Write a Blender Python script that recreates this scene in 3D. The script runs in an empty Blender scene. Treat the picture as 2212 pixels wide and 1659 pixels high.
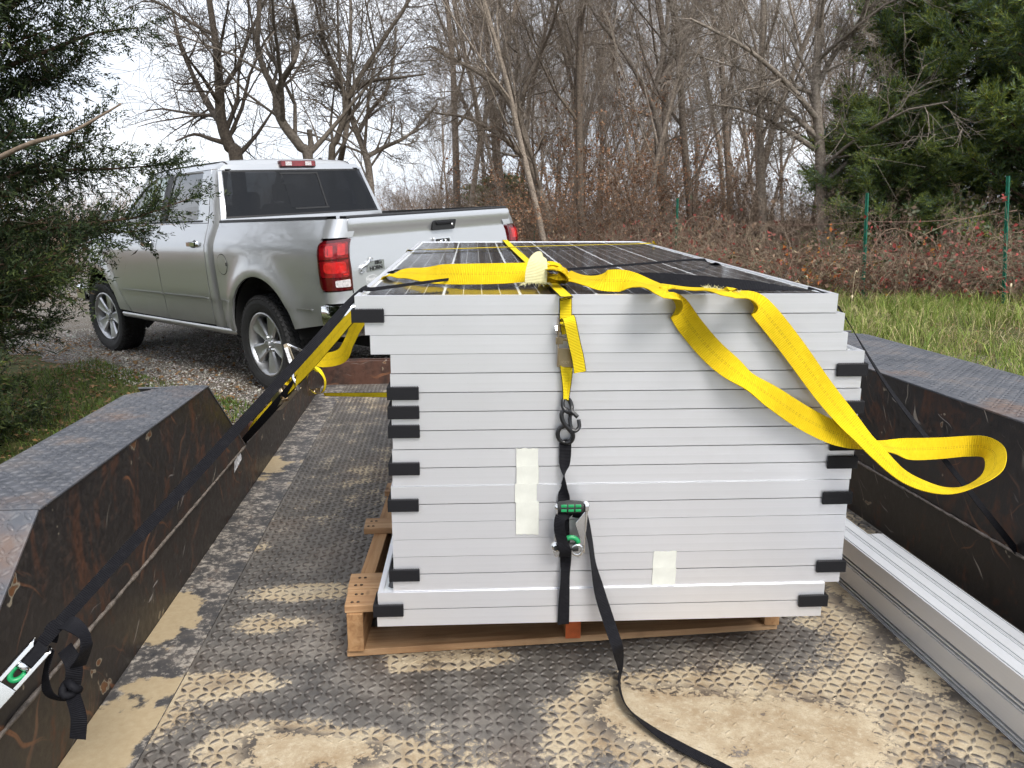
import bpy, bmesh, math, random
import numpy as np
from mathutils import Vector, Matrix, Quaternion
from mathutils.geometry import delaunay_2d_cdt, tessellate_polygon

scene = bpy.context.scene
COL = scene.collection
RNG = random.Random(7)

# ---------------------------------------------------------------- camera
CAM_H = 1.0184            # metres above the trailer deck (deck = z 0)
CAM_PITCH = 0.2091        # looking down
cam_data = bpy.data.cameras.new('camera')
cam_data.sensor_width = 36.0
cam_data.lens = 36.0 * 1680.0 / 2212.0
cam_data.clip_start = 0.05
cam_data.clip_end = 2000.0
cam = bpy.data.objects.new('camera', cam_data)
COL.objects.link(cam)
cam.location = (0, 0, CAM_H)
cam.rotation_euler = (math.pi / 2 - CAM_PITCH, 0, 0)
scene.camera = cam

# ---------------------------------------------------------------- sky, sun, exposure
SUN_EL = math.radians(46)
SUN_AZ = math.radians(152)     # compass direction the sun stands in, clockwise from +Y (behind the viewer)
world = bpy.data.worlds.new('World')
scene.world = world
world.use_nodes = True
wt = world.node_tree
wt.nodes.clear()
w_out = wt.nodes.new('ShaderNodeOutputWorld')
w_bg = wt.nodes.new('ShaderNodeBackground')
w_sky = wt.nodes.new('ShaderNodeTexSky')
w_sky.sky_type = 'NISHITA'
w_sky.sun_disc = False
w_sky.sun_elevation = SUN_EL
w_sky.sun_rotation = SUN_AZ
w_tc = wt.nodes.new('ShaderNodeTexCoord')
w_map = wt.nodes.new('ShaderNodeMapping')
w_map.inputs['Scale'].default_value = (1.0, 1.0, 2.6)
w_noise = wt.nodes.new('ShaderNodeTexNoise')
w_noise.inputs['Scale'].default_value = 2.2
w_noise.inputs['Detail'].default_value = 6.0
w_noise.inputs['Roughness'].default_value = 0.55
w_ramp = wt.nodes.new('ShaderNodeValToRGB')
w_ramp.color_ramp.elements[0].position = 0.32
w_ramp.color_ramp.elements[0].color = (4.7, 5.1, 5.9, 1)
w_ramp.color_ramp.elements[1].position = 0.62
w_ramp.color_ramp.elements[1].color = (7.2, 7.4, 7.8, 1)
w_mix = wt.nodes.new('ShaderNodeMixRGB')
w_mix.inputs['Fac'].default_value = 0.9          # cloud cover over the clear sky
wt.links.new(w_tc.outputs['Generated'], w_map.inputs['Vector'])
wt.links.new(w_map.outputs['Vector'], w_noise.inputs['Vector'])
wt.links.new(w_noise.outputs['Fac'], w_ramp.inputs['Fac'])
wt.links.new(w_sky.outputs['Color'], w_mix.inputs['Color1'])
wt.links.new(w_ramp.outputs['Color'], w_mix.inputs['Color2'])
wt.links.new(w_mix.outputs['Color'], w_bg.inputs['Color'])
w_bg.inputs['Strength'].default_value = 0.10
wt.links.new(w_bg.outputs['Background'], w_out.inputs['Surface'])

sun_data = bpy.data.lights.new('sun', 'SUN')
sun_data.energy = 2.2
sun_data.angle = math.radians(26)
sun_data.color = (1.0, 0.96, 0.9)
sun = bpy.data.objects.new('sun', sun_data)
COL.objects.link(sun)
sun_dir = Vector((math.sin(SUN_AZ) * math.cos(SUN_EL), math.cos(SUN_AZ) * math.cos(SUN_EL), math.sin(SUN_EL)))
sun.rotation_euler = (-sun_dir).to_track_quat('-Z', 'Y').to_euler()
sun.location = (0, 0, 30)

scene.view_settings.view_transform = 'Standard'
scene.view_settings.look = 'None'
scene.view_settings.gamma = 1.0
scene.view_settings.use_curve_mapping = False
scene.view_settings.exposure = 0.95
scene.render.engine = 'CYCLES'
scene.cycles.max_bounces = 4
scene.cycles.diffuse_bounces = 2
scene.cycles.glossy_bounces = 2
scene.cycles.transmission_bounces = 4
scene.cycles.transparent_max_bounces = 8
scene.cycles.use_adaptive_sampling = True
scene.cycles.adaptive_threshold = 0.05
scene.cycles.use_denoising = True
scene.cycles.caustics_reflective = False
scene.cycles.caustics_refractive = False

# ================================================================ helpers
def unlink_name(o):
    return o

def new_empty(name, loc=(0, 0, 0), rotz=0.0, label=None, cat=None, group=None):
    o = bpy.data.objects.new(name, None)
    o.empty_display_size = 0.1
    COL.objects.link(o)
    o.location = loc
    o.rotation_euler = (0, 0, rotz)
    tag(o, label, cat, group)
    return o

def tag(o, label=None, cat=None, group=None, kind=None):
    if label: o['label'] = label
    if cat: o['category'] = cat
    if group: o['group'] = group
    if kind: o['kind'] = kind
    return o

def link_mesh(name, me, mat=None, parent=None):
    o = bpy.data.objects.new(name, me)
    COL.objects.link(o)
    if mat is not None and not me.materials:
        me.materials.append(mat)
    if parent is not None:
        o.parent = parent
    return o

def np_mesh(name, verts, faces, smooth=False):
    """verts (n,3) array, faces (m,k) array of one size - fast path"""
    verts = np.asarray(verts, dtype=np.float32)
    faces = np.asarray(faces, dtype=np.int32)
    me = bpy.data.meshes.new(name)
    m, k = faces.shape
    me.vertices.add(len(verts)); me.vertices.foreach_set('co', verts.ravel())
    me.loops.add(m * k); me.loops.foreach_set('vertex_index', faces.ravel())
    me.polygons.add(m)
    me.polygons.foreach_set('loop_start', np.arange(0, m * k, k, dtype=np.int32))
    me.polygons.foreach_set('loop_total', np.full(m, k, dtype=np.int32))
    if smooth:
        me.polygons.foreach_set('use_smooth', np.ones(m, dtype=bool))
    me.update(calc_edges=True)
    return me

class MB:
    """collects shapes; build() links them as one mesh object"""
    def __init__(self):
        self.v = []; self.f = []; self.uv = None
    def add(self, verts, faces):
        b = len(self.v)
        self.v.extend([tuple(p) for p in verts])
        self.f.extend([tuple(b + i for i in f) for f in faces])
        return self
    def box(self, c, s, M=None):
        hx, hy, hz = s[0] / 2, s[1] / 2, s[2] / 2
        vs = [Vector((x * hx, y * hy, z * hz)) for z in (-1, 1) for y in (-1, 1) for x in (-1, 1)]
        if M is not None: vs = [M @ p for p in vs]
        vs = [p + Vector(c) for p in vs]
        return self.add(vs, [(0, 2, 3, 1), (4, 5, 7, 6), (0, 1, 5, 4), (2, 6, 7, 3), (0, 4, 6, 2), (1, 3, 7, 5)])
    def bbox(self, x0, x1, y0, y1, z0, z1):
        return self.box(((x0 + x1) / 2, (y0 + y1) / 2, (z0 + z1) / 2), (x1 - x0, y1 - y0, z1 - z0))
    def prism(self, poly, a, b, axis='x'):
        """poly: list of 2D points, extruded along axis from a to b. x:(y,z) y:(x,z) z:(x,y)"""
        n = len(poly)
        def mk(p, t):
            return {'x': (t, p[0], p[1]), 'y': (p[0], t, p[1]), 'z': (p[0], p[1], t)}[axis]
        vs = [mk(p, a) for p in poly] + [mk(p, b) for p in poly]
        fs = [(i, (i + 1) % n, (i + 1) % n + n, i + n) for i in range(n)]
        fs.append(tuple(range(n - 1, -1, -1))); fs.append(tuple(range(n, 2 * n)))
        return self.add(vs, fs)
    def tube(self, pts, rad, n=8, cap=True, closed=False):
        pts = [Vector(p) for p in pts]
        m = len(pts)
        if not hasattr(rad, '__len__'): rad = [rad] * m
        vs = []; prev = None
        for i, p in enumerate(pts):
            if closed: t = pts[(i + 1) % m] - pts[i - 1]
            else: t = pts[min(i + 1, m - 1)] - pts[max(i - 1, 0)]
            if t.length < 1e-9: t = Vector((0, 0, 1))
            t.normalize()
            if prev is None:
                a = Vector((0, 0, 1)) if abs(t.z) < 0.9 else Vector((1, 0, 0))
                u = a.cross(t).normalized()
            else:
                u = (prev - t * prev.dot(t))
                u = u.normalized() if u.length > 1e-6 else Vector((1, 0, 0))
            prev = u
            w = t.cross(u)
            for k in range(n):
                an = 2 * math.pi * k / n
                vs.append(p + (u * math.cos(an) + w * math.sin(an)) * rad[i])
        fs = []
        for i in range(m if closed else m - 1):
            j = (i + 1) % m
            for k in range(n):
                fs.append((i * n + k, i * n + (k + 1) % n, j * n + (k + 1) % n, j * n + k))
        if cap and not closed:
            fs.append(tuple(range(n - 1, -1, -1))); fs.append(tuple((m - 1) * n + k for k in range(n)))
        return self.add(vs, fs)
    def lathe(self, prof, n=32, M=None, axis='x', closed=False):
        """prof: list of (r, h); spun about axis"""
        vs = []
        for k in range(n):
            a = 2 * math.pi * k / n
            c, s = math.cos(a), math.sin(a)
            for r, h in prof:
                p = {'x': (h, r * c, r * s), 'y': (r * c, h, r * s), 'z': (r * c, r * s, h)}[axis]
                p = Vector(p)
                vs.append(M @ p if M is not None else p)
        m = len(prof); fs = []
        for k in range(n):
            k2 = (k + 1) % n
            for i in range(m if closed else m - 1):
                j = (i + 1) % m
                fs.append((k * m + i, k * m + j, k2 * m + j, k2 * m + i))
        return self.add(vs, fs)
    def mesh(self, name, smooth=False, sharp=None):
        me = bpy.data.meshes.new(name)
        me.from_pydata([tuple(p) for p in self.v], [], self.f)
        if smooth:
            for p in me.polygons: p.use_smooth = True
        me.update()
        bm = bmesh.new(); bm.from_mesh(me)
        bmesh.ops.recalc_face_normals(bm, faces=bm.faces)
        bm.to_mesh(me); bm.free()
        if smooth and sharp is not None:
            me.set_sharp_from_angle(angle=math.radians(sharp))
        return me
    def build(self, name, mat=None, parent=None, smooth=False, sharp=None, bevel=0.0, seg=2):
        o = link_mesh(name, self.mesh(name, smooth, sharp), mat, parent)
        if bevel > 0:
            md = o.modifiers.new('bevel', 'BEVEL'); md.width = bevel; md.segments = seg
            md.limit_method = 'ANGLE'; md.angle_limit = math.radians(35)
        return o

def catmull(P, per=8, closed=False):
    P = [np.array(p, float) for p in P]
    n = len(P); out = []
    rng = range(n) if closed else range(n - 1)
    for i in rng:
        p0 = P[(i - 1) % n] if closed or i > 0 else 2 * P[0] - P[1]
        p1 = P[i]; p2 = P[(i + 1) % n]
        p3 = P[(i + 2) % n] if closed or i + 2 < n else 2 * P[-1] - P[-2]
        for k in range(per):
            t = k / per
            out.append(0.5 * (2 * p1 + (p2 - p0) * t + (2 * p0 - 5 * p1 + 4 * p2 - p3) * t * t + (3 * p1 - p0 - 3 * p2 + p3) * t ** 3))
    if not closed: out.append(P[-1])
    return out

# camera geometry, used to work out where things stand (x, y in a 2212 x 1659 picture, plus a real plane)
_F = 1680.0
def ray(x, y):
    dx, dy = (x - 1106.0) / _F, -(y - 829.5) / _F
    c, s = math.cos(CAM_PITCH), math.sin(CAM_PITCH)
    return Vector((dx, c + dy * s, -s + dy * c))
def at_depth(x, y, Y):
    v = ray(x, y); return Vector((0, 0, CAM_H)) + v * (Y / v.y)
def at_plane(x, y, P0, N):
    v = ray(x, y); O = Vector((0, 0, CAM_H)); N = Vector(N)
    return O + v * ((Vector(P0) - O).dot(N) / v.dot(N))

# ================================================================ materials
class NT:
    def __init__(self, name):
        self.m = bpy.data.materials.new(name); self.m.use_nodes = True
        self.t = self.m.node_tree
        self.b = self.t.nodes['Principled BSDF']
        self.out = self.t.nodes['Material Output']
    def n(self, kind, **kw):
        nd = self.t.nodes.new('ShaderNode' + kind)
        for k, v in kw.items():
            if k.startswith('_'): setattr(nd, k[1:], v)
            else: self.set(nd.inputs[k], v)
        return nd
    def set(self, sock, v):
        if isinstance(v, bpy.types.NodeSocket): self.t.links.new(v, sock)
        elif isinstance(v, bpy.types.Node): self.t.links.new(v.outputs[0], sock)
        else:
            if hasattr(sock.default_value, '__len__') and hasattr(v, '__len__') and len(v) == 3 and len(sock.default_value) == 4:
                v = (*v, 1)
            sock.default_value = v
    def p(self, **kw):
        for k, v in kw.items(): self.set(self.b.inputs[k.replace('_', ' ')], v)
        return self
    def coord(self, out='Object', scale=None):
        tc = self.n('TexCoord')
        if scale is None: return tc.outputs[out]
        mp = self.n('Mapping'); self.set(mp.inputs['Vector'], tc.outputs[out])
        mp.inputs['Scale'].default_value = scale if hasattr(scale, '__len__') else (scale,) * 3
        return mp.outputs[0]
    def noise(self, vec, scale, detail=4, rough=0.55, dist=0.0):
        nd = self.n('TexNoise', Scale=scale, Detail=detail, Roughness=rough, Distortion=dist)
        self.set(nd.inputs['Vector'], vec); return nd.outputs['Fac']
    def ramp(self, fac, stops, interp='LINEAR'):
        r = self.n('ValToRGB'); self.set(r.inputs['Fac'], fac)
        cr = r.color_ramp; cr.interpolation = interp
        while len(cr.elements) < len(stops): cr.elements.new(0.5)
        for e, (pos, c) in zip(cr.elements, stops):
            e.position = pos
            e.color = (c, c, c, 1) if not hasattr(c, '__len__') else (*c[:3], 1)
        return r.outputs[0]
    def mix(self, fac, a, b, mode='MIX'):
        nd = self.n('MixRGB', _blend_type=mode)
        self.set(nd.inputs['Fac'], fac); self.set(nd.inputs['Color1'], a); self.set(nd.inputs['Color2'], b)
        return nd.outputs[0]
    def math(self, op, a, b=0.0, clamp=False):
        nd = self.n('Math', _operation=op, _use_clamp=clamp)
        self.set(nd.inputs[0], a); self.set(nd.inputs[1], b); return nd.outputs[0]
    def bump(self, h, strength=0.3, dist=0.01):
        nd = self.n('Bump', Strength=strength, Distance=dist); self.set(nd.inputs['Height'], h)
        self.set(self.b.inputs['Normal'], nd.outputs[0]); return self
    def sep(self, vec):
        s = self.n('SeparateXYZ'); self.set(s.inputs[0], vec); return s.outputs

def plain(name, col, rough=0.5, metal=0.0, var=0.0, vs=30.0, bump=0.0, bs=200.0, **kw):
    t = NT(name)
    c = t.coord()
    if var > 0:
        nz = t.noise(c, vs, 5)
        t.p(Base_Color=t.ramp(nz, [(0.3, tuple(x * (1 - var) for x in col)), (0.7, tuple(min(1, x * (1 + var)) for x in col))]))
    else:
        t.p(Base_Color=col)
    t.p(Roughness=rough, Metallic=metal, **kw)
    if bump > 0: t.bump(t.noise(c, bs, 3), bump, 0.004)
    return t.m

# ================================================================ ground
_TM = Matrix.Rotation(0.808, 3, 'Z') @ Matrix.Rotation(-0.0183, 3, 'X') @ Matrix.Rotation(-0.0538, 3, 'Y')
_TN = _TM @ Vector((0, 0, 1)); _TP = (-1.3421, 7.0593, -0.3483)
def smin(a, b, k=0.12):
    h = np.clip(0.5 + 0.5 * (b - a) / k, 0, 1)
    return b * (1 - h) + a * h - k * h * (1 - h)
def ground_z(x, y):
    """the drive slopes gently up to the right; the bank levels off at the fence and the wood"""
    x = np.asarray(x, float); y = np.asarray(y, float)
    pl = _TP[2] - (_TN.x * (x - _TP[0]) + _TN.y * (y - _TP[1])) / _TN.z
    z = smin(pl, -0.10 + 0.0 * x)
    z = -smin(-z, 0.75 + 0.0 * x)
    return z
def gz(x, y): return float(ground_z(x, y))
_c, _s = math.cos(0.808), math.sin(0.808)
def tk_local(x, y):
    dx, dy = x - _TP[0], y - _TP[1]
    return dx * _c + dy * _s, -dx * _s + dy * _c
def tk_world(a, b): return _TP[0] + a * _c - b * _s, _TP[1] + a * _s + b * _c

def grid_axis(lo, hi, fine_lo, fine_hi, fine, grow=1.25):
    a = list(np.arange(fine_lo, fine_hi + 1e-6, fine)); st = fine
    while a[-1] < hi: st *= grow; a.append(a[-1] + st)
    st = fine
    while a[0] > lo: st *= grow; a.insert(0, a[0] - st)
    return np.array(a)
gx_ = grid_axis(-400, 400, -9, 12, 0.3); gy_ = grid_axis(-60, 600, -3, 18, 0.3)
GXX, GYY = np.meshgrid(gx_, gy_)
_rs = np.random.RandomState(5)
GZZ = ground_z(GXX, GYY)
def grid_mesh(name, X, Y, Z):
    h, w = X.shape
    V = np.stack([X.ravel(), Y.ravel(), Z.ravel()], 1)
    idx = np.arange(h * w).reshape(h, w)
    F = np.stack([idx[:-1, :-1].ravel(), idx[:-1, 1:].ravel(), idx[1:, 1:].ravel(), idx[1:, :-1].ravel()], 1)
    return np_mesh(name, V, F, True)
def make_ground_mat():
    t = NT('turf_and_leaf_litter'); o = t.coord()
    a = t.noise(o, 0.9, 5, 0.6); b = t.noise(o, 7, 6, 0.7); c0 = t.noise(o, 45, 5, 0.7); s = t.sep(o)
    turf = t.ramp(b, [(0.3, (0.040, 0.050, 0.016)), (0.55, (0.085, 0.095, 0.030)), (0.75, (0.16, 0.14, 0.06))])
    lit = t.ramp(c0, [(0.3, (0.055, 0.034, 0.020)), (0.55, (0.13, 0.082, 0.048)), (0.75, (0.24, 0.165, 0.10))])
    wood = t.ramp(t.math('ADD', t.math('MULTIPLY', s[1], 0.06), t.math('MULTIPLY', a, 0.3)), [(0.88, 0.0), (1.0, 1.0)])
    t.p(Base_Color=t.mix(wood, turf, lit), Roughness=0.95, Specular_IOR_Level=0.2)
    t.bump(t.math('ADD', b, c0), 0.7, 0.03)
    return t.m
tag(link_mesh('ground', grid_mesh('ground', GXX, GYY, GZZ), make_ground_mat()), kind='structure')

# gravel drive under the truck, in a strip along its axis
def drive_edge(b): return -1.55 + 0.16 * math.sin(b * 1.1) + 0.09 * math.sin(b * 3.3 + 1) + 0.05 * math.sin(b * 8.1)
aa = np.linspace(0, 1, 40); bb = np.linspace(-9, 26, 180)
GA = np.zeros((len(bb), len(aa))); GB = np.zeros_like(GA)
for i, b in enumerate(bb):
    e0 = drive_edge(b); GA[i] = e0 + (3.4 + 0.1 * math.sin(b * 2.0) - e0) * aa; GB[i] = b
GX2 = _TP[0] + GA * _c - GB * _s; GY2 = _TP[1] + GA * _s + GB * _c
GZ2 = ground_z(GX2, GY2) + 0.006 + 0.012 * np.sin(np.pi * np.clip(aa, 0, 1))[None, :] * 0.3
def make_gravel_mat():
    t = NT('crushed_limestone'); o = t.coord()
    v = t.n('TexVoronoi', Scale=58.0); t.set(v.inputs['Vector'], o)
    a = t.noise(o, 1.6, 5, 0.65); f = t.noise(o, 120, 3, 0.6)
    st = t.ramp(t.sep(v.outputs['Color'])[0], [(0.0, (0.24, 0.225, 0.20)), (0.5, (0.36, 0.34, 0.305)), (1.0, (0.48, 0.455, 0.415))])
    st = t.mix(t.ramp(v.outputs['Distance'], [(0.25, 0.0), (0.6, 0.8)]), st, (0.06, 0.05, 0.04))
    dirt = t.mix(f, (0.085, 0.062, 0.042), (0.17, 0.13, 0.09))
    t.p(Base_Color=t.mix(t.ramp(a, [(0.42, 0.05), (0.66, 0.75)]), st, dirt), Roughness=0.95, Specular_IOR_Level=0.2)
    t.bump(t.math('SUBTRACT', 1.0, v.outputs['Distance']), 0.9, 0.02)
    return t.m
M_GRAVEL = make_gravel_mat()
tag(link_mesh('gravel_drive', grid_mesh('gravel_drive', GX2, GY2, GZ2), M_GRAVEL), kind='structure')
# drive under the trailer; unseen stretch behind the viewer added for brighter bounce
YX, YY = np.meshgrid(np.linspace(-2.2, 4.6, 30), np.linspace(-30, 3.6, 90))
YX = YX + 0.12 * np.sin(YY * 1.7) + 0.0
tag(link_mesh('gravel_yard', grid_mesh('gravel_yard', YX - 0.0933 * (YY - 3.6) * 0.4, YY, ground_z(YX, YY) + 0.012), M_GRAVEL), kind='structure')
# pale stony track beyond the fence
bx = np.linspace(2.6, 16, 60); tv = np.linspace(0, 1, 8)
TX, TT = np.meshgrid(bx, tv)
TY = 14.6 + 0.12 * (TX - 4) + TT * (2.4 + 0.2 * np.sin(TX * 2)) + 0.15 * np.sin(TX * 3.1)
tag(link_mesh('stony_track', grid_mesh('stony_track', TX, TY, ground_z(TX, TY) + 0.01), plain('pale_stone', (0.52, 0.50, 0.47), 0.9, var=0.25, vs=9, bump=0.6, bs=30)), kind='structure')

# loose stones on the visible part of the drive
def add_color(me, cols_per_face, k):
    ca = me.color_attributes.new('col', 'FLOAT_COLOR', 'CORNER')
    c = np.repeat(np.asarray(cols_per_face, np.float32), k, axis=0)
    ca.data.foreach_set('color', np.concatenate([c, np.ones((len(c), 1), np.float32)], 1).ravel())
def vcol_mat(name, rough=0.8, transl=0.0, gain=1.0, spec=0.3, nz=0.0):
    t = NT(name); a = t.n('Attribute', _attribute_name='col')
    col = a.outputs['Color']
    if nz > 0:
        o = t.coord(); col = t.mix(t.ramp(t.noise(o, 25, 4), [(0.35, nz), (0.65, 0.0)]), col, t.mix(1.0, col, (0.45, 0.42, 0.4), 'MULTIPLY'))
    t.p(Base_Color=col, Roughness=rough, Specular_IOR_Level=spec)
    if transl > 0:
        tr = t.n('BsdfTranslucent'); t.set(tr.inputs['Color'], col); mx = t.n('MixShader', Fac=transl)
        t.set(mx.inputs[1], t.b.outputs[0]); t.set(mx.inputs[2], tr.outputs[0]); t.t.links.new(mx.outputs[0], t.out.inputs['Surface'])
    return t.m
rs = np.random.RandomState(11)
octv = np.array([(1, 0, 0), (-1, 0, 0), (0, 1, 0), (0, -1, 0), (0, 0, 1), (0, 0, -1)], float)
octf = np.array([(0, 2, 4), (2, 1, 4), (1, 3, 4), (3, 0, 4), (2, 0, 5), (1, 2, 5), (3, 1, 5), (0, 3, 5)])
N = 16000
A = -1.5 + rs.rand(N) ** 1.4 * 3.6; B = -2.6 + rs.rand(N) * 8.5
A += rs.normal(0, 0.08, N)
SXx = _TP[0] + A * _c - B * _s; SYy = _TP[1] + A * _s + B * _c
sz = np.clip(rs.lognormal(math.log(0.0088), 0.35, N), 0.004, 0.024)
SV = octv[None] * (sz[:, None, None] * rs.uniform(0.6, 1.35, (N, 6, 1)))
ang = rs.rand(N) * 6.283; ca, sa = np.cos(ang), np.sin(ang)
X_ = SV[:, :, 0] * ca[:, None] - SV[:, :, 1] * sa[:, None]; Y_ = SV[:, :, 0] * sa[:, None] + SV[:, :, 1] * ca[:, None]
SV = np.stack([X_ + SXx[:, None], Y_ + SYy[:, None], SV[:, :, 2] * 0.7 + (ground_z(SXx, SYy) + 0.008 + sz * 0.25)[:, None]], 2)
me = np_mesh('loose_gravel', SV.reshape(-1, 3), (octf[None] + (np.arange(N) * 6)[:, None, None]).reshape(-1, 3))
g = rs.uniform(0.27, 0.52, (N, 1)) * np.array([[1.0, 0.95, 0.88]]) * rs.uniform(0.94, 1.06, (N, 3))
add_color(me, np.repeat(g, 8, axis=0), 3)
tag(link_mesh('loose_gravel', me, vcol_mat('gravel_stone', 0.9)), 'loose grey crushed stone strewn over the drive beside the truck', 'gravel', kind='stuff')

# ================================================================ trailer
TR_YAW = 0.0933
XL, XR = -0.736, 1.4495           # inner faces of the two side rails
YF, YB = 4.86, -0.6               # front rail, rear end
trailer = new_empty('flatbed_trailer', (0, 0, 0), TR_YAW,
                    'low flatbed trailer with rusty diamond plate deck, side rails and black fenders', 'trailer')
def tr2w(x, y, z):
    c, s = math.cos(TR_YAW), math.sin(TR_YAW)
    return Vector((x * c - y * s, x * s + y * c, z))

MUD = [(0.57, 1.37, 0.24, 0.17, 1.05), (0.38, 1.44, 0.13, 0.10, .75), (0.80, 1.34, .10, .10, .6), (1.10, 1.50, .15, .26, 1.0),
         (1.17, 1.92, .14, .16, .8), (1.25, 2.6, .2, .5, .9), (-.06, 1.665, .075, .04, .95), (.08, 1.67, .08, .04, .95), (-.15, 1.78, .07, .05, .4), (-.36, 1.43, .10, .05, .6), (-.20, 1.36, .13, .05, .7), (-.38, 2.05, .15, .055, .8),
         (-.46, 1.875, .10, .05, .7), (-.50, 1.62, .13, .05, .85), (-.33, 1.33, .13, .10, .8), (-.05, 1.29, .18, .09, .5), (-.68, 1.44, .07, .13, 1.0),
         (-.70, 1.93, .05, .13, .9), (-.71, 3.2, .04, .12, .7), (-.55, 1.50, .07, .04, .5), (.70, 1.24, .14, .06, .5), (-.1, 1.5, .06, .05, .3), (-.6, 2.35, .06, .04, .45), (-.33, 2.7, .30, .5, .26), (-.30, 3.6, .45, .7, .30), (-.2, 4.5, .5, .4, .34), (.9, 2.6, .3, .8, .3)]
def mud_at(x, y):
    """how much dried mud lies at a place on the deck"""
    acc = np.zeros_like(x)
    for (cx, cy, rx, ry, a) in MUD: acc += a * np.exp(-0.7 * (((x - cx) / rx) ** 2 + ((y - cy) / ry) ** 2))
    return acc
def store_mud(me):
    n = len(me.vertices); co = np.empty(n * 3, np.float32); me.vertices.foreach_get('co', co); co = co.reshape(-1, 3)
    at = me.attributes.new('mud', 'FLOAT', 'POINT'); at.data.foreach_set('value', mud_at(co[:, 0].astype(float), co[:, 1].astype(float)).astype(np.float32))
def dirt_blobs(t, obj):
    return t.n('Attribute', _attribute_name='mud').outputs['Fac']

def make_deck_mat():
    t = NT('deck_steel'); o = t.coord()
    s = t.sep(o)
    big = t.noise(o, 2.2, 3, 0.6); mid = t.noise(o, 11, 4, 0.65); fine = t.noise(o, 90, 3, 0.7); vf = t.noise(o, 380, 1, 0.6)
    steel = t.ramp(big, [(0.3, (0.075, 0.073, 0.074)), (0.5, (0.105, 0.096, 0.088)), (0.68, (0.135, 0.098, 0.076))])
    steel = t.mix(t.ramp(mid, [(0.42, 0.0), (0.7, 0.55)]), steel, (0.125, 0.125, 0.128))
    steel = t.mix(t.ramp(fine, [(0.45, 0.0), (0.72, 0.7)]), steel, (0.06, 0.053, 0.048))
    steel = t.mix(t.ramp(s[2], [(0.0018, 0.0), (0.003, 0.55)]), steel, (0.085, 0.068, 0.058))
    # thin film of dust lying between the lugs
    low = t.ramp(s[2], [(0.0006, 1.0), (0.0021, 0.0)])
    film = t.math('MULTIPLY', low, t.ramp(t.math('ADD', t.math('MULTIPLY', mid, 0.6), t.math('MULTIPLY', fine, 0.5)), [(0.38, 0.10), (0.64, 0.95)]))
    film = t.math('MULTIPLY', film, t.ramp(t.math('ADD', t.math('MULTIPLY', big, 0.75), t.math('MULTIPLY', mid, 0.25)), [(0.37, 0.15), (0.62, 0.80)]))
    film = t.math('MAXIMUM', film, t.math('MULTIPLY', low, t.math('MULTIPLY', dirt_blobs(t, o), t.ramp(mid, [(0.35, 0.5), (0.6, 1.5)])), True))
    dust = t.mix(vf, (0.20, 0.18, 0.155), (0.36, 0.325, 0.28))
    c = t.mix(film, steel, dust)
    # dried mud patches; lugs worn clean
    blob = dirt_blobs(t, o)
    m = t.math('ADD', blob, t.math('ADD', t.math('MULTIPLY', t.math('SUBTRACT', mid, 0.5), 1.1), t.math('MULTIPLY', t.math('SUBTRACT', fine, 0.5), 0.9)))
    m = t.math('ADD', m, t.math('MULTIPLY', t.math('SUBTRACT', big, 0.5), 0.5))
    mask = t.ramp(m, [(0.42, 0.0), (0.47, 0.6), (0.55, 1.0)])
    lugm = t.math('ADD', t.ramp(s[2], [(0.0014, 1.0), (0.0026, 0.0)]), t.ramp(m, [(0.95, 0.0), (1.15, 1.0)]), True)
    mask = t.math('MULTIPLY', mask, lugm)
    mud = t.mix(t.ramp(mid, [(0.35, 0.0), (0.65, 1.0)]), (0.30, 0.215, 0.125), (0.47, 0.39, 0.27))
    mud = t.mix(t.ramp(fine, [(0.5, 0.0), (0.75, 0.6)]), mud, (0.56, 0.49, 0.37))
    mud = t.mix(t.ramp(vf, [(0.3, 0.35), (0.5, 0.0)]), mud, (0.2, 0.15, 0.09))
    c = t.mix(mask, c, mud)
    # oily dark stains
    st = t.ramp(t.noise(o, 3.1, 3, 0.5, 0.6), [(0.62, 0.0), (0.74, 0.6)])
    c = t.mix(t.math('MULTIPLY', st, t.math('SUBTRACT', 1.0, mask)), c, (0.045, 0.038, 0.033))
    t.p(Base_Color=c, Metallic=t.math('MULTIPLY', t.math('SUBTRACT', 1.0, t.math('MAXIMUM', mask, film)), 0.55))
    rough = t.math('ADD', t.math('MULTIPLY', t.math('MAXIMUM', mask, film), 0.42), t.math('ADD', 0.33, t.math('MULTIPLY', fine, 0.3)))
    t.p(Roughness=rough)
    t.bump(fine, 0.35, 0.003)
    return t.m
M_DECK = make_deck_mat()

def make_fender_plate_mat():
    t = NT('fender_tread'); o = t.coord()
    a = t.noise(o, 6, 6, 0.65); b = t.noise(o, 60, 5, 0.7); c0 = t.noise(o, 2.0, 3)
    c = t.ramp(a, [(0.3, (0.05, 0.055, 0.066)), (0.52, (0.10, 0.105, 0.12)), (0.7, (0.155, 0.14, 0.135))])
    c = t.mix(t.ramp(t.math('ADD', t.math('MULTIPLY', c0, .6), t.math('MULTIPLY', a, .4)), [(0.53, 0.0), (0.63, 0.65)]), c, (0.15, 0.09, 0.062))
    c = t.mix(t.ramp(b, [(0.5, 0.0), (0.72, 0.5)]), c, (0.22, 0.215, 0.215))
    t.p(Base_Color=c, Metallic=0.25, Roughness=t.ramp(b, [(0.3, 0.45), (0.7, 0.7)]))
    t.bump(b, 0.3, 0.002)
    return t.m
M_FTREAD = make_fender_plate_mat()

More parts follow.
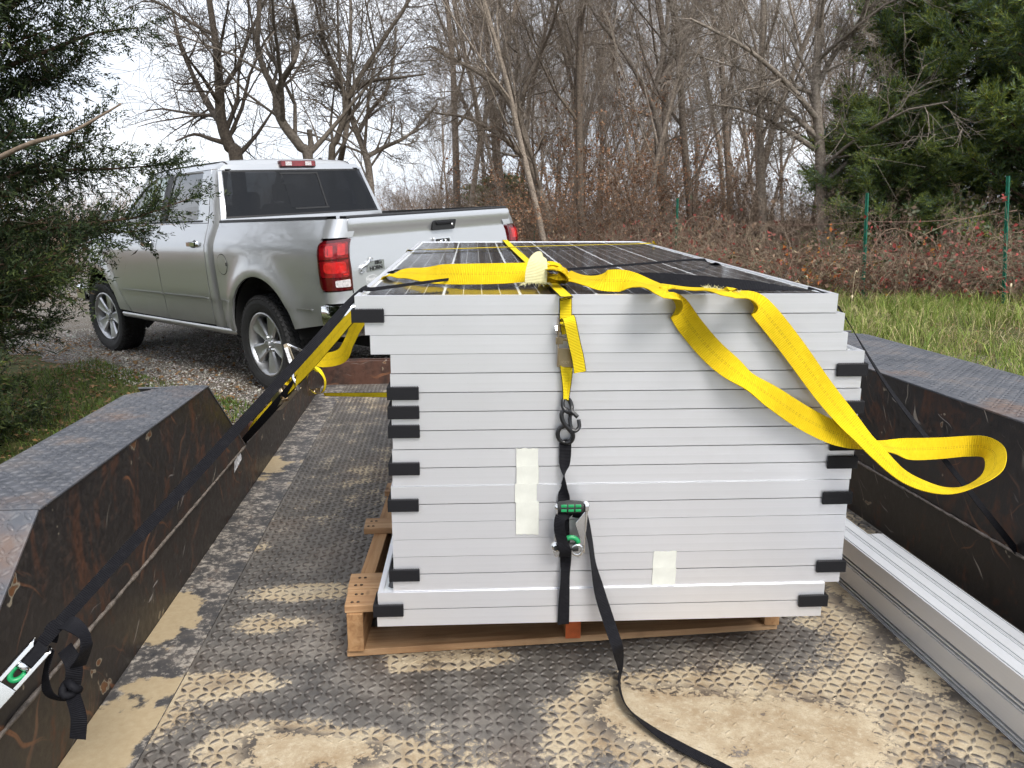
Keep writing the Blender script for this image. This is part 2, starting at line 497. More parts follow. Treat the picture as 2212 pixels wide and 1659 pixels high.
def make_black_rust_mat(name, rust_lo, rust_hi, along=(1, 1, 1), base=(0.016, 0.014, 0.014), rustc=(0.15, 0.052, 0.022)):
    t = NT(name); o = t.coord()
    oz = t.coord('Object', (1.0, 1.0, 0.45))
    a = t.noise(oz, 4.5, 4, 0.7, 1.2); b = t.noise(o, 45, 4, 0.7); wv = t.n('TexNoise', Scale=5.0, Detail=2.0); t.set(wv.inputs['Vector'], o); gate = t.noise(o, 3.3, 2, 0.5)
    warp = t.n('VectorMath', _operation='MULTIPLY_ADD'); t.set(warp.inputs[0], wv.outputs['Color']); warp.inputs[1].default_value = (0.16, 0.16, 0.16); t.set(warp.inputs[2], o)
    c = t.mix(t.ramp(b, [(0.4, 0.0), (0.7, 0.6)]), base, (0.045, 0.036, 0.03))
    rm = t.ramp(t.math('ADD', t.math('MULTIPLY', a, 0.8), t.math('MULTIPLY', b, 0.2)), [(rust_lo, 0.0), (rust_hi, 0.85)])
    rc = t.mix(b, tuple(x * 0.55 for x in rustc), rustc)
    c = t.mix(rm, c, rc)
    # scratches and scrapes: thin stretched noise in several directions
    for k, (rot, sc, lo, hi, col) in enumerate([((0.5, 0, 0), (3, 70, 5), 0.69, 0.73, (0.40, 0.35, 0.29)), ((-0.9, 0, 0), (3, 45, 3), 0.68, 0.74, (0.20, 0.085, 0.04)),
                                                ((1.25, 0, 0), (3, 80, 7), 0.70, 0.74, (0.33, 0.30, 0.28)), ((0.85, 0, 0), (2, 30, 2), 0.66, 0.74, (0.17, 0.08, 0.045))]):
        mp = t.n('Mapping'); t.set(mp.inputs['Vector'], warp.outputs[0]); mp.inputs['Rotation'].default_value = rot; 
        mp2 = t.n('Mapping'); t.set(mp2.inputs['Vector'], mp.outputs[0]); mp2.inputs['Scale'].default_value = sc
        mp2.inputs['Location'].default_value = (k * 7.3, k * 3.1, k * 1.7)
        nz = t.noise(mp2.outputs[0], 1.0, 2, 0.5)
        c = t.mix(t.math('MULTIPLY', t.ramp(nz, [(lo, 0.0), (hi, 0.9)]), t.ramp(gate if k % 2 == 0 else t.math('SUBTRACT', 1.0, gate), [(0.44, 0.0), (0.56, 1.0)])), c, col)
    # flaked chips with a pale rim
    vo = t.noise(o, 9.0, 3, 0.6, 0.3)
    rim = t.ramp(vo, [(0.685, 0.0), (0.70, 0.8), (0.712, 0.0)])
    c = t.mix(t.ramp(vo, [(0.70, 0.0), (0.715, 0.9)]), c, (0.17, 0.075, 0.03))
    c = t.mix(rim, c, (0.40, 0.34, 0.25))
    t.p(Base_Color=c, Roughness=t.ramp(b, [(0.3, 0.32), (0.75, 0.62)]), Specular_IOR_Level=0.5)
    t.bump(b, 0.25, 0.003)
    return t.m
M_BLACKRUST = make_black_rust_mat('black_paint_with_rust', 0.51, 0.63, rustc=(0.125, 0.048, 0.023))
M_RAIL = make_black_rust_mat('worn_black_rail', 0.55, 0.68, base=(0.024, 0.019, 0.016))
M_RUSTBROWN = make_black_rust_mat('rusty_brown_rail', 0.34, 0.56, base=(0.02, 0.014, 0.012), rustc=(0.115, 0.05, 0.032))

def lug_template(L=0.0142, W=0.0050, H=0.0037):
    """one lens-shaped tread lug, 16 triangles"""
    base = [(-L, 0.0), (-L * 0.38, W * 0.92), (L * 0.38, W * 0.92), (L, 0.0), (L * 0.38, -W * 0.92), (-L * 0.38, -W * 0.92)]
    top = [(x * 0.80, y * 0.62) for x, y in base]
    v = np.array([(x, y, -0.0006) for x, y in base] + [(x, y, H) for x, y in top], float)
    tri = []
    for k in range(6):
        a, b = k, (k + 1) % 6
        tri += [(a, b, b + 6), (a, b + 6, a + 6)]
    tri += [(7, 8, 10), (7, 10, 11), (6, 7, 11), (8, 9, 10)]
    return v, np.array(tri)

def lug_field(name, x0, x1, y0, y1, mat, parent, inside=None, M=None, step=0.0228, scale=0.92):
    v, f = lug_template(0.0142 * scale, 0.0054 * scale, 0.0037 if mat is M_DECK else 0.0024)
    cx, cy = (x0 + x1) / 2, (y0 + y1) / 2
    nr = int(math.hypot(x1 - x0, y1 - y0) / step / 2) + 1; q = math.sqrt(0.5)
    V = []; F = []; b = 0
    R = [np.array([[math.cos(a), -math.sin(a), 0], [math.sin(a), math.cos(a), 0], [0, 0, 1]]) for a in (math.radians(43), math.radians(-47))]
    tv = [v @ r.T for r in R]; rj = random.Random(9)
    for i in range(-nr, nr + 1):
        for j in range(-nr, nr + 1):
            x = cx + i * step; y = cy + j * step
            if not (x0 < x < x1 and y0 < y < y1): continue
            if inside and not inside(x, y): continue
            V.append((tv[(i + j) & 1] * (1, 1, rj.uniform(0.72, 1.08))) + (x + rj.uniform(-0.0006, 0.0006), y + rj.uniform(-0.0006, 0.0006), 0)); F.append(f + b); b += len(v)
    V = np.concatenate(V); F = np.concatenate(F)
    if M is not None:
        A = np.array(M); V = V @ A[:3, :3].T + A[:3, 3]
    me = np_mesh(name, V, F)
    if mat is M_DECK: store_mud(me)
    o = link_mesh(name, me, mat, parent); o['kind'] = 'stuff'
    return o

# deck plate and the smooth strip along the left rail
MB().bbox(XL - 0.02, XR + 0.02, YB, YF + 0.02, -0.10, -0.004).build('deck_floor', M_DECK, trailer)
_dx, _dy = np.meshgrid(np.linspace(XL - 0.01, XR + 0.01, 130), np.linspace(YB, YF + 0.01, 300))
_mz = np.clip((mud_at(_dx, _dy) - 0.72) / 0.35, 0, 1); _mz = 0.0036 * _mz * _mz * (3 - 2 * _mz)      # mud thick enough to bury the lugs
_dm = grid_mesh('deck_plate', _dx, _dy, _mz); store_mud(_dm)
link_mesh('deck_plate', _dm, M_DECK, trailer)
lug_field('deck_tread', -0.585, XR - 0.01, YB, YF - 0.02, M_DECK, trailer, inside=lambda x, y: y > 0.6 and not (-0.02 < x < 0.80 and 1.95 < y < 3.3))
def make_strip_mat():
    t = NT('deck_edge_strip'); o = t.coord()
    a = t.noise(o, 14, 6, 0.7); b = t.noise(o, 70, 5, 0.7); g = t.noise(o, 3.5, 4, 0.6)
    c = t.ramp(a, [(0.35, (0.045, 0.045, 0.048)), (0.55, (0.095, 0.086, 0.08)), (0.7, (0.14, 0.095, 0.07))])
    c = t.mix(t.ramp(t.math('ADD', t.math('MULTIPLY', b, .55), t.math('MULTIPLY', a, .45)), [(0.50, 0.0), (0.58, 0.9)]), c, (0.40, 0.36, 0.31))
    m = t.math('ADD', dirt_blobs(t, o), t.math('ADD', t.math('MULTIPLY', t.math('SUBTRACT', a, 0.5), 1.2), t.math('MULTIPLY', t.math('SUBTRACT', g, 0.5), 1.0)))
    c = t.mix(t.ramp(m, [(0.43, 0.0), (0.52, 1.0)]), c, t.mix(b, (0.34, 0.25, 0.14), (0.5, 0.41, 0.27)))
    t.p(Base_Color=c, Roughness=0.55, Metallic=0.1); t.bump(b, 0.3, 0.003)
    return t.m
M_STRIP = make_strip_mat()
MB().bbox(XL + 0.001, -0.592, YB, YF - 0.03, 0.0005, 0.0040).build('deck_edge_bar', M_STRIP, trailer)
_dx, _dy = np.meshgrid(np.linspace(XL + 0.0012, -0.5922, 8), np.linspace(YB, YF - 0.031, 240))
_dm = grid_mesh('deck_edge_strip', _dx, _dy, 0 * _dx + 0.0045); store_mud(_dm)
link_mesh('deck_edge_strip', _dm, M_STRIP, trailer)

# side rails: an inner plate, an outer plate, and flat spacers between (stake pockets)
def side_rail(sgn, xin):
    zt = 0.185
    inner = MB().bbox(min(xin, xin + sgn * 0.007), max(xin, xin + sgn * 0.007), YB, YF + 0.07, -0.08, zt)
    r = inner.build('side_rail', M_RAIL, trailer, bevel=0.002)
    xo = xin + sgn * 0.085
    ou = MB().bbox(min(xo, xo + sgn * 0.007), max(xo, xo + sgn * 0.007), YB, YF + 0.07, -0.08, zt - 0.004)
    ou.build('outer_rail', M_RAIL, trailer, bevel=0.002)
    y = 0.2
    while y < YF:
        MB().bbox(min(xin + sgn * 0.0075, xo), max(xin + sgn * 0.0075, xo), y, y + 0.009, -0.07, zt - 0.012).build('rail_spacer', M_RUSTBROWN, trailer)
        y += 0.31
    MB().bbox(min(xin + sgn * 0.0075, xo), max(xin + sgn * 0.0075, xo), YB, YF + 0.06, -0.06, -0.03).build('rail_bottom', M_RAIL, trailer)
    return r
side_rail(-1, XL); side_rail(1, XR)
# front rail of the same build
MB().bbox(XL + 0.001, XR - 0.001, YF, YF + 0.007, -0.02, 0.15).build('front_rail', M_RUSTBROWN, trailer, bevel=0.002)
MB().bbox(XL + 0.009, XR - 0.009, YF + 0.075, YF + 0.082, -0.02, 0.15).build('front_outer_rail', M_RUSTBROWN, trailer, bevel=0.002)
x = XL + 0.12
while x < XR - 0.1:
    MB().bbox(x, x + 0.009, YF + 0.0075, YF + 0.0745, 0.0, 0.146).build('rail_spacer', M_RUSTBROWN, trailer)
    x += 0.27
# dried leaves and chaff caught against the front rail
# fenders
M_WELD = plain('ground_weld', (0.20, 0.17, 0.145), 0.5, 0.4, var=0.5, vs=60, bump=0.6, bs=150)
def fender(sgn, xin, wid, y0t, y1t, y0b, y1b, zt, zb, chamfer):
    """inner plate, tread top, sloped ends, outer skirt"""
    xo = xin + sgn * wid
    t_ = 0.008
    xa = xin + sgn * 0.0005
    poly = [(y0b, zb), (y1b, zb), (y1t, zt), (y0t, zt)]
    MB().prism(poly, xa, xa + sgn * t_, 'x').build('fender_side', M_BLACKRUST, trailer, bevel=0.0015)
    # top and slopes as a folded sheet
    prof = [(y0b, zb + 0.002), (y0t, zt + 0.003), (y1t, zt + 0.003), (y1b, zb + 0.002)]
    names = ['fender_rear_slope', 'fender_top', 'fender_front_slope']
    for k in range(3):
        (ya, za), (yb, zb_) = prof[k], prof[k + 1]
        L = math.hypot(yb - ya, zb_ - za); ang = math.atan2(zb_ - za, yb - ya)
        if k == 1:
            o_ = [(xin - sgn * 0.004, ya), (xin - sgn * 0.004, yb), (xin + sgn * (wid - chamfer), yb), (xo, yb - chamfer * 1.2), (xo, ya)]
            MB().prism(o_, zt + 0.0005, zt + 0.0065, 'z').build(names[k], M_FTREAD, trailer, bevel=0.002)
            xs0, xs1 = sorted((xin, xo))
            Mt = Matrix.Translation((0, 0, zt + 0.0065))
            lug_field('fender_tread', xs0 + 0.012, xs1 - 0.006, ya + 0.008, yb - 0.004, M_FTREAD, trailer,
                      inside=lambda x, y: (abs(x - xin) < wid - chamfer) or ((yb - y) > 1.2 * (abs(x - xin) - (wid - chamfer)) + 0.01), M=Mt, scale=0.95)
        else:
            M = Matrix.Translation((0, ya, za)) @ Matrix.Rotation(ang, 4, 'X')
            b = MB().box(((xin + xo) / 2, L / 2, 0.0), (abs(wid) + 0.004, L - 0.004, 0.006))
            b.v = [tuple(M @ Vector(p)) for p in b.v]
            b.build(names[k], M_FTREAD, trailer, bevel=0.0015)
            xs0, xs1 = sorted((xin, xo))
            lug_field('fender_tread', xs0 + 0.012, xs1 - 0.006, 0.01, L - 0.01, M_FTREAD, trailer, M=M @ Matrix.Translation((0, 0, 0.003)), scale=0.95)
    MB().prism([(y0b, zb), (y1b, zb), (y1t - chamfer * 1.2, zt - 0.002), (y0t, zt - 0.002)], xo - sgn * 0.010, xo - sgn * 0.002, 'x').build('fender_skirt', M_BLACKRUST, trailer)
    # weld bead along the foot of the inner plate
    rr = random.Random(3)
    pts = []; rad = []; y = max(y0b, 0.5)
    while y < y1b:
        pts.append((xin - sgn * 0.003, y, 0.187 + rr.uniform(-0.0008, 0.0008))); rad.append(0.0045 + rr.uniform(-0.0012, 0.0012)); y += 0.02
    MB().tube(pts, rad, 6).build('weld_bead', M_WELD, trailer, smooth=True)
fender(-1, XL, 0.21, 1.415, 2.487, 0.98, 2.89, 0.497, 0.187, 0.10)
fender(1, XR, 0.42, 1.0, 3.36, 0.55, 3.85, 0.517, 0.187, 0.12)
# running gear under the deck, mostly out of sight
M_TYRE0 = plain('trailer_tyre', (0.02, 0.02, 0.021), 0.8, bump=0.4)
for sgn, xin, ys in ((-1, XL, (1.95,)), (1, XR, (1.6, 2.45))):
    for yy in ys:
        w = new_empty('trailer_wheel', (xin + sgn * 0.155, yy, -0.10)); w.parent = trailer
        prof = [(0.17, -0.045), (0.24, -0.05), (0.285, -0.045), (0.30, -0.03), (0.30, 0.03), (0.285, 0.045), (0.24, 0.05), (0.17, 0.045)]
        prof = [(r * 0.98, h * 0.9) for r, h in prof]
        MB().lathe(prof, 40, closed=True).build('tyre', M_TYRE0, w, smooth=True, sharp=40)
        MB().lathe([(0.0, sgn * 0.01), (0.10, sgn * 0.02), (0.165, -sgn * 0.0), (0.168, sgn * 0.03)], 32).build('rim', M_RAIL, w, smooth=True, sharp=40)
MB().bbox(XL + 0.3, XL + 0.38, YB, YF, -0.26, -0.101).build('frame_beam', M_RAIL, trailer)
MB().bbox(XR - 0.38, XR - 0.3, YB, YF, -0.26, -0.101).build('frame_beam', M_RAIL, trailer)
MB().bbox(0.30, 0.40, YF + 0.083, YF + 1.2, -0.12, -0.03).build('tongue', M_RAIL, trailer)

# ================================================================ pallet and stack of solar panels
ST_YAW, SX, SY, SZ = 0.0486, -0.3205, 1.5696, 0.14
PW, PL, PH = 0.996, 1.956, 0.0391
ST_TILT = 0.0274
def st2w(x, y, z):
    c, s = math.cos(ST_YAW), math.sin(ST_YAW)
    return Vector((SX + x * c - y * s, SY + x * s + y * c, SZ + z))
def st_front(px, py, yl=0.0):
    """stack-frame point on the plane y = yl"""
    N = Vector((-math.sin(ST_YAW), math.cos(ST_YAW), 0))
    w = at_plane(px, py, st2w(0, yl, 0), N)
    return w2st(w)
def w2st(w):
    dx, dy = w.x - SX, w.y - SY
    c, s = math.cos(ST_YAW), math.sin(ST_YAW)
    return Vector((dx * c + dy * s, -dx * s + dy * c, w.z - SZ))

def make_wood_mat(name, c0, c1, c2, axis_scale=(60, 3, 60)):
    t = NT(name); o = t.coord('Object', axis_scale)
    g = t.noise(o, 1.0, 6, 0.6, 0.6); o2 = t.coord(); f = t.noise(o2, 8, 4); v = t.noise(o2, 150, 4)
    c = t.ramp(g, [(0.3, c0), (0.5, c1), (0.72, c2)])
    c = t.mix(t.ramp(f, [(0.5, 0.0), (0.75, 0.5)]), c, tuple(x * 0.55 for x in c0))
    kn = t.n('TexVoronoi', Scale=1.0, _feature='F1'); t.set(kn.inputs['Vector'], t.coord('Object', (14, 5, 9)))
    c = t.mix(t.ramp(kn.outputs['Distance'], [(0.06, 0.85), (0.13, 0.0)]), c, (0.07, 0.03, 0.014))
    t.p(Base_Color=c, Roughness=0.75)
    t.bump(t.math('ADD', g, t.math('MULTIPLY', v, 0.4)), 0.4, 0.003)
    return t.m
M_WOOD_X = make_wood_mat('pallet_wood_boards', (0.26, 0.135, 0.062), (0.40, 0.235, 0.118), (0.50, 0.33, 0.185), (3, 60, 60))
M_WOOD_Y = make_wood_mat('pallet_wood_stringers', (0.24, 0.12, 0.05), (0.37, 0.205, 0.092), (0.46, 0.28, 0.14), (60, 3, 60))
M_NAIL = plain('nail_head', (0.05, 0.03, 0.02), 0.6, 0.6)
M_ORANGE = plain('orange_marking_paint', (0.55, 0.12, 0.03), 0.7, var=0.25)
pallet = new_empty('wooden_pallet', (-0.386, 1.660, 0.0035), 0.037, 'rough wooden pallet under the stack of solar panels', 'pallet')
PALW, PALL = 1.06, 1.25
for k, xx in enumerate((0.0, 0.517, PALW - 0.038)):      # stringers run away from the viewer
    poly = [(0, 0.018), (PALL, 0.018), (PALL, 0.115), (1.2, 0.115), (0, 0.115)]
    y0_ = xx * 0.082
    MB().bbox(xx, xx + 0.038, y0_, PALL, 0.0175, 0.1145).build('stringer', M_WOOD_Y, pallet, bevel=0.002)
MB().bbox(0.5175, 0.5545, 0.517 * 0.082 - 0.0014, 0.517 * 0.082 - 0.0002, 0.0178, 0.075).build('paint_mark', M_ORANGE, pallet)
yb_ = [0.0, 0.087, 0.465, 0.78, 1.12]
wd = [0.0865, 0.088, 0.085, 0.09, 0.12]
for i, (yy, w) in enumerate(zip(yb_, wd)):
    ex = RNG.uniform(-0.006, 0.006)
    b = MB().bbox(-0.002 + ex, PALW + ex, yy + 0.004, yy + w, 0.115, 0.133)
    bo = b.build('deck_board', M_WOOD_X, pallet, bevel=0.0015)
    bo.rotation_euler = (0, 0, 0.06 if i < 3 else 0.0)
    for xx in (0.012, 0.026):
        for q in (0.25, 0.7):
            MB().lathe([(0.0, 0.0012), (0.0035, 0.0012), (0.0042, 0.0)], 8, Matrix.Translation((xx + 0.006 * (q > .5), yy + w * q, 0.133)), 'z').build('nail', M_NAIL, bo)
for k, (yy, w) in enumerate(((-0.004, 0.105), (0.60, 0.10), (1.13, 0.11))):
    bo = MB().bbox(-0.004, PALW + 0.004, 0, w, 0.0, 0.017).build('bottom_board', M_WOOD_X, pallet, bevel=0.0015)
    bo.location = (0, yy + (0.012 if k == 0 else 0), 0); bo.rotation_euler = (0, 0, 0.082 if k == 0 else 0)

def make_alu_mat(name, scale, base=(0.74, 0.75, 0.77), rough=0.33, metal=0.75):
    t = NT(name); o = t.coord('Object', scale)
    a = t.noise(o, 1.0, 4, 0.6); o2 = t.coord(); b = t.noise(o2, 3.0, 3, 0.5); sp = t.noise(o2, 240, 2)
    c = t.mix(t.ramp(a, [(0.3, 0.0), (0.7, 1.0)]), tuple(x * 0.95 for x in base), base)
    c = t.mix(t.ramp(sp, [(0.74, 0.0), (0.8, 0.5)]), c, (0.25, 0.25, 0.25))
    oi = t.n('ObjectInfo'); c = t.mix(t.math('MULTIPLY', oi.outputs['Random'], 0.14), c, (0.45, 0.45, 0.46))
    t.p(Base_Color=c, Metallic=metal, Roughness=t.math('ADD', rough, t.math('MULTIPLY', t.math('SUBTRACT', t.math('ADD', a, b), 1.0), 0.16)))
    t.bump(a, 0.06, 0.002)
    return t.m
M_ALU = make_alu_mat('anodised_frame', (0.6, 0.6, 420), (0.88, 0.89, 0.93), 0.38, 0.74)
M_ALU_RAIL = make_alu_mat('mill_aluminium', (500, 0.6, 500), (0.80, 0.815, 0.84), 0.36, 0.45)
M_SHEET = plain('panel_back_sheet', (0.80, 0.81, 0.82), 0.6)
def make_cell_mat():
    t = NT('silicon_cell'); o = t.coord(); s = t.sep(o)
    # four busbars along the panel length, very fine fingers across
    fx = t.math('FRACT', t.math('ADD', t.math('MULTIPLY', s[0], 1 / 0.039), 0.5))
    bus = t.math('LESS_THAN', t.math('ABSOLUTE', t.math('SUBTRACT', fx, 0.5)), 0.026)
    # the outer edges of the cell would fall on a line too, so shift by half a pitch
    c = t.mix(t.noise(o, 3, 2), (0.012, 0.012, 0.016), (0.022, 0.021, 0.024))
    c = t.mix(bus, c, (0.42, 0.42, 0.42))
    t.p(Base_Color=c, Roughness=0.5, Metallic=0.0, Specular_IOR_Level=0.1)
    return t.m
M_CELL = make_cell_mat()
def make_glass(name, tint=(1, 1, 1), f0=0.04, rough=0.02, spec=(1, 1, 1), graze=1.0):
    """thin sheet: tinted transmission, Schlick reflection on both sides"""
    t = NT(name); nt = t.t
    nt.nodes.remove(t.b)
    tr = t.n('BsdfTransparent', Color=tint); gl = t.n('BsdfGlossy', Color=spec, Roughness=rough)
    lw = t.n('LayerWeight', Blend=0.5)
    fr = t.math('ADD', f0, t.math('MULTIPLY', t.math('POWER', lw.outputs['Facing'], 5.0), (1.0 - f0) * graze))
    mx = t.n('MixShader')
    t.set(mx.inputs[0], fr); t.set(mx.inputs[1], tr.outputs[0]); t.set(mx.inputs[2], gl.outputs[0])
    nt.links.new(mx.outputs[0], t.out.inputs['Surface'])
    return t.m
M_PGLASS = make_glass('solar_glass', (0.97, 0.98, 0.98), 0.025, 0.09, graze=0.62)
M_BLACKPLASTIC = plain('black_plastic', (0.008, 0.008, 0.010), 0.5, bump=0.15, bs=300, Specular_IOR_Level=0.3)

def frame_mesh():
    """four mitred rails: outer wall with faint grooves, top lip, bottom flange"""
    mb = MB()
    lip = 0.0115
    # cross-section in (inset, z): outer wall, lip on top, channel for the glass, lower flange
    sec = [(0.0, 0.0), (0.014, 0.0), (0.028, 0.0), (0.028, 0.0016), (0.0016, 0.0016), (0.0016, 0.032), (lip, 0.0335), (lip, 0.0392), (lip - 0.0006, PH), (0.0055, PH), (0.0, PH), (0.0, PH * 0.5)]
    n = len(sec)
    corners = [(0, 0, 1, 1), (PW, 0, -1, 1), (PW, PL, -1, -1), (0, PL, 1, -1)]
    vs = []
    for (cx, cy, ix, iy) in corners:
        for (d, z) in sec: vs.append((cx + ix * d, cy + iy * d, z))
    fs = []
    for k in range(4):
        k2 = (k + 1) % 4
        for i in range(n):
            j = (i + 1) % n
            fs.append((k * n + i, k2 * n + i, k2 * n + j, k * n + j))
    mb.add(vs, fs)
    return mb.mesh('frame')
ME_FRAME = frame_mesh(); ME_FRAME.materials.append(M_ALU)
ME_SHEET = MB().bbox(0.0018, PW - 0.0018, 0.0018, PL - 0.0018, 0.0335, 0.0352).mesh('laminate'); ME_SHEET.materials.append(M_SHEET)
def cell_mesh():
    s = 0.078; k = 0.0085
    poly = [(-s + k, -s), (s - k, -s), (s, -s + k), (s, s - k), (s - k, s), (-s + k, s), (-s, s - k), (-s, -s + k)]
    return MB().prism(poly, 0.0, 0.0004, 'z').mesh('solar_cell')
ME_CELL = cell_mesh(); ME_CELL.materials.append(M_CELL)
ME_GLASS = MB().add([(0.0118, 0.0118, 0.0372), (PW - 0.0118, 0.0118, 0.0372), (PW - 0.0118, PL - 0.0118, 0.0372), (0.0118, PL - 0.0118, 0.0372)], [(0, 1, 2, 3)]).mesh('glass'); ME_GLASS.materials.append(M_PGLASS)

DX = [0.003, 0.021, 0.031, 0.071, 0.069, 0.071, 0.069, 0.070, 0.068, 0.067, 0.063, 0.063, 0.063, 0.063, 0.063, 0.061, 0.027, 0.024]
DY = [0.0, 0.0004, -0.0002, 0.0002, 0.0006, 0.0001, 0.0003, 0.0, -0.0003, 0.0002, -0.0022, -0.0018, -0.0026, -0.0022, -0.0020, -0.0024, -0.0062, -0.0060]
LSEAM = [1, 5, 6, 7, 9, 11, 15, 17]          # black corners on the left front, seam below panel n
RSEAM = [4, 6, 7, 8, 9, 11, 15, 17]
GAPS = set(LSEAM) | set(RSEAM)
ORD = ['topmost', 'second', 'third', 'fourth', 'fifth', 'sixth', 'seventh', 'eighth', 'ninth', 'tenth', 'eleventh', 'twelfth', 'thirteenth', 'fourteenth', 'fifteenth', 'sixteenth', 'seventeenth', 'lowest']
TOTAL = 0.7266
gapw = (TOTAL - 18 * PH) / (len(GAPS) * 1.0 + (17 - len(GAPS)) * 0.45)
PZ = {}; z = 0.0
for i in range(18, 0, -1):
    PZ[i] = z
    z += PH + (gapw if (i - 1) in GAPS else gapw * 0.45)
extra = {1: 'black cells showing', 17: 'jutting left', 18: 'resting on the wooden pallet'}
PANELS = {}
for i in range(1, 19):
    tl = ST_TILT * ((18 - i) / 17.0) 
    w = st2w(DX[i - 1], DY[i - 1], PZ[i])
    nm = ORD[i - 1]
    lab = f"silver framed solar panel, {nm} of the stack" + ((', ' + extra[i]) if i in extra else '')
    if 1 < i < 18: lab = f"silver framed solar panel, {nm} from the top of the stack" + ((', ' + extra[i]) if i in extra else '')
    e = new_empty('solar_panel', w, ST_YAW, lab, 'solar panel', 'solar panels in the stack')
    e.rotation_euler = (tl, 0, ST_YAW)
    PANELS[i] = e
    link_mesh('frame', ME_FRAME, None, e)
    sh = link_mesh('laminate', ME_SHEET, None, e)
    if i in (1, 4, 17):
        g = link_mesh('glass', ME_GLASS, None, e)
    if i in (1,):
        for a in range(6):
            for b in range(12):
                c = link_mesh('solar_cell', ME_CELL, None, sh)
                c.location = (PW / 2 + (a - 2.5) * 0.1605, PL / 2 + (b - 5.5) * 0.1583, 0.0353)
    elif i in (17, 4):
        for a in (0, 5):
            for b in range(12):
                c = link_mesh('solar_cell', ME_CELL, None, sh)
                c.location = (PW / 2 + (a - 2.5) * 0.1605, PL / 2 + (b - 5.5) * 0.1583, 0.0353)

# black plastic corner spacers
def corner_mesh(side):
    """L-shaped channel: short leg along the front edge, leg along the panel side; comb of little ribs on the rim"""
    mb = MB()
    L, W_, H = 0.066, 0.060, 0.027
    s = 1 if side == 'l' else -1
    t_ = 0.007
    def bb(x0, x1, y0, y1, z0, z1):
        xs = sorted((s * x0, s * x1)); mb.bbox(xs[0], xs[1], y0, y1, z0, z1)
    bb(-t_, L - t_, -t_, -0.0008, -H / 2, H / 2)              # front leg
    bb(-t_, -0.0008, -0.0007, W_, -H / 2, H / 2)              # side leg
    k = 0
    x = -t_ + 0.002
    while x < L - t_ - 0.002:                             # ribs
        bb(x, x + 0.0022, -t_ + 0.0012, -0.0012, H / 2 + 0.00005, H / 2 + 0.0018)
        x += 0.0046
    y = 0.002
    while y < W_:
        bb(-t_ + 0.0012, -0.0012, y, y + 0.0022, H / 2 + 0.00005, H / 2 + 0.0018); y += 0.0046
    return mb.mesh('corner_spacer')
ME_CL, ME_CR = corner_mesh('l'), corner_mesh('r')
for m in (ME_CL, ME_CR): m.materials.append(M_BLACKPLASTIC)
SEAMN = ['first', 'second', 'third', 'fourth', 'fifth', 'sixth', 'seventh', 'eighth', 'ninth', 'tenth', 'eleventh', 'twelfth', 'thirteenth', 'fourteenth', 'fifteenth', 'sixteenth', 'seventeenth', 'eighteenth']
for side, seams, me in (('left', LSEAM, ME_CL), ('right', RSEAM, ME_CR)):
    for j, s in enumerate(seams):
        zz = PZ[s] - 0.001
        if side == 'left':
            xx = min(DX[s - 1], DX[s])
        else:
            xx = max(DX[s - 1], DX[s]) + PW
        yy = min(DY[s - 1], DY[s])
        pos = ('topmost' if j == 0 else 'lowest' if j == len(seams) - 1 else SEAMN[j] + ' from the top')
        o = link_mesh('corner_spacer', me, None, None)
        o.location = st2w(xx + (-0.0005 if side == 'left' else 0.0005), yy - 0.0006, zz)
        o.rotation_euler = (0, 0, ST_YAW + RNG.uniform(-0.004, 0.004))
        md = o.modifiers.new('bevel', 'BEVEL'); md.width = 0.0012; md.segments = 2
        tag(o, f'black plastic corner spacer on the {side} edge of the stack, {pos}', 'corner spacer', 'plastic corner spacers on the panel stack')

# masking tape, torn strips
M_TAPE = plain('masking_tape', (0.60, 0.605, 0.55), 0.8, var=0.10, vs=25, bump=0.06, bs=160)
def tape(px0, px1, py0, py1, label, yoff, skew=0.0):
    a = st_front(px0, py0); b = st_front(px1, py1)
    x0, x1 = a.x, b.x; z1, z0 = a.z, b.z
    nx, nz = 8, 10
    V = []; rr = random.Random(int(px0 * 7 + py0))
    for j in range(nz + 1):
        for i in range(nx + 1):
            u, v = i / nx, j / nz
            zz = z0 + (z1 - z0) * v
            if j in (0, nz): zz += rr.uniform(-0.0016, 0.0016)
            V.append((x0 + (x1 - x0) * u + skew * v, -yoff, zz))
    F = [(j * (nx + 1) + i, j * (nx + 1) + i + 1, (j + 1) * (nx + 1) + i + 1, (j + 1) * (nx + 1) + i) for j in range(nz) for i in range(nx)]
    V = [st2w(*p) for p in V]
    c = Vector((0, 0, 0))
    for p in V: c += p
    c /= len(V)
    mb = MB().add([p - c for p in V], F)
    o = mb.build('masking_tape', M_TAPE, None, smooth=False); o.location = c
    md = o.modifiers.new('thick', 'SOLIDIFY'); md.thickness = 0.00025
    tag(o, label, 'tape', 'masking tape strips on the panel frames')
tape(1115, 1162, 968, 1007, 'pale masking tape strip, topmost of the four in the column left of the black strap', 0.0030)
tape(1115.5, 1163, 1006, 1045, 'pale masking tape strip, second from the top of the column left of the black strap', 0.0036)
tape(1112, 1159, 1044, 1084, 'pale masking tape strip, third from the top left of the black strap', 0.0042)
tape(1114, 1163, 1083, 1152, 'longest pale masking tape strip, at the foot of the column left of the black strap', 0.0048)
tape(1410, 1458, 1190, 1226, 'upper piece of the lone masking tape right of the hanging black strap', 0.0030, 0.0015)
tape(1408, 1457, 1225, 1261, 'lower piece of the lone masking tape right of the hanging black strap', 0.0036, 0.0015)

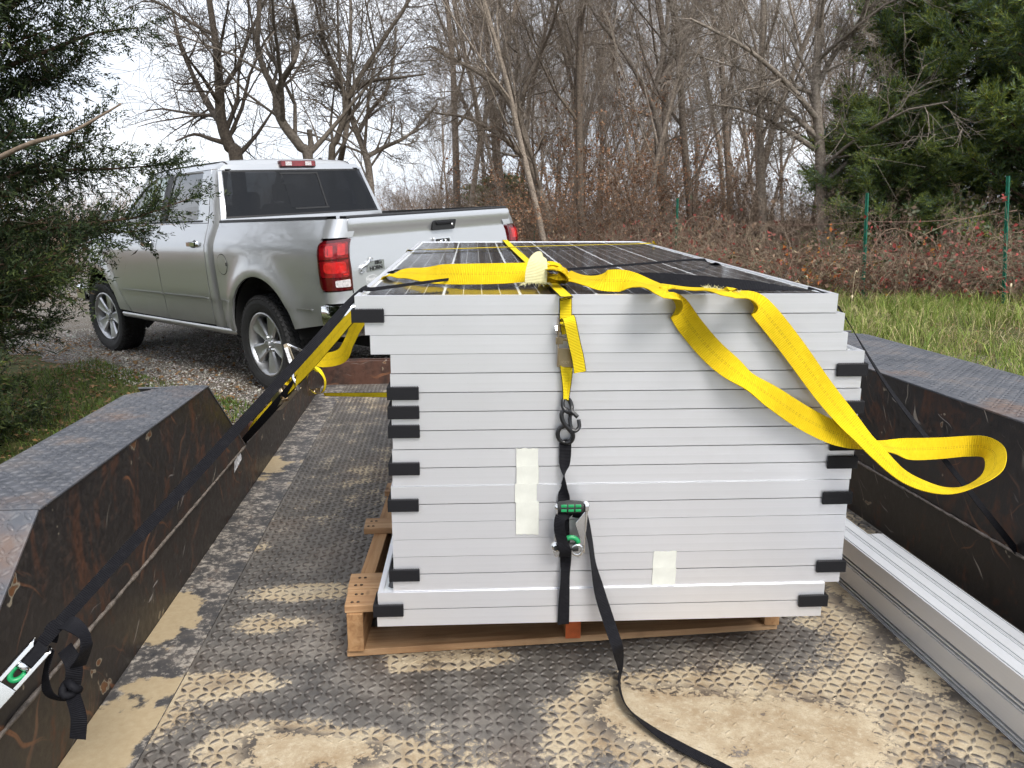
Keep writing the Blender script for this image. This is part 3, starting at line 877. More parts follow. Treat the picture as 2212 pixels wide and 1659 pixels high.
# ================================================================ aluminium mounting rails on the right of the deck
def rail_mesh(L):
    w, h = 0.041, 0.0705
    # outline with T-slots on the left side and on the top
    P = [(0, 0), (w, 0), (w, h), (w * 0.66, h), (w * 0.66, h - 0.004), (w * 0.34, h - 0.004), (w * 0.34, h), (0.0035, h), (0.0035, h - 0.0035), (0, h - 0.0035),
         (0, 0.0255), (0.0015, 0.024), (0.007, 0.024), (0.007, 0.0165), (0.0, 0.0165), (0, 0.0145), (0.004, 0.0135), (0.004, 0.0075), (0.0, 0.0065)]
    P = [(0, 0), (w, 0), (w, h), (w - .003, h), (w - .003, h - .002), (w - .006, h - .002), (w - .006, h), (0.0075, h), (0.0075, h - 0.006), (0.0038, h - 0.006), (0.0038, h), (0, h),
         (0, h - 0.0470), (0.0012, h - 0.0480), (0.012, h - 0.0480), (0.012, h - 0.0535), (0.0, h - 0.0535), (0.0, h - 0.0575), (0.012, h - 0.0575), (0.012, h - 0.0625), (0.0, h - 0.0635), (0.0, h - 0.066), (0.0025, h - 0.067), (0.0025, h - 0.0685), (0.0, h - 0.0692)]
    return MB().prism(P, 0, L, 'y').mesh('mounting_rail')
rail_defs = [(0, 0, 2.75, 'bottom rail of the near column'), (1, 0, 2.72, 'bottom rail of the middle column'), (2, 0, 2.08, 'bottom rail of the far column'),
             (0, 1, 2.75, 'top rail nearest the panels'), (1, 1, 2.72, 'top rail in the middle'), (2, 1, 1.965, 'top rail against the black trailer side, its cut end showing')]
for cx, lv, yend, txt in rail_defs:
    L = yend - 0.25
    me = rail_mesh(L); me.materials.append(M_ALU_RAIL)
    o = link_mesh('aluminium_rail', me)
    o.location = tr2w(1.115 + cx * 0.0418, 0.25, 0.0035 + lv * 0.071)
    o.rotation_euler = (0, 0, TR_YAW)
    tag(o, f'long grooved aluminium mounting rail, {txt}', 'mounting rail', 'aluminium rails laid along the right of the deck')

# ================================================================ pickup truck
TK_LOC = (-1.3421, 7.0593, -0.3483); TK_YAW, TK_PITCH, TK_ROLL = 0.808, -0.0183, -0.0538
truck = new_empty('pickup_truck', TK_LOC, 0, 'silver crew cab pickup truck parked on the gravel drive ahead of the trailer', 'pickup truck')
TK_M = Matrix.Rotation(TK_YAW, 3, 'Z') @ Matrix.Rotation(TK_PITCH, 3, 'X') @ Matrix.Rotation(TK_ROLL, 3, 'Y')
truck.rotation_euler = TK_M.to_euler()

def make_paint():
    t = NT('silver_paint'); o = t.coord(); 
    fl = t.noise(o, 900, 2); d = t.noise(o, 1.5, 4, 0.6)
    z = t.sep(o)[2]
    c = t.mix(fl, (0.46, 0.475, 0.49), (0.60, 0.615, 0.635))
    dust = t.math('MULTIPLY', t.ramp(z, [(0.45, 0.55), (0.85, 0.0)]), t.ramp(d, [(0.35, 0.3), (0.65, 1.0)]))
    c = t.mix(dust, c, (0.33, 0.31, 0.28))
    t.p(Base_Color=c, Metallic=0.62, Roughness=t.math('ADD', 0.30, t.math('MULTIPLY', dust, 0.3)), Coat_Weight=t.math('SUBTRACT', 1.0, dust), Coat_Roughness=0.03)
    return t.m
M_PAINT = make_paint()
M_CHROME = plain('chrome', (0.82, 0.83, 0.84), 0.07, 1.0)
M_RIM = plain('machined_alloy', (0.56, 0.57, 0.59), 0.34, 0.85, var=0.08)
M_BLACKTRIM = plain('black_trim', (0.012, 0.012, 0.013), 0.5, bump=0.1)
M_DARK = plain('shadowed_underside', (0.008, 0.008, 0.008), 0.9)
M_SEAL = plain('rubber_seal', (0.010, 0.010, 0.011), 0.55)
M_RUBBER = plain('tyre_rubber', (0.018, 0.018, 0.019), 0.72, var=0.3, vs=20, bump=0.2, bs=120)
M_SEAT = plain('dark_seat_cloth', (0.03, 0.03, 0.033), 0.9)
M_PRIV = make_glass('privacy_glass', (0.045, 0.045, 0.05), 0.04, 0.01)
M_SIDEGLASS = make_glass('door_glass', (0.55, 0.60, 0.58), 0.10, 0.01)
M_SIDEPRIV = make_glass('tinted_door_glass', (0.10, 0.10, 0.11), 0.16, 0.01)
M_REDLENS = plain('red_lens', (0.19, 0.004, 0.007), 0.15, var=0.6, vs=18, bump=0.5, bs=40, Coat_Weight=1.0, Coat_Roughness=0.02)
M_REDDARK = plain('dark_red_lens', (0.075, 0.002, 0.004), 0.12, Coat_Weight=1.0, Coat_Roughness=0.02)
M_CLEARLENS = plain('clear_lens', (0.55, 0.52, 0.52), 0.15, var=0.35, vs=60, Coat_Weight=1.0, bump=0.8, bs=60)
M_BOWL = plain('bright_red_bowl', (0.50, 0.010, 0.010), 0.2, var=0.35, vs=22, bump=0.4, bs=50, Coat_Weight=1.0)
M_WHITEPRINT = plain('white_sticker', (0.75, 0.75, 0.76), 0.5)
M_BADGEBLACK = plain('badge_black', (0.015, 0.015, 0.015), 0.4)
M_GREYMETAL = plain('brushed_badge', (0.5, 0.51, 0.52), 0.25, 1.0)

def seg_round(P, r=0.03, n=4):
    """round the corners of a 2D polygon"""
    out = []; m = len(P)
    for i in range(m):
        p0, p1, p2 = (np.array(P[(i - 1) % m], float), np.array(P[i], float), np.array(P[(i + 1) % m], float))
        rr = r[i] if hasattr(r, '__len__') else r
        if rr <= 0: out.append(tuple(p1)); continue
        a = p0 - p1; b = p2 - p1
        k = min(rr, 0.45 * np.linalg.norm(a), 0.45 * np.linalg.norm(b))
        A = p1 + a / np.linalg.norm(a) * k; B = p1 + b / np.linalg.norm(b) * k
        for j in range(n + 1):
            t_ = j / n; out.append(tuple((1 - t_) ** 2 * A + 2 * t_ * (1 - t_) * p1 + t_ ** 2 * B))
    return out

def resample(P, sp):
    out = []
    m = len(P)
    for i in range(m):
        a = np.array(P[i], float); b = np.array(P[(i + 1) % m], float)
        k = max(1, int(math.ceil(np.linalg.norm(b - a) / sp)))
        for j in range(k): out.append(tuple(a + (b - a) * j / k))
    return out

def in_poly(p, P):
    x, y = p; c = False; n = len(P); j = n - 1
    for i in range(n):
        xi, yi = P[i]; xj, yj = P[j]
        if ((yi > y) != (yj > y)) and x < (xj - xi) * (y - yi) / (yj - yi + 1e-12) + xi: c = not c
        j = i
    return c

def patch(name, P, fn, mat, parent, sp=0.05, flange=0.014, fdir=None, mirror=False, off=0.0):
    """a sheet-metal panel: 2D outline P mapped to 3D by fn, edges turned in by flange along fdir"""
    P = resample(P, sp)
    xs = [p[0] for p in P]; ys = [p[1] for p in P]
    pts = [Vector(p) for p in P]; n = len(pts)
    x = min(xs) + sp * 0.5
    def dmin(q): return min((q[0] - p[0]) ** 2 + (q[1] - p[1]) ** 2 for p in P)
    while x < max(xs):
        y = min(ys) + sp * 0.5
        while y < max(ys):
            if in_poly((x, y), P) and dmin((x, y)) > (sp * 0.45) ** 2: pts.append(Vector((x, y)))
            y += sp
        x += sp
    ed = [(i, (i + 1) % n) for i in range(n)]
    vo, eo, fo, ov, oe, of = delaunay_2d_cdt(pts, ed, [list(range(n))], 1, 1e-5)
    V = [fn(v.x, v.y) for v in vo]
    F = [tuple(f) for f in fo]
    mb = MB(); mb.add(V, F)
    obs = [i for i in range(n)]
    # flange with its own vertices, so the edge stays crisp
    if flange > 0 and fdir is not None:
        B = [fn(*p) for p in P]
        fd = [Vector(fdir(*p)) if callable(fdir) else Vector(fdir) for p in P]
        C_ = [b + d * flange for b, d in zip(B, fd)]
        mb.add(B + C_, [(i, (i + 1) % n, (i + 1) % n + n, i + n) for i in range(n)])
    if mirror:
        mb.v = [(-p[0], p[1], p[2]) for p in mb.v]
    me = bpy.data.meshes.new(name); me.from_pydata([tuple(p) for p in mb.v], [], mb.f)
    for p in me.polygons: p.use_smooth = True
    me.update()
    return link_mesh(name, me, mat, parent)

def lerp_tab(T, z):
    if z <= T[0][0]: return T[0][1]
    for (a, b), (c, d) in zip(T, T[1:]):
        if z <= c:
            t_ = (z - a) / (c - a); t_ = t_ * t_ * (3 - 2 * t_) * 0.35 + t_ * 0.65
            return b + (d - b) * t_
    return T[-1][1]
SIDE = [(0.40, 0.925), (0.47, 0.955), (0.56, 0.972), (0.66, 0.980), (0.725, 0.984), (0.745, 0.992), (0.90, 0.998), (1.05, 1.002), (1.15, 1.000), (1.21, 0.992), (1.26, 0.972), (1.31, 0.950), (1.36, 0.925), (1.40, 0.905), (1.44, 0.892)]
UPPER = [(1.38, 0.915), (1.42, 0.900), (1.55, 0.858), (1.70, 0.806), (1.82, 0.757), (1.86, 0.735), (1.90, 0.70)]
ARCH_R = (-0.04, 0.455, 0.515); ARCH_F = (3.545, 0.455, 0.505)
def side_x(y, z):
    x = lerp_tab(SIDE, z)
    for cy, cz, r in (ARCH_R, ARCH_F):
        d = math.hypot(y - cy, z - cz)
        if d < r + 0.25:
            e = (d - (r + 0.035)) / 0.075
            x += 0.020 * math.exp(-e * e) + 0.012 * max(0.0, 1 - max(0, d - r) / 0.22)
    if y > 3.2: x -= 0.03 * (y - 3.2) ** 2 * 2.0
    return x
CR = 0.11; YC = -0.99
def bed_pt(u, z):
    """u is y along the side; below YC it runs round the rear corner"""
    if u >= YC: return Vector((-side_x(u, z), u, z))
    xw = side_x(YC, z); s = YC - u; th = s / CR
    if th <= math.pi / 2: return Vector((-(xw - CR + CR * math.cos(th)), YC - CR * math.sin(th), z))
    return Vector((-(xw - CR - (s - CR * math.pi / 2)), YC - CR, z))
def cab_pt(y, z):
    x = side_x(y, z) if z < 1.38 else (lerp_tab(UPPER, z))
    yr = 0.70 + max(0.0, (z - 1.40)) * 0.34        # rear corner of the cab rounds in
    d = yr + 0.12 - y
    if d > 0: x -= 0.12 - math.sqrt(max(0.0, 0.0144 - min(d, 0.119) ** 2))
    if y > 2.2 and z > 1.4: x -= 0.05 * (y - 2.2) * (z - 1.4)
    return Vector((-x, y, z))
INW = (0.9, 0, -0.1)

def arc(cy, cz, r, a0, a1, n=18):
    return [(cy + r * math.cos(math.radians(a0 + (a1 - a0) * i / n)), cz + r * math.sin(math.radians(a0 + (a1 - a0) * i / n))) for i in range(n + 1)]

def both(fn_):
    for mir in (False, True): fn_(mir)

# --- bed sides with wheel arch, turned round the rear corner
UE = YC - CR * math.pi / 2 - 0.062            # seam with the tailgate
bed_out = [(0.650, 0.475), (0.655, 1.398)] + [(-0.9, 1.398), (YC - 0.03, 1.398), (UE, 1.39), (UE, 1.265), (-0.985, 1.265), (-0.985, 0.885), (UE, 0.885), (UE, 0.80), (-1.0, 0.80), (-0.96, 0.78), (-0.945, 0.64), (-0.60, 0.59)]
bed_out += arc(ARCH_R[0], ARCH_R[1], ARCH_R[2], 166, 4, 26) + [(0.50, 0.475)]
def mk(mir):
    b = patch('bed_side', bed_out, bed_pt, M_PAINT, truck, 0.045, 0.02, INW, mir)
    # wheel arch liner
    A = arc(ARCH_R[0], ARCH_R[1], ARCH_R[2] + 0.004, 175, -5, 20)
    mb = MB(); V = []; F = []
    for (y, z) in A:
        V += [(-0.975, y, z), (-0.55, y, z)]
    for i in range(len(A) - 1): F.append((2 * i, 2 * i + 1, 2 * i + 3, 2 * i + 2))
    mb.add(V, F); 
    cc = len(mb.v)
    mb.add([(-0.55, y, z) for y, z in A] + [(-0.55, ARCH_R[0], 0.2)], [(i, i + 1, len(A)) for i in range(len(A) - 1)])
    if mir: mb.v = [(-p[0], p[1], p[2]) for p in mb.v]
    mb.build('wheel_liner', M_DARK, truck)
    # round fuel door on the left only
    if not mir:
        cy, cz, r = 0.515, 1.055, 0.083
        ring = [(cy + r * math.cos(a), cz + r * math.sin(a)) for a in np.linspace(0, 2 * math.pi, 28, endpoint=False)]
        ring2 = [(cy + (r + 0.006) * math.cos(a), cz + (r + 0.006) * math.sin(a)) for a in np.linspace(0, 2 * math.pi, 28, endpoint=False)]
        patch('fuel_door_gap', ring2, lambda y, z: bed_pt(y, z) + Vector((-0.0012, 0, 0)), M_SEAL, b, 0.04, 0)
        patch('fuel_door', ring, lambda y, z: bed_pt(y, z) + Vector((-0.0035, 0, 0)), M_PAINT, b, 0.03, 0.003, INW)
        patch('fuel_door_notch', [(cy - r - .004, cz - 0.017), (cy - r + 0.018, cz - 0.010), (cy - r + 0.018, cz + 0.012), (cy - r - .004, cz + 0.017)], lambda y, z: bed_pt(y, z) + Vector((-0.0045, 0, 0)), M_SEAL, b, 0.02, 0)
        # pressed moulding line low on the side
    for (ya, yb) in ((0.655, 0.46), (-0.60, -0.80)):
        patch('side_moulding', [(ya, 0.735), (yb, 0.738), (yb, 0.748), (ya, 0.748)], lambda y, z: bed_pt(y, z) + Vector((-0.004, 0, 0)), M_PAINT, b, 0.05, 0.004, INW, mir)
    # black plastic cap along the top of the bed
    V = []; F = []
    ys = np.linspace(0.66, YC - 0.0, 14)
    for y in ys:
        x = lerp_tab(SIDE, 1.398)
        V += [(-x - 0.004, y, 1.397), (-x + 0.004, y, 1.417), (-x + 0.075, y, 1.417), (-x + 0.08, y, 1.36)]
    for i in range(len(ys) - 1):
        for k in range(3): F.append((4 * i + k, 4 * i + k + 1, 4 * i + k + 5, 4 * i + k + 4))
    mb = MB().add(V, F)
    if mir: mb.v = [(-p[0], p[1], p[2]) for p in mb.v]
    mb.build('bed_rail_cap', M_BLACKTRIM, truck, smooth=True, sharp=50)
    mb = MB().bbox(-0.83, -0.82, -1.06, 0.66, 0.85, 1.39)
    if mir: mb.v = [(-p[0], p[1], p[2]) for p in mb.v]
    mb.build('bed_inner_wall', M_BLACKTRIM, truck)
    # ---- tail light, wrapping the corner
    off = 0.012
    def tl(u, z):
        p = bed_pt(u, z); 
        th = min(max((YC - u) / CR, 0), math.pi / 2)
        bulge = off * (1 - ((z - 1.075) / 0.21) ** 4 * 0.55)
        return p + Vector((-math.cos(th), -math.sin(th), 0)) * bulge
    U0, U1 = -0.975, UE + 0.002
    out = seg_round([(U0, 0.895), (U0 + 0.004, 1.245), (U1, 1.258), (U1, 0.892)], [0.05, 0.07, 0.015, 0.015], 5)
    L = patch('tail_light', out, tl, M_REDDARK, truck, 0.022, 0.03, lambda u, z: (0.7, 0.7, 0), mir)
    def tl2(k): return lambda u, z: tl(u, z) + Vector((-0.6, -0.8, 0)).normalized() * k
    W = U0 - U1
    a, b_ = U0 - 0.022, U1 + 0.014
    patch('brake_lens', seg_round([(a, 0.99), (a, 1.225), (b_, 1.24), (b_, 0.985)], 0.03), tl2(0.003), M_REDLENS, L, 0.022, 0.004, (0.6, 0.8, 0), mir)
    patch('lens_band', [(a, 1.105), (a, 1.118), (b_, 1.125), (b_, 1.112)], tl2(0.0045), M_REDDARK, L, 0.03, 0, None, mir)
    patch('lens_bowl', seg_round([(a - 0.03, 1.02), (a - 0.03, 1.095), (b_ + 0.02, 1.10), (b_ + 0.02, 1.015)], 0.03), tl2(0.0055), M_BOWL, L, 0.03, 0.003, (0.6, 0.8, 0), mir)
    for (u0, u1, z0, z1) in ((a - 0.05, a - 0.10, 1.135, 1.215), (a - 0.13, a - 0.19, 1.145, 1.225), (a - 0.16, a - 0.20, 1.00, 1.012)):
        patch('lens_facet', seg_round([(u0, z0), (u0, z1), (u1, z1), (u1, z0)], 0.012), tl2(0.0042), M_BOWL, L, 0.03, 0.002, (0.6, 0.8, 0), mir)
    patch('reverse_lens', seg_round([(a - 0.10, 0.918), (a - 0.10, 0.966), (b_ - 0.002, 0.970), (b_ - 0.002, 0.914)], 0.010), tl2(0.004), M_CLEARLENS, L, 0.02, 0.004, (0.6, 0.8, 0), mir)
both(mk)
MB().bbox(-0.82, 0.82, -1.04, 0.66, 0.83, 0.85).build('bed_floor', M_BLACKTRIM, truck)
MB().bbox(-0.86, 0.86, 0.645, 0.66, 0.6, 1.37).build('bed_front_wall', M_PAINT, truck)

# --- tailgate
def tg(x, z):
    y = YC - CR - 0.004
    if z > 1.33: y -= 0.010
    elif z > 1.285: y += -0.010 + 0.026 * (1.33 - z) / 0.045
    else: y += 0.016 - 0.016 * min(1, (1.285 - z) / 0.25)
    if z > 1.385: y += (z - 1.385) * 0.9
    return Vector((x, y, z))
TG0, TG1 = -0.818, 0.838
gate = patch('tailgate', seg_round([(TG0, 0.70), (TG1, 0.70), (TG1, 1.395), (TG0, 1.395)], [0.02, 0.02, 0.03, 0.03]), tg, M_PAINT, truck, 0.03, 0.02, (0, 1, 0))
MB().prism([(YC - CR + 0.004, 1.388), (YC - CR + 0.004, 1.405), (YC - CR + 0.02, 1.415), (YC - CR + 0.09, 1.415), (YC - CR + 0.09, 1.388)], TG0 + 0.003, TG1 - 0.003, 'x').build('tailgate_cap', M_BLACKTRIM, gate, bevel=0.004)
MB().bbox(TG0 + 0.01, TG1 - 0.01, YC - CR + 0.03, YC - CR + 0.06, 0.70, 1.387).build('tailgate_inner', M_BLACKTRIM, gate)
hc = 0.087
patch('handle_recess', seg_round([(hc - 0.128, 1.262), (hc + 0.105, 1.262), (hc + 0.132, 1.338), (hc - 0.112, 1.338)], 0.014), lambda x, z: Vector((x, YC - CR - 0.0195, z)), M_BLACKTRIM, gate, 0.04, 0.018, (0, 1, 0))
MB().bbox(hc - 0.09, hc + 0.07, YC - CR - 0.033, YC - CR - 0.021, 1.305, 1.328).build('tailgate_handle', M_BLACKPLASTIC, gate, bevel=0.005)
MB().lathe([(0, -0.004), (0.010, -0.004), (0.011, 0.0)], 14, Matrix.Translation((hc + 0.085, YC - CR - 0.020, 1.298)), 'y').build('keyhole', M_CHROME, gate, smooth=True)

def text_mesh(body, size, depth=0.001, bold=0.0, spacing=1.0):
    cu = bpy.data.curves.new('lettering', 'FONT'); cu.body = body; cu.size = size; cu.extrude = depth; cu.offset = bold
    cu.space_character = spacing; cu.align_x = 'CENTER'; cu.align_y = 'CENTER'
    o = bpy.data.objects.new('lettering', cu); COL.objects.link(o)
    dg = bpy.context.evaluated_depsgraph_get(); me = bpy.data.meshes.new_from_object(o.evaluated_get(dg))
    bpy.data.objects.remove(o); bpy.data.curves.remove(cu)
    me.materials.clear()
    return me
def rear_text(body, size, x, z, y, mat, parent, bold=0.0, rot=0.0, depth=0.0008, shear=0.0, spacing=1.0):
    me = text_mesh(body, size, depth, bold, spacing)
    o = link_mesh('lettering', me, mat, parent)
    o.matrix_local = Matrix.Translation((x, y, z)) @ Matrix.Rotation(math.pi / 2, 4, 'X') @ Matrix.Rotation(rot, 4, 'Z')
    return o
# maker's shield: chrome frame, dark field, two pale horn curls
ye = YC - CR - 0.012
sh_o = seg_round([(-0.028, 1.205), (0.150, 1.205), (0.142, 1.08), (0.061, 1.035), (-0.020, 1.08)], 0.012)
em = patch('emblem_frame', sh_o, lambda x, z: Vector((x, ye - 0.006, z)), M_CHROME, gate, 0.03, 0.012, (0, 1, 0))
patch('emblem_field', [((x - 0.061) * 0.84 + 0.061, (z - 1.14) * 0.82 + 1.14) for x, z in sh_o], lambda x, z: Vector((x, ye - 0.0075, z)), M_BADGEBLACK, em, 0.03, 0)
for s in (-1, 1):
    pts = [(0.061 + s * (0.008 + 0.033 * math.sin(a * 1.0)), ye - 0.014, 1.150 + 0.028 * math.cos(a)) for a in np.linspace(0.1, 4.2, 12)]
    MB().tube(pts, [0.012 - 0.0006 * k for k in range(12)], 8).build('horn', M_CHROME, em, smooth=True)
pts = [(0.061, ye - 0.014, 1.165), (0.061, ye - 0.02, 1.13), (0.061, ye - 0.016, 1.09), (0.061, ye - 0.010, 1.07)]
MB().tube(pts, [0.012, 0.018, 0.014, 0.009], 8).build('muzzle', M_CHROME, em, smooth=True)
# trim badge: plate with black letters and a leaping ram at its left
yb2 = YC - CR - 0.010
bg = patch('badge_plate', seg_round([(-0.690, 1.003), (-0.527, 1.012), (-0.527, 1.083), (-0.680, 1.078)], 0.004), lambda x, z: Vector((x, yb2, z)), M_GREYMETAL, gate, 0.04, 0.006, (0, 1, 0))
rear_text('BIG', 0.040, -0.583, 1.066, yb2 - 0.0022, M_BADGEBLACK, bg, 0.0012, 0.05)
rear_text('HORN', 0.040, -0.605, 1.027, yb2 - 0.0022, M_BADGEBLACK, bg, 0.0012, 0.05)
ramp_pts = [(-0.752, 1.000), (-0.742, 1.035), (-0.725, 1.048), (-0.70, 1.055), (-0.672, 1.075), (-0.655, 1.092)]
MB().tube([(x, yb2 - 0.006, z) for x, z in ramp_pts], [0.004, 0.008, 0.012, 0.013, 0.012, 0.008], 8).build('leaping_ram', M_CHROME, bg, smooth=True)
cring = [(-0.650 + 0.014 * math.cos(a), yb2 - 0.008, 1.092 + 0.014 * math.sin(a)) for a in np.linspace(0, 5.4, 12)]
MB().tube(cring, 0.0048, 6).build('curled_horn', M_CHROME, bg, smooth=True)
MB().tube([(-0.752, yb2 - 0.004, 1.012), (-0.735, yb2 - 0.004, 0.998), (-0.715, yb2 - 0.004, 1.012)], 0.004, 6).build('hind_leg', M_CHROME, bg, smooth=True)
# dealer's decal: white oval outline with script lettering
ys = YC - CR + 0.0015 
ring = [(-0.645 + 0.055 * math.cos(a), ys - 0.0048, 0.944 + 0.034 * math.sin(a)) for a in np.linspace(0, 2 * math.pi, 30, endpoint=False)]
dc = MB().tube(ring, 0.0022, 6, closed=True).build('dealer_decal', M_WHITEPRINT, gate, smooth=True)
rear_text('Vaughn', 0.034, -0.645, 0.949, ys - 0.005, M_WHITEPRINT, dc, 0.0006, 0.02)
rear_text('Automotive', 0.012, -0.640, 0.930, ys - 0.005, M_WHITEPRINT, dc, 0.0002)
rear_text('OTTUMWA', 0.013, -0.645, 0.900, ys - 0.005, M_WHITEPRINT, dc, 0.0002)

# --- rear bumper
def bump_profile(mir):
    pass
mb = MB()
plan = [(-0.985, -0.93), (-0.995, -1.05), (-0.96, -1.17), (-0.80, -1.235), (-0.4, -1.26), (0, -1.265), (0.4, -1.26), (0.80, -1.235), (0.96, -1.17), (0.995, -1.05), (0.985, -0.93)]
secz = [(0.0, 0.79), (-0.012, 0.775), (-0.016, 0.70), (-0.006, 0.61), (0.02, 0.565), (0.06, 0.555)]
V = []; F = []; m = len(secz)
plan2 = catmull([(p[0], p[1]) for p in plan], 4)
cen = np.array([0, -0.8])
for p in plan2:
    d = (np.array(p) - cen); d = d / np.linalg.norm(d)
    V.append((p[0] - d[0] * 0.12, p[1] - d[1] * 0.12, 0.792))
    for (o_, z) in secz: V.append((p[0] - d[0] * o_, p[1] - d[1] * o_, z))
m += 1
for i in range(len(plan2) - 1):
    for k in range(m - 1): F.append((i * m + k, i * m + k + 1, (i + 1) * m + k + 1, (i + 1) * m + k))
bump = mb.add(V, F).build('rear_bumper', M_CHROME, truck, smooth=True, sharp=45)
MB().bbox(-0.55, 0.55, -1.262, -1.12, 0.794, 0.806).build('bumper_step', M_BLACKTRIM, bump, bevel=0.004)
MB().bbox(-0.17, 0.17, -1.272, -1.262, 0.62, 0.74).build('plate_recess', M_BLACKTRIM, bump)
MB().bbox(-0.045, 0.045, -1.33, -1.0, 0.44, 0.53).build('hitch_receiver', M_BLACKTRIM, truck, bevel=0.004)
# chrome line over the bumper end
# --- cab: doors, pillars, rear corner
fd_out = [(1.861, 0.495), (1.861, 1.395)] + [(2.93, 1.385), (3.05, 1.20), (3.045, 0.93), (2.95, 0.70), (2.80, 0.505)]
rd_out = [(0.885, 0.505), (0.85, 0.75), (0.832, 1.10), (0.84, 1.25), (0.868, 1.395), (1.848, 1.395), (1.848, 0.495)]
fr_win = [(1.865, 1.425), (1.865, 1.845), (2.18, 1.835), (2.42, 1.76), (2.72, 1.565), (2.86, 1.425)]
rr_win = [(1.085, 1.425), (1.155, 1.845), (1.765, 1.850), (1.815, 1.425)]
def hole_frame(name, outer, inner, fn, mat, parent, mir, sp=0.03):
    """ring of panel between two outlines of equal point count"""
    n = 48
    def rs(P):
        P = [np.array(p, float) for p in P] + [np.array(P[0], float)]
        L = np.cumsum([0] + [np.linalg.norm(P[i + 1] - P[i]) for i in range(len(P) - 1)])
        out = []
        for k in range(n):
            s = L[-1] * k / n; i = max(0, np.searchsorted(L, s, 'right') - 1); i = min(i, len(P) - 2)
            out.append(P[i] + (P[i + 1] - P[i]) * (s - L[i]) / max(1e-9, L[i + 1] - L[i]))
        return out
    A, B = rs(outer), rs(inner); K = 4
    V = []; F = []
    for k in range(K + 1):
        for i in range(n):
            q = A[i] * (1 - k / K) + B[i] * k / K; V.append(fn(q[0], q[1]))
    for k in range(K):
        for i in range(n): F.append((k * n + i, k * n + (i + 1) % n, (k + 1) * n + (i + 1) % n, (k + 1) * n + i))
    b = len(V)
    for i in range(n): V.append(fn(B[i][0], B[i][1]) + Vector((0.02, 0, 0)))
    for i in range(n): F.append((K * n + i, K * n + (i + 1) % n, b + (i + 1) % n, b + i))
    mb = MB().add(V, F)
    if mir: mb.v = [(-p[0], p[1], p[2]) for p in mb.v]
    return mb.build(name, mat, parent, smooth=True)
def mk(mir):
    inw = INW
    fd = patch('front_door', fd_out, cab_pt, M_PAINT, truck, 0.05, 0.02, inw, mir)
    rd = patch('rear_door', rd_out, cab_pt, M_PAINT, truck, 0.05, 0.02, inw, mir)
    # upper door frames
    hole_frame('window_frame', [(0.872, 1.40), (0.90, 1.55), (0.965, 1.75), (1.01, 1.845), (1.06, 1.875), (1.85, 1.893), (1.85, 1.40)],
               [(1.085, 1.425), (1.11, 1.575), (1.14, 1.76), (1.155, 1.83), (1.18, 1.845), (1.765, 1.850), (1.815, 1.425)], cab_pt, M_PAINT, rd, mir)
    hole_frame('window_frame', [(1.856, 1.40), (1.856, 1.893), (2.18, 1.888), (2.46, 1.80), (2.78, 1.58), (2.94, 1.40)], fr_win, cab_pt, M_PAINT, fd, mir)
    ins = lambda y, z: cab_pt(y, z) + Vector((0.012, 0, 0))
    g1 = patch('window', seg_round(rr_win, 0.03), ins, M_SIDEPRIV, rd, 0.06, 0, None, mir)
    g2 = patch('window', seg_round(fr_win, 0.02), ins, M_SIDEGLASS, fd, 0.06, 0, None, mir)
    # black B-pillar and sill seals
    out = lambda k: (lambda y, z: cab_pt(y, z) + Vector((-k, 0, 0)))
    patch('pillar_trim', [(1.772, 1.425), (1.765, 1.852), (1.848, 1.852), (1.848, 1.425)], out(0.002), M_BLACKTRIM, rd, 0.05, 0.004, inw, mir)
    patch('pillar_trim', [(1.858, 1.425), (1.858, 1.852), (1.90, 1.848), (1.90, 1.425)], out(0.002), M_BLACKTRIM, fd, 0.05, 0.004, inw, mir)
    patch('window_seal', [(0.98, 1.408), (0.98, 1.424), (1.845, 1.424), (1.845, 1.408)], out(0.003), M_SEAL, rd, 0.05, 0.006, inw, mir)
    patch('window_seal', [(1.860, 1.408), (1.860, 1.424), (2.90, 1.424), (2.90, 1.408)], out(0.003), M_SEAL, fd, 0.05, 0.006, inw, mir)
    # low moulding pressed into the doors
    for par, ya, yb in ((rd, 0.90, 1.84), (fd, 1.868, 2.90)):
        patch('side_moulding', [(ya, 0.735), (yb, 0.735), (yb, 0.750), (ya, 0.750)], out(0.004), M_PAINT, par, 0.05, 0.004, inw, mir)
    # chrome handles with dished cups
    for par, yc, zc in ((rd, 1.04, 1.222), (fd, 2.06, 1.222)):
        s = 1 if mir else -1
        x0 = -cab_pt(yc, zc).x
        cup = [(yc + 0.082 * math.cos(a), zc + 0.035 * math.sin(a)) for a in np.linspace(0, 2 * math.pi, 20, endpoint=False)]
        patch('handle_cup', cup, out(0.0008), M_BLACKTRIM, par, 0.03, 0, None, mir)
        mb = MB()
        pts = [(x0 + 0.000, yc + 0.100), (x0 + 0.026, yc + 0.080), (x0 + 0.034, yc), (x0 + 0.026, yc - 0.080), (x0 + 0.000, yc - 0.100)]
        c = catmull(pts, 5); V = []; F = []
        ring = [(0.012, -0.020), (0.012, 0.020), (0.002, 0.024), (-0.006, 0.018), (-0.006, -0.018), (0.002, -0.024)]
        for (px, py) in c:
            for (dx, dz) in ring: V.append((s * (px + dx * 0.7), py, zc + dz * 0.85))
        for i in range(len(c) - 1):
            for k in range(6): F.append((i * 6 + k, i * 6 + (k + 1) % 6, (i + 1) * 6 + (k + 1) % 6, (i + 1) * 6 + k))
        F += [tuple(range(6)), tuple(range((len(c) - 1) * 6, len(c) * 6))]
        mb.add(V, F).build('door_handle', M_CHROME, par, smooth=True, sharp=50)
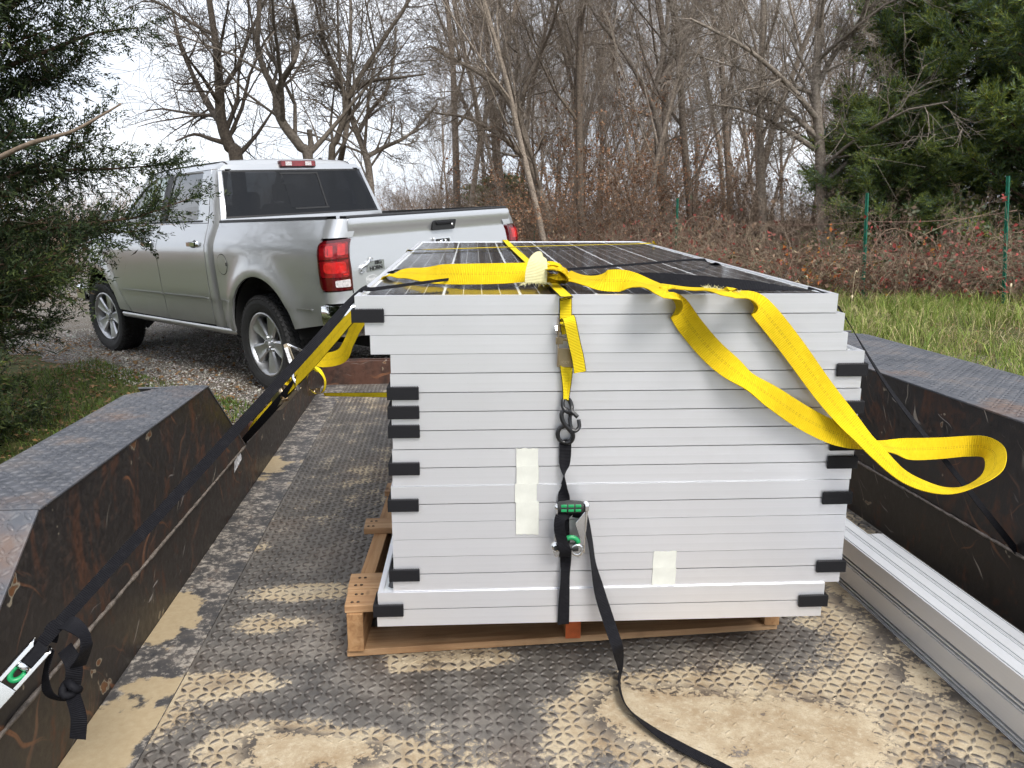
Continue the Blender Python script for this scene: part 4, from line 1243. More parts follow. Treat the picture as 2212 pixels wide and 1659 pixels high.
    # rear corner panel of the cab, from the sill to the roof
    cor = [(0.872, 0.48), (0.837, 0.75), (0.819, 1.10), (0.827, 1.25), (0.856, 1.395), (0.890, 1.55), (0.955, 1.75), (1.00, 1.852), (0.86, 1.852), (0.845, 1.80), (0.775, 1.60), (0.712, 1.42), (0.705, 1.30), (0.705, 0.48)]
    patch('cab_corner', cor, cab_pt, M_PAINT, truck, 0.025, 0.012, inw, mir)
    # front wing
    fw = [(3.055, 0.93), (3.06, 1.20), (2.94, 1.385), (3.4, 1.33), (4.05, 1.25), (4.38, 1.20), (4.42, 0.95), (4.40, 0.62), (4.10, 0.60)] + arc(ARCH_F[0], ARCH_F[1], ARCH_F[2], 12, 172, 24) + [(2.815, 0.505), (2.96, 0.70)]
    patch('front_wing', fw, cab_pt if False else (lambda y, z: Vector((-side_x(y, z), y, z))), M_PAINT, truck, 0.05, 0.02, inw, mir)
    A = arc(ARCH_F[0], ARCH_F[1], ARCH_F[2] + 0.004, 185, -5, 20); V = []; F = []
    for (y, z) in A: V += [(-0.97, y, z), (-0.55, y, z)]
    for i in range(len(A) - 1): F.append((2 * i, 2 * i + 1, 2 * i + 3, 2 * i + 2))
    mb = MB().add(V, F); mb.add([(-0.55, y, z) for y, z in A] + [(-0.55, ARCH_F[0], 0.2)], [(i, i + 1, len(A)) for i in range(len(A) - 1)])
    if mir: mb.v = [(-p[0], p[1], p[2]) for p in mb.v]
    mb.build('wheel_liner', M_DARK, truck)
    # rocker under the doors, stepping out a little
    V = []; F = []
    ysr = np.linspace(0.46, 3.03, 30); sec = [(0.972, 0.492), (0.984, 0.480), (0.975, 0.455), (0.945, 0.432), (0.86, 0.425)]
    for y in ysr:
        for (x, z) in sec: V.append((-x, y, z))
    for i in range(len(ysr) - 1):
        for k in range(4): F.append((5 * i + k, 5 * i + k + 1, 5 * i + k + 6, 5 * i + k + 5))
    mb = MB().add(V, F)
    if mir: mb.v = [(-p[0], p[1], p[2]) for p in mb.v]
    mb.build('rocker_panel', M_PAINT, truck, smooth=True)
    # dark shell behind the gaps
    V = []; F = []
    gy = np.linspace(0.50, 3.1, 30); gz = np.linspace(0.46, 1.39, 12)
    for y in gy:
        for z in gz: V.append(Vector((-side_x(y, z) + 0.022 + (0.03 if y < 0.9 else 0), y, z)))
    for i in range(len(gy) - 1):
        for k in range(len(gz) - 1): F.append((i * 12 + k, i * 12 + k + 1, (i + 1) * 12 + k + 1, (i + 1) * 12 + k))
    mb = MB().add(V, F)
    if mir: mb.v = [(-p[0], p[1], p[2]) for p in mb.v]
    mb.build('inner_shell', M_DARK, truck)
    # door mirror
    mb = MB().box((-1.06, 2.74, 1.47), (0.17, 0.10, 0.19)); mb.box((-0.95, 2.74, 1.43), (0.16, 0.05, 0.06))
    if mir: mb.v = [(-p[0], p[1], p[2]) for p in mb.v]
    mb.build('door_mirror', M_PAINT, truck, bevel=0.03, seg=4)
both(mk)

# --- roof: crowned loft with rolled edges
def roof_z(x, y):
    ax = abs(x)
    w = 0.735
    t_ = min(1.0, ax / w)
    z = 1.948 - 0.022 * t_ ** 2 - 0.066 * max(0.0, (t_ - 0.80) / 0.20) ** 2.2
    if y < 1.0: z -= 0.075 * ((1.0 - y) / 0.155) ** 2.4 * (1.0)
    if y > 1.9: z -= 0.06 * (y - 1.9) ** 1.6
    return z
ys_ = list(np.linspace(0.846, 1.0, 9)) + list(np.linspace(1.08, 2.36, 16))
xs_ = sorted(set(list(np.linspace(-0.74, -0.55, 9)) + list(np.linspace(-0.5, 0.5, 13)) + list(np.linspace(0.55, 0.74, 9))))
V = []; F = []
for y in ys_:
    for x in xs_:
        xx = x * (1.0 if y > 1.0 else 0.965 + 0.035 * (y - 0.846) / 0.154)
        V.append((xx, y, roof_z(xx, y)))
n = len(xs_)
for i in range(len(ys_) - 1):
    for k in range(n - 1): F.append((i * n + k, i * n + k + 1, (i + 1) * n + k + 1, (i + 1) * n + k))
roof = MB().add(V, F).build('roof', M_PAINT, truck, smooth=True)
for s in (-1, 1):    # dark roof ditch lines
    pts = [(s * 0.655 * (1 if y > 1 else 0.985), y, roof_z(0.655, y) + 0.0015) for y in ys_]
    pts = [(s * 0.70, 0.838, 1.845)] + pts
    MB().tube(pts, 0.0085, 6).build('roof_ditch', M_SEAL, roof, smooth=True)
# antenna base on the roof
MB().lathe([(0, 0.02), (0.012, 0.018), (0.022, 0.006), (0.024, -0.004)], 12, Matrix.Translation((0.40, 1.02, roof_z(0.40, 1.02))), 'z').build('antenna_base', M_BLACKTRIM, roof, smooth=True)

# --- rear wall of the cab with the glass
def back(x, z):
    y = 0.665 + max(0.0, z - 1.40) * 0.375 + 0.10 * (abs(x) / 0.85) ** 4 * 0.35
    return Vector((x, y, z))
GX0, GX1, GZ0, GZ1 = 0.815, 0.725, 1.432, 1.838
def gx(z): return GX0 + (GX1 - GX0) * (z - GZ0) / (GZ1 - GZ0)
BO = (0, 1, 0)
bw = patch('cab_rear_sill', [(-0.87, 1.25), (0.87, 1.25), (0.862, 1.43), (-0.862, 1.43)], back, M_PAINT, truck, 0.05, 0.01, BO)
for s in (-1, 1):
    patch('cab_pillar', [(s * 0.86, 1.43), (s * 0.757, 1.855), (s * (gx(1.84) + 0.002), 1.855), (s * (gx(1.43) + 0.002), 1.43)], back, M_PAINT, truck, 0.03, 0.01, BO)
patch('roof_rear_lip', [(-0.757, 1.842), (0.757, 1.842), (0.70, 1.892), (-0.70, 1.892)], lambda x, z: back(x, z) + Vector((0, -0.006, 0)), M_PAINT, truck, 0.04, 0.01, BO)
gl = patch('rear_window', seg_round([(-gx(GZ0), GZ0), (gx(GZ0), GZ0), (gx(GZ1), GZ1), (-gx(GZ1), GZ1)], 0.025), lambda x, z: back(x, z) + Vector((0, -0.003, 0)), M_PRIV, truck, 0.06, 0)
V = []
# dark printed border and the frame of the sliding pane
brd = [(-gx(GZ0), GZ0), (gx(GZ0), GZ0), (gx(GZ1), GZ1), (-gx(GZ1), GZ1)]
def strip(name, P, k, mat, par): return patch(name, P, lambda x, z: back(x, z) + Vector((0, -k, 0)), mat, par, 0.06, 0.003, BO)
xl_, xr_ = -0.168, 0.205
strip('slider_bar', [(xl_ - 0.02, 1.800), (xr_ + 0.005, 1.800), (xr_ + 0.005, 1.815), (xl_ - 0.02, 1.815)], 0.008, M_SEAL, gl)
strip('slider_bar', [(xr_ + 0.002, 1.495), (xr_ + 0.018, 1.495), (xr_ + 0.012, 1.815), (xr_ - 0.004, 1.815)], 0.0085, M_SEAL, gl)
strip('slider_sill', [(-0.13, 1.478), (xr_ + 0.03, 1.478), (xr_ + 0.03, 1.492), (-0.13, 1.492)], 0.007, M_BLACKTRIM, gl)
M_PRIV2 = make_glass('slider_glass', (0.22, 0.22, 0.23), 0.04, 0.01)
strip('sliding_pane', [(xl_, 1.494), (xr_, 1.494), (xr_ - 0.006, 1.80), (xl_, 1.80)], 0.0045, M_PRIV2, gl)
for nm_, P in (('window_surround', [(-gx(GZ0) - .004, GZ0 - .004), (gx(GZ0) + .004, GZ0 - .004), (gx(GZ0) - .004, GZ0 + .012), (-gx(GZ0) + .004, GZ0 + .012)]),
               ('window_surround', [(-gx(GZ1) - .004, GZ1 - .012), (gx(GZ1) + .004, GZ1 - .012), (gx(GZ1), GZ1 + .004), (-gx(GZ1), GZ1 + .004)])):
    strip(nm_, P, 0.004, M_SEAL, gl)
# high brake light
bl = MB().box((0.020, 0.835, 1.893), (0.385, 0.05, 0.062)).build('high_brake_light', M_REDDARK, truck, bevel=0.012, seg=3)
MB().box((0.020, 0.8085, 1.893), (0.36, 0.004, 0.045)).build('brake_lens', M_REDLENS, bl, bevel=0.0015)
for xx in (-0.085, 0.125):
    MB().box((xx, 0.8055, 1.894), (0.066, 0.004, 0.036)).build('cargo_lamp', M_CLEARLENS, bl, bevel=0.0015)
# --- bonnet, windscreen, grille (mostly behind the cedar)
def bon(x, y): return Vector((x, y, 1.385 - 0.035 * (y - 2.95) - 0.05 * (abs(x) / 0.9) ** 2 - 0.05 * max(0, y - 4.1) ** 2 * 6))
patch('bonnet', seg_round([(-0.90, 2.98), (0.90, 2.98), (0.82, 4.38), (-0.82, 4.38)], 0.05), bon, M_PAINT, truck, 0.08, 0.02, (0, 0, -1))
def wsc(x, t_): 
    return Vector((x * (1 - 0.17 * t_), 2.95 - 0.62 * t_ + 0.10 * (1 - (x / 0.85) ** 2) * 0.6, 1.40 + 0.49 * t_))
patch('windscreen', [(-0.82, 0.0), (0.82, 0.0), (0.82, 1.0), (-0.82, 1.0)], wsc, M_SIDEGLASS, truck, 0.1, 0)
for s in (-1, 1):
    MB().tube([wsc(s * 0.85, t_) for t_ in np.linspace(-0.02, 1.0, 8)], 0.035, 8).build('front_pillar', M_PAINT, truck, smooth=True)
MB().bbox(-0.80, 0.80, 4.36, 4.43, 0.72, 1.20).build('grille', M_CHROME, truck, bevel=0.03, seg=3)
MB().bbox(-0.93, 0.93, 4.36, 4.60, 0.52, 0.72).build('front_bumper', M_CHROME, truck, bevel=0.04, seg=3)
for s in (-1, 1):
    MB().bbox(s * 0.87 - 0.07, s * 0.87 + 0.07, 4.30, 4.42, 0.92, 1.14).build('headlight', M_CLEARLENS, truck, bevel=0.02)
# --- underside and interior
MB().bbox(-0.50, 0.50, -1.0, 4.2, 0.38, 0.46).build('chassis', M_DARK, truck)
MB().bbox(-0.85, 0.85, 0.55, 3.0, 0.462, 0.52).build('cab_floor', M_DARK, truck)
MB().tube([(-0.75, 0, 0.41), (0.75, 0, 0.41)], 0.05, 10).build('rear_axle', M_DARK, truck)
MB().tube([(-0.75, 3.569, 0.41), (0.75, 3.569, 0.41)], 0.05, 10).build('front_axle', M_DARK, truck)
MB().bbox(-0.72, 0.72, 0.80, 0.98, 0.95, 1.50).build('rear_bench', M_SEAT, truck, bevel=0.05, seg=3)
MB().bbox(-0.72, 0.72, 0.95, 1.4, 0.75, 0.98).build('rear_cushion', M_SEAT, truck, bevel=0.05, seg=3)
for x in (-0.5, 0.02, 0.52):
    MB().box((x, 0.91, 1.57), (0.26, 0.09, 0.16)).build('headrest', M_SEAT, truck, bevel=0.04, seg=3)
for x in (-0.42, 0.42):
    MB().bbox(x - 0.27, x + 0.27, 1.72, 1.88, 0.9, 1.55).build('front_seat', M_SEAT, truck, bevel=0.06, seg=3)
    MB().box((x, 1.80, 1.66), (0.27, 0.09, 0.18)).build('headrest', M_SEAT, truck, bevel=0.04, seg=3)
MB().bbox(-0.8, 0.8, 2.62, 2.9, 1.0, 1.36).build('dashboard', M_SEAT, truck, bevel=0.05, seg=3)
MB().tube([(-0.42 + 0.19 * math.cos(a), 2.50 + 0.06 * math.sin(a), 1.28 + 0.17 * math.sin(a)) for a in np.linspace(0, 2 * math.pi, 24, endpoint=False)], 0.015, 6, closed=True).build('steering_wheel', M_BLACKTRIM, truck, smooth=True)

# --- wheels
def tyre_mesh():
    R, w = 0.405, 0.138
    prof = [(0.262, 0.105), (0.275, 0.118), (0.30, 0.128), (0.335, 0.135), (0.365, 0.134), (0.385, 0.126), (0.396, 0.112), (0.399, 0.09),
            (0.399, 0.0), (0.399, -0.09), (0.396, -0.112), (0.385, -0.126), (0.365, -0.134), (0.335, -0.135), (0.30, -0.128), (0.275, -0.118), (0.262, -0.105)]
    mb = MB().lathe(prof, 64, closed=False)
    # tread blocks
    N = 56
    for k in range(N):
        a = 2 * math.pi * k / N
        for j, hx in enumerate((-0.098, -0.058, -0.0195, 0.0195, 0.058, 0.098)):
            aa = a + (0.5 if j % 2 else 0) * 2 * math.pi / N
            M = Matrix.Rotation(aa, 4, 'X') @ Matrix.Translation((hx, 0, 0.402)) @ Matrix.Rotation(0.35 * (1 if j < 3 else -1), 4, 'Z')
            b0 = len(mb.v); mb.box((0, 0, 0), (0.030, 0.031, 0.012))
            mb.v[b0:] = [tuple(M @ Vector(p)) for p in mb.v[b0:]]
        for sx in (-1, 1):       # shoulder lugs
            M = Matrix.Rotation(a, 4, 'X') @ Matrix.Translation((sx * 0.123, 0, 0.386)) @ Matrix.Rotation(sx * 0.6, 4, 'Y')
            b0 = len(mb.v); mb.box((0, 0, 0), (0.026, 0.024, 0.010))
            mb.v[b0:] = [tuple(M @ Vector(p)) for p in mb.v[b0:]]
    # raised sidewall rings
    for r in (0.345, 0.288):
        mb.tube([(-0.1345 if r > .3 else -0.1235, r * math.cos(a), r * math.sin(a)) for a in np.linspace(0, 2 * math.pi, 64, endpoint=False)], 0.0025, 5, closed=True)
    return mb.mesh('tyre', True, 35)
def rim_meshes():
    # face points to -x
    lip = MB().lathe([(0.258, 0.105), (0.262, -0.10), (0.270, -0.113), (0.268, -0.119), (0.258, -0.121), (0.250, -0.112), (0.240, -0.085), (0.228, -0.05), (0.222, 0.02), (0.222, 0.105)], 64).mesh('rim', True, 40)
    sp = MB()
    for k in range(5):
        R = Matrix.Rotation(2 * math.pi * k / 5 + 0.33, 4, 'X')
        out = [(0.045, 0.032), (0.085, 0.044), (0.13, 0.058), (0.18, 0.073), (0.222, 0.086), (0.252, 0.094)]
        hs = [-0.088, -0.092, -0.098, -0.103, -0.106, -0.106]
        V = []; F = []
        for (r, wd), h in zip(out, hs):
            for q in (-1, -0.72, -0.3, 0.3, 0.72, 1):
                edge = abs(q) > 0.9
                V.append((h + (0.016 if edge else (0.004 if abs(q) > 0.5 else 0.010)), q * wd, r))
            for q in (1, -1): V.append((h + 0.055, q * wd * 0.9, r))
        m = 8
        for i in range(len(out) - 1):
            for j in range(m): F.append((i * m + j, i * m + (j + 1) % m, (i + 1) * m + (j + 1) % m, (i + 1) * m + j))
        F += [tuple(range(m)), tuple(range((len(out) - 1) * m, len(out) * m))]
        sp.add([R @ Vector(v) for v in V], F)
    spm = sp.mesh('spokes', True, 25)
    hub = MB().lathe([(0.0, -0.112), (0.030, -0.111), (0.036, -0.106), (0.038, -0.088), (0.075, -0.084), (0.08, -0.04)], 32).mesh('hub_cap', True, 30)
    nuts = MB()
    for k in range(5):
        a = 2 * math.pi * (k + 0.5) / 5 + 0.33
        nuts.lathe([(0, -0.099), (0.008, -0.099), (0.011, -0.092), (0.011, -0.075)], 6, Matrix.Translation((0, 0.057 * -math.sin(a), 0.057 * math.cos(a))))
    nm = nuts.mesh('wheel_nuts')
    back = MB().lathe([(0.03, -0.03), (0.17, -0.03), (0.172, 0.0), (0.03, 0.0)], 40, closed=True).mesh('brake_disc', True, 30)
    dark = MB().lathe([(0.02, 0.04), (0.224, 0.04)], 32).mesh('wheel_back')
    return lip, spm, hub, nm, back, dark
ME_TYRE = tyre_mesh(); ME_LIP, ME_SPK, ME_HUB, ME_NUT, ME_DISC, ME_WB = rim_meshes()
for me, mt in ((ME_TYRE, M_RUBBER), (ME_LIP, M_RIM), (ME_SPK, M_RIM), (ME_HUB, M_RIM), (ME_NUT, M_CHROME), (ME_DISC, plain('brake_disc', (0.16, 0.13, 0.11), 0.5, 0.8)), (ME_WB, M_DARK)): me.materials.append(mt)
for (x, y, steer) in ((-0.855, 0, 0), (-0.855, 3.569, 0.10), (0.855, 0, 0), (0.855, 3.569, 0.10)):
    w = new_empty('wheel', (x, y, 0.405)); w.parent = truck
    w.rotation_euler = (RNG.uniform(0, 1) if y else 0.15, 0, steer + (math.pi if x > 0 else 0))
    for nm_, me in (('tyre', ME_TYRE), ('rim', ME_LIP), ('spokes', ME_SPK), ('hub_cap', ME_HUB), ('wheel_nuts', ME_NUT), ('brake_disc', ME_DISC), ('wheel_back', ME_WB)):
        link_mesh(nm_, me, None, w)

# ================================================================ vegetation
M_BLADE = vcol_mat('grass_blade', 0.6, 0.35)
M_LEAF = vcol_mat('leaf', 0.65, 0.25)
M_NEEDLE = vcol_mat('cedar_scale_leaf', 0.6, 0.2)
M_BARK = vcol_mat('bark', 0.9, 0.0, nz=0.9)

def blades(name, px, py, h, lean, width, cols, mat, label, cat, seed=1, curl=1.0, sink=0.0):
    r = np.random.RandomState(seed); n = len(px)
    az = r.rand(n) * 6.283
    dx, dy = np.cos(az), np.sin(az)
    waz = az + 1.57 + r.normal(0, 0.5, n); wx, wy = np.cos(waz) * width / 2, np.sin(waz) * width / 2
    z0 = ground_z(px, py) - sink
    V = np.zeros((n, 5, 3))
    def pt(t_, bend): return np.stack([px + dx * lean * h * bend, py + dy * lean * h * bend, z0 + h * t_ * (1 - 0.35 * lean * bend)], 1)
    b0, b1, b2 = pt(0, 0), pt(0.55, 0.3), pt(1.0, 1.0 * curl)
    wv = np.stack([wx, wy, 0 * wx], 1)
    V[:, 0] = b0 - wv; V[:, 1] = b0 + wv; V[:, 2] = b1 + wv * 0.8; V[:, 3] = b1 - wv * 0.8; V[:, 4] = b2
    F = np.array([(0, 1, 2), (0, 2, 3), (3, 2, 4)])
    me = np_mesh(name, V.reshape(-1, 3), (F[None] + (np.arange(n) * 5)[:, None, None]).reshape(-1, 3))
    add_color(me, np.repeat(cols, 3, axis=0), 3)
    o = link_mesh(name, me, mat); tag(o, label, cat, kind='stuff'); return o

def pick(r, n, pal, w):
    pal = np.array(pal); i = r.choice(len(pal), n, p=np.array(w) / sum(w))
    return pal[i] * r.uniform(0.7, 1.3, (n, 1))
# lawn on the left, short and leaf-strewn
r = np.random.RandomState(21); n = 42000
A = -1.35 - r.rand(n) ** 1.3 * 4.2; B = -3.5 + r.rand(n) * 6.5
X = _TP[0] + A * _c - B * _s; Y = _TP[1] + A * _s + B * _c
cl = 0.5 + 0.5 * np.sin(X * 2.1 + 1.3 * np.sin(Y * 1.7)) * np.sin(Y * 2.6 + X)
keep = r.rand(n) < 0.45 + 0.55 * cl; X, Y, cl = X[keep], Y[keep], cl[keep]; n = len(X)
cols = pick(r, n, [(0.09, 0.15, 0.028), (0.13, 0.20, 0.036), (0.18, 0.225, 0.055), (0.24, 0.20, 0.09), (0.06, 0.09, 0.022)], [4, 4, 2, 1.6, 2])
blades('lawn_grass', X, Y, r.uniform(0.03, 0.10, n) * (0.6 + 0.6 * cl), r.uniform(0.2, 1.0, n), r.uniform(0.004, 0.008, n), cols, M_BLADE, 'short green lawn grass between the cedar and the drive', 'grass', 3)
# long grass on the right bank: tussocks plus flattened straw
r = np.random.RandomState(22)
px_, py_, h_, l_, c_ = [], [], [], [], []
for k in range(330):
    cx, cy = r.uniform(2.35, 9.0), r.uniform(2.6, 11.0)
    if cx < 2.3 + 0.0 * cy: continue
    big = r.rand() < 0.35
    m = r.randint(90, 170) if big else r.randint(40, 90); R_ = r.uniform(0.10, 0.22) * (1.3 if big else 1)
    px_.append(cx + r.normal(0, R_, m)); py_.append(cy + r.normal(0, R_, m))
    hh = r.uniform(0.20, 0.40) if big else r.uniform(0.08, 0.2)
    h_.append(hh * r.uniform(0.5, 1.1, m)); l_.append(r.uniform(0.3, 1.3, m))
    g0 = r.rand()
    pal = [(0.18, 0.25, 0.045), (0.27, 0.32, 0.075), (0.12, 0.185, 0.035), (0.44, 0.38, 0.19)]
    c_.append(pick(r, m, pal, [4, 4, 2, 1.5 + 5 * (g0 > 0.6)]))
px_, py_, h_, l_, c_ = map(np.concatenate, (px_, py_, h_, l_, c_))
blades('tussock_grass', px_, py_, h_, l_, np.random.RandomState(2).uniform(0.005, 0.010, len(px_)), c_, M_BLADE, 'long bright green grass tussocks on the bank right of the trailer', 'grass', 4)
n = 44000
X = r.uniform(2.2, 11.0, n); Y = r.uniform(2.4, 13.2, n)
cols = pick(r, n, [(0.34, 0.28, 0.15), (0.24, 0.185, 0.09), (0.14, 0.17, 0.04), (0.22, 0.24, 0.07), (0.42, 0.36, 0.22)], [4, 3, 2, 2.5, 2.5])
blades('straw_grass', X, Y, r.uniform(0.04, 0.14, n), r.uniform(0.6, 2.2, n), r.uniform(0.004, 0.008, n), cols, M_BLADE, 'low mixed green and straw coloured grass covering the right bank', 'grass', 5)
# fallen leaves on lawn, drive and bank
def flat_leaves(name, X, Y, size, cols, label, seed):
    r = np.random.RandomState(seed); n = len(X)
    az = r.rand(n) * 6.283; u = np.stack([np.cos(az), np.sin(az), r.normal(0, 0.3, n)], 1) * size[:, None]
    v = np.stack([-np.sin(az), np.cos(az), r.normal(0, 0.3, n)], 1) * size[:, None] * 0.6
    c = np.stack([X, Y, ground_z(X, Y) + 0.02 + r.rand(n) * 0.02], 1)
    V = np.stack([c - u, c + v + [0, 0, 0.006], c + u, c - v + [0, 0, 0.006]], 1)
    F = np.array([(0, 1, 2), (0, 2, 3)])
    me = np_mesh(name, V.reshape(-1, 3), (F[None] + (np.arange(n) * 4)[:, None, None]).reshape(-1, 3))
    add_color(me, np.repeat(cols, 2, axis=0), 3)
    tag(link_mesh(name, me, M_LEAF), label, 'fallen leaves', kind='stuff')
n = 3500
A = -1.9 + r.normal(0, 0.9, n); B = -3 + r.rand(n) * 8
X = _TP[0] + A * _c - B * _s; Y = _TP[1] + A * _s + B * _c
flat_leaves('fallen_leaves', X, Y, r.uniform(0.012, 0.03, n), pick(r, n, [(0.22, 0.12, 0.05), (0.3, 0.19, 0.09), (0.14, 0.07, 0.03)], [1, 1, 1]), 'brown fallen leaves scattered along the edge of the lawn and drive', 8)
n = 1500; X = r.uniform(2.4, 9, n); Y = r.uniform(3, 13, n)
flat_leaves('fallen_leaves', X, Y, r.uniform(0.012, 0.03, n), pick(r, n, [(0.26, 0.13, 0.06), (0.35, 0.2, 0.1), (0.16, 0.08, 0.04)], [1, 1, 1]), 'brown fallen leaves lying in the long grass right of the trailer', 9)

# ---------------------------------------------------------------- woody plants
class Wood:
    """collects tapered branches as polylines; all of one point count are meshed in one go"""
    def __init__(self): self.b = {}
    def add(self, pts, r0, r1, sides, col):
        self.b.setdefault((len(pts), sides), []).append((pts, r0, r1, col))
    def mesh(self, name):
        VV, FF, CC = [], [], []; base = 0
        for (m, k), L in self.b.items():
            P = np.array([q[0] for q in L], float); n = len(L)
            r0 = np.array([q[1] for q in L]); r1 = np.array([q[2] for q in L])
            T = np.empty_like(P); T[:, 1:-1] = P[:, 2:] - P[:, :-2]; T[:, 0] = P[:, 1] - P[:, 0]; T[:, -1] = P[:, -1] - P[:, -2]
            T /= np.linalg.norm(T, axis=2, keepdims=True) + 1e-9
            ref = np.where(np.abs(T[:, :1, 2:3]) < 0.9, np.array([[[0, 0, 1.0]]]), np.array([[[1.0, 0, 0]]]))
            U = np.cross(np.broadcast_to(ref, T.shape), T); U /= np.linalg.norm(U, axis=2, keepdims=True) + 1e-9
            W = np.cross(T, U)
            rr = r0[:, None] + (r1 - r0)[:, None] * np.linspace(0, 1, m)[None]
            an = np.arange(k) * 2 * math.pi / k
            V = P[:, :, None, :] + rr[:, :, None, None] * (U[:, :, None, :] * np.cos(an)[None, None, :, None] + W[:, :, None, :] * np.sin(an)[None, None, :, None])
            idx = np.arange(n * m * k).reshape(n, m, k)
            a = idx[:, :-1, :]; b = np.roll(idx, -1, 2)[:, :-1, :]; c = np.roll(idx, -1, 2)[:, 1:, :]; d = idx[:, 1:, :]
            F = np.stack([a, b, c, d], 3).reshape(-1, 4) + base
            VV.append(V.reshape(-1, 3)); FF.append(F); base += n * m * k
            CC.append(np.repeat(np.array([q[3] for q in L]), (m - 1) * k, axis=0))
        me = np_mesh(name, np.concatenate(VV), np.concatenate(FF), True)
        add_color(me, np.concatenate(CC), 4)
        me.materials.append(M_BARK)
        return me

RMIN = 0.0042
def rnd_perp(r, d):
    v = r.normal(0, 1, 3); v -= d * v.dot(d); return v / (np.linalg.norm(v) + 1e-9)
def limb(r, p, d, L, npt, wob, up):
    pts = [p]; d = d.copy()
    for i in range(npt - 1):
        d = d + r.normal(0, wob, 3) + np.array([0, 0, up]); d /= np.linalg.norm(d)
        p = p + d * L / (npt - 1); pts.append(p)
    return np.array(pts), d
BARKS = np.array([(0.31, 0.26, 0.21), (0.37, 0.315, 0.26), (0.22, 0.18, 0.145), (0.41, 0.355, 0.30)])
def grow(r, trunk, crown, pts, r0, r1, spec, lev, col, buds=None):
    """spread children along a limb; spec[lev] = (count, start, angle_lo, angle_hi, len_lo, len_hi, wobble, up, sides)"""
    if lev >= len(spec): return
    cnt, st, alo, ahi, llo, lhi, wob, up, sides = spec[lev]
    seglen = np.linalg.norm(pts[-1] - pts[0])
    n = len(pts)
    cnt = max(1, int(round(cnt * r.uniform(0.8, 1.2))))
    for k in range(cnt):
        t_ = st + (1 - st) * (k + r.rand()) / cnt
        f = t_ * (n - 1); i = min(int(f), n - 2); q = pts[i] + (pts[i + 1] - pts[i]) * (f - i)
        d = pts[i + 1] - pts[i]; d /= np.linalg.norm(d)
        a = math.radians(r.uniform(alo, ahi))
        nd = d * math.cos(a) + rnd_perp(r, d) * math.sin(a)
        L = seglen * r.uniform(llo, lhi) * (1.0 - 0.45 * t_)
        rb = (r0 + (r1 - r0) * t_) * r.uniform(0.34, 0.6)
        rb = max(rb, RMIN)
        npt = 5 if lev < 2 else (4 if lev < 3 else 2)
        P, _ = limb(r, q, nd, L, npt, wob, up)
        cc = col * r.uniform(0.85, 1.15)
        re = max(rb * 0.32, RMIN * 0.55)
        (trunk if lev == 0 else crown).add(P, rb, re, sides, cc)
        grow(r, trunk, crown, P, rb, re, spec, lev + 1, cc)

SPEC_FOREST = [(15, 0.22, 15, 42, 0.26, 0.50, 0.07, 0.08, 4), (6, 0.10, 18, 50, 0.40, 0.75, 0.09, 0.07, 3), (5, 0.10, 20, 55, 0.45, 0.8, 0.11, 0.06, 3), (5, 0.1, 20, 55, 0.5, 0.9, 0.12, 0.05, 3)]
def forest_tree(seed, H, R0, lean):
    r = np.random.RandomState(seed); tr, cr = Wood(), Wood()
    d = np.array([lean[0], lean[1], 1.0]); d /= np.linalg.norm(d)
    P, _ = limb(r, np.array([0, 0, -0.15]), d, H, 9, 0.07, 0.05)
    col = BARKS[seed % 4]
    tr.add(P, R0, R0 * 0.16, 7, col)
    grow(r, tr, cr, P, R0, R0 * 0.16, SPEC_FOREST, 0, col)
    return tr.mesh('trunk'), cr.mesh('crown')
FOREST = [forest_tree(101, 12.5, 0.09, (0.05, 0)), forest_tree(102, 14, 0.10, (-0.12, 0)), forest_tree(103, 11, 0.085, (-0.22, 0.0)),
          forest_tree(104, 13, 0.08, (0.14, 0.05)), forest_tree(105, 9.5, 0.07, (-0.05, 0.1)), forest_tree(106, 12, 0.10, (-0.30, 0.0))]
def put_tree(name, meshes, x, y, s, rz, label, cat, group=None):
    e = new_empty(name, (x, y, gz(x, y)), rz, label, cat, group); e.scale = (s, s, s)
    link_mesh('trunk', meshes[0], None, e); link_mesh('crown', meshes[1], None, e)
    return e
r = np.random.RandomState(77)
ftl = 'slender bare grey tree in the crowded winter wood behind the fence'
spots = []
tries = 0
while len(spots) < 82 and tries < 6000:
    tries += 1
    Yd = 17 + 33 * r.rand() ** 1.15
    u = r.uniform(-0.115, 0.60) if Yd > 19 else r.uniform(0.02, 0.52)
    X = u * Yd
    if any((X - a) ** 2 + (Yd - b) ** 2 < (1.3 if Yd < 28 else 0.9) ** 2 for a, b in spots): continue
    spots.append((X, Yd))
for i, (X, Yd) in enumerate(spots):
    k = r.randint(0, 6)
    put_tree('bare_tree', FOREST[k], X, Yd, r.uniform(0.75, 1.15), r.uniform(-0.7, 0.7) + (3.14 if r.rand() < 0.3 else 0), ftl, 'tree', 'bare trees of the wood')

# trees left of the trailer, out of view but mirrored in the truck's side and windows
for i, (X, Yd, s) in enumerate(((-9.5, 2.0, 0.8), (-12.5, 5.5, 0.9), (-10.5, 9.0, 0.7), (-14.0, 0.0, 1.0))):
    put_tree('bare_tree', FOREST[(i * 2 + 1) % 6], X, Yd, s, i * 1.3, 'bare tree left of the view, seen only as a reflection in the truck windows', 'tree', 'bare trees mirrored in the truck')

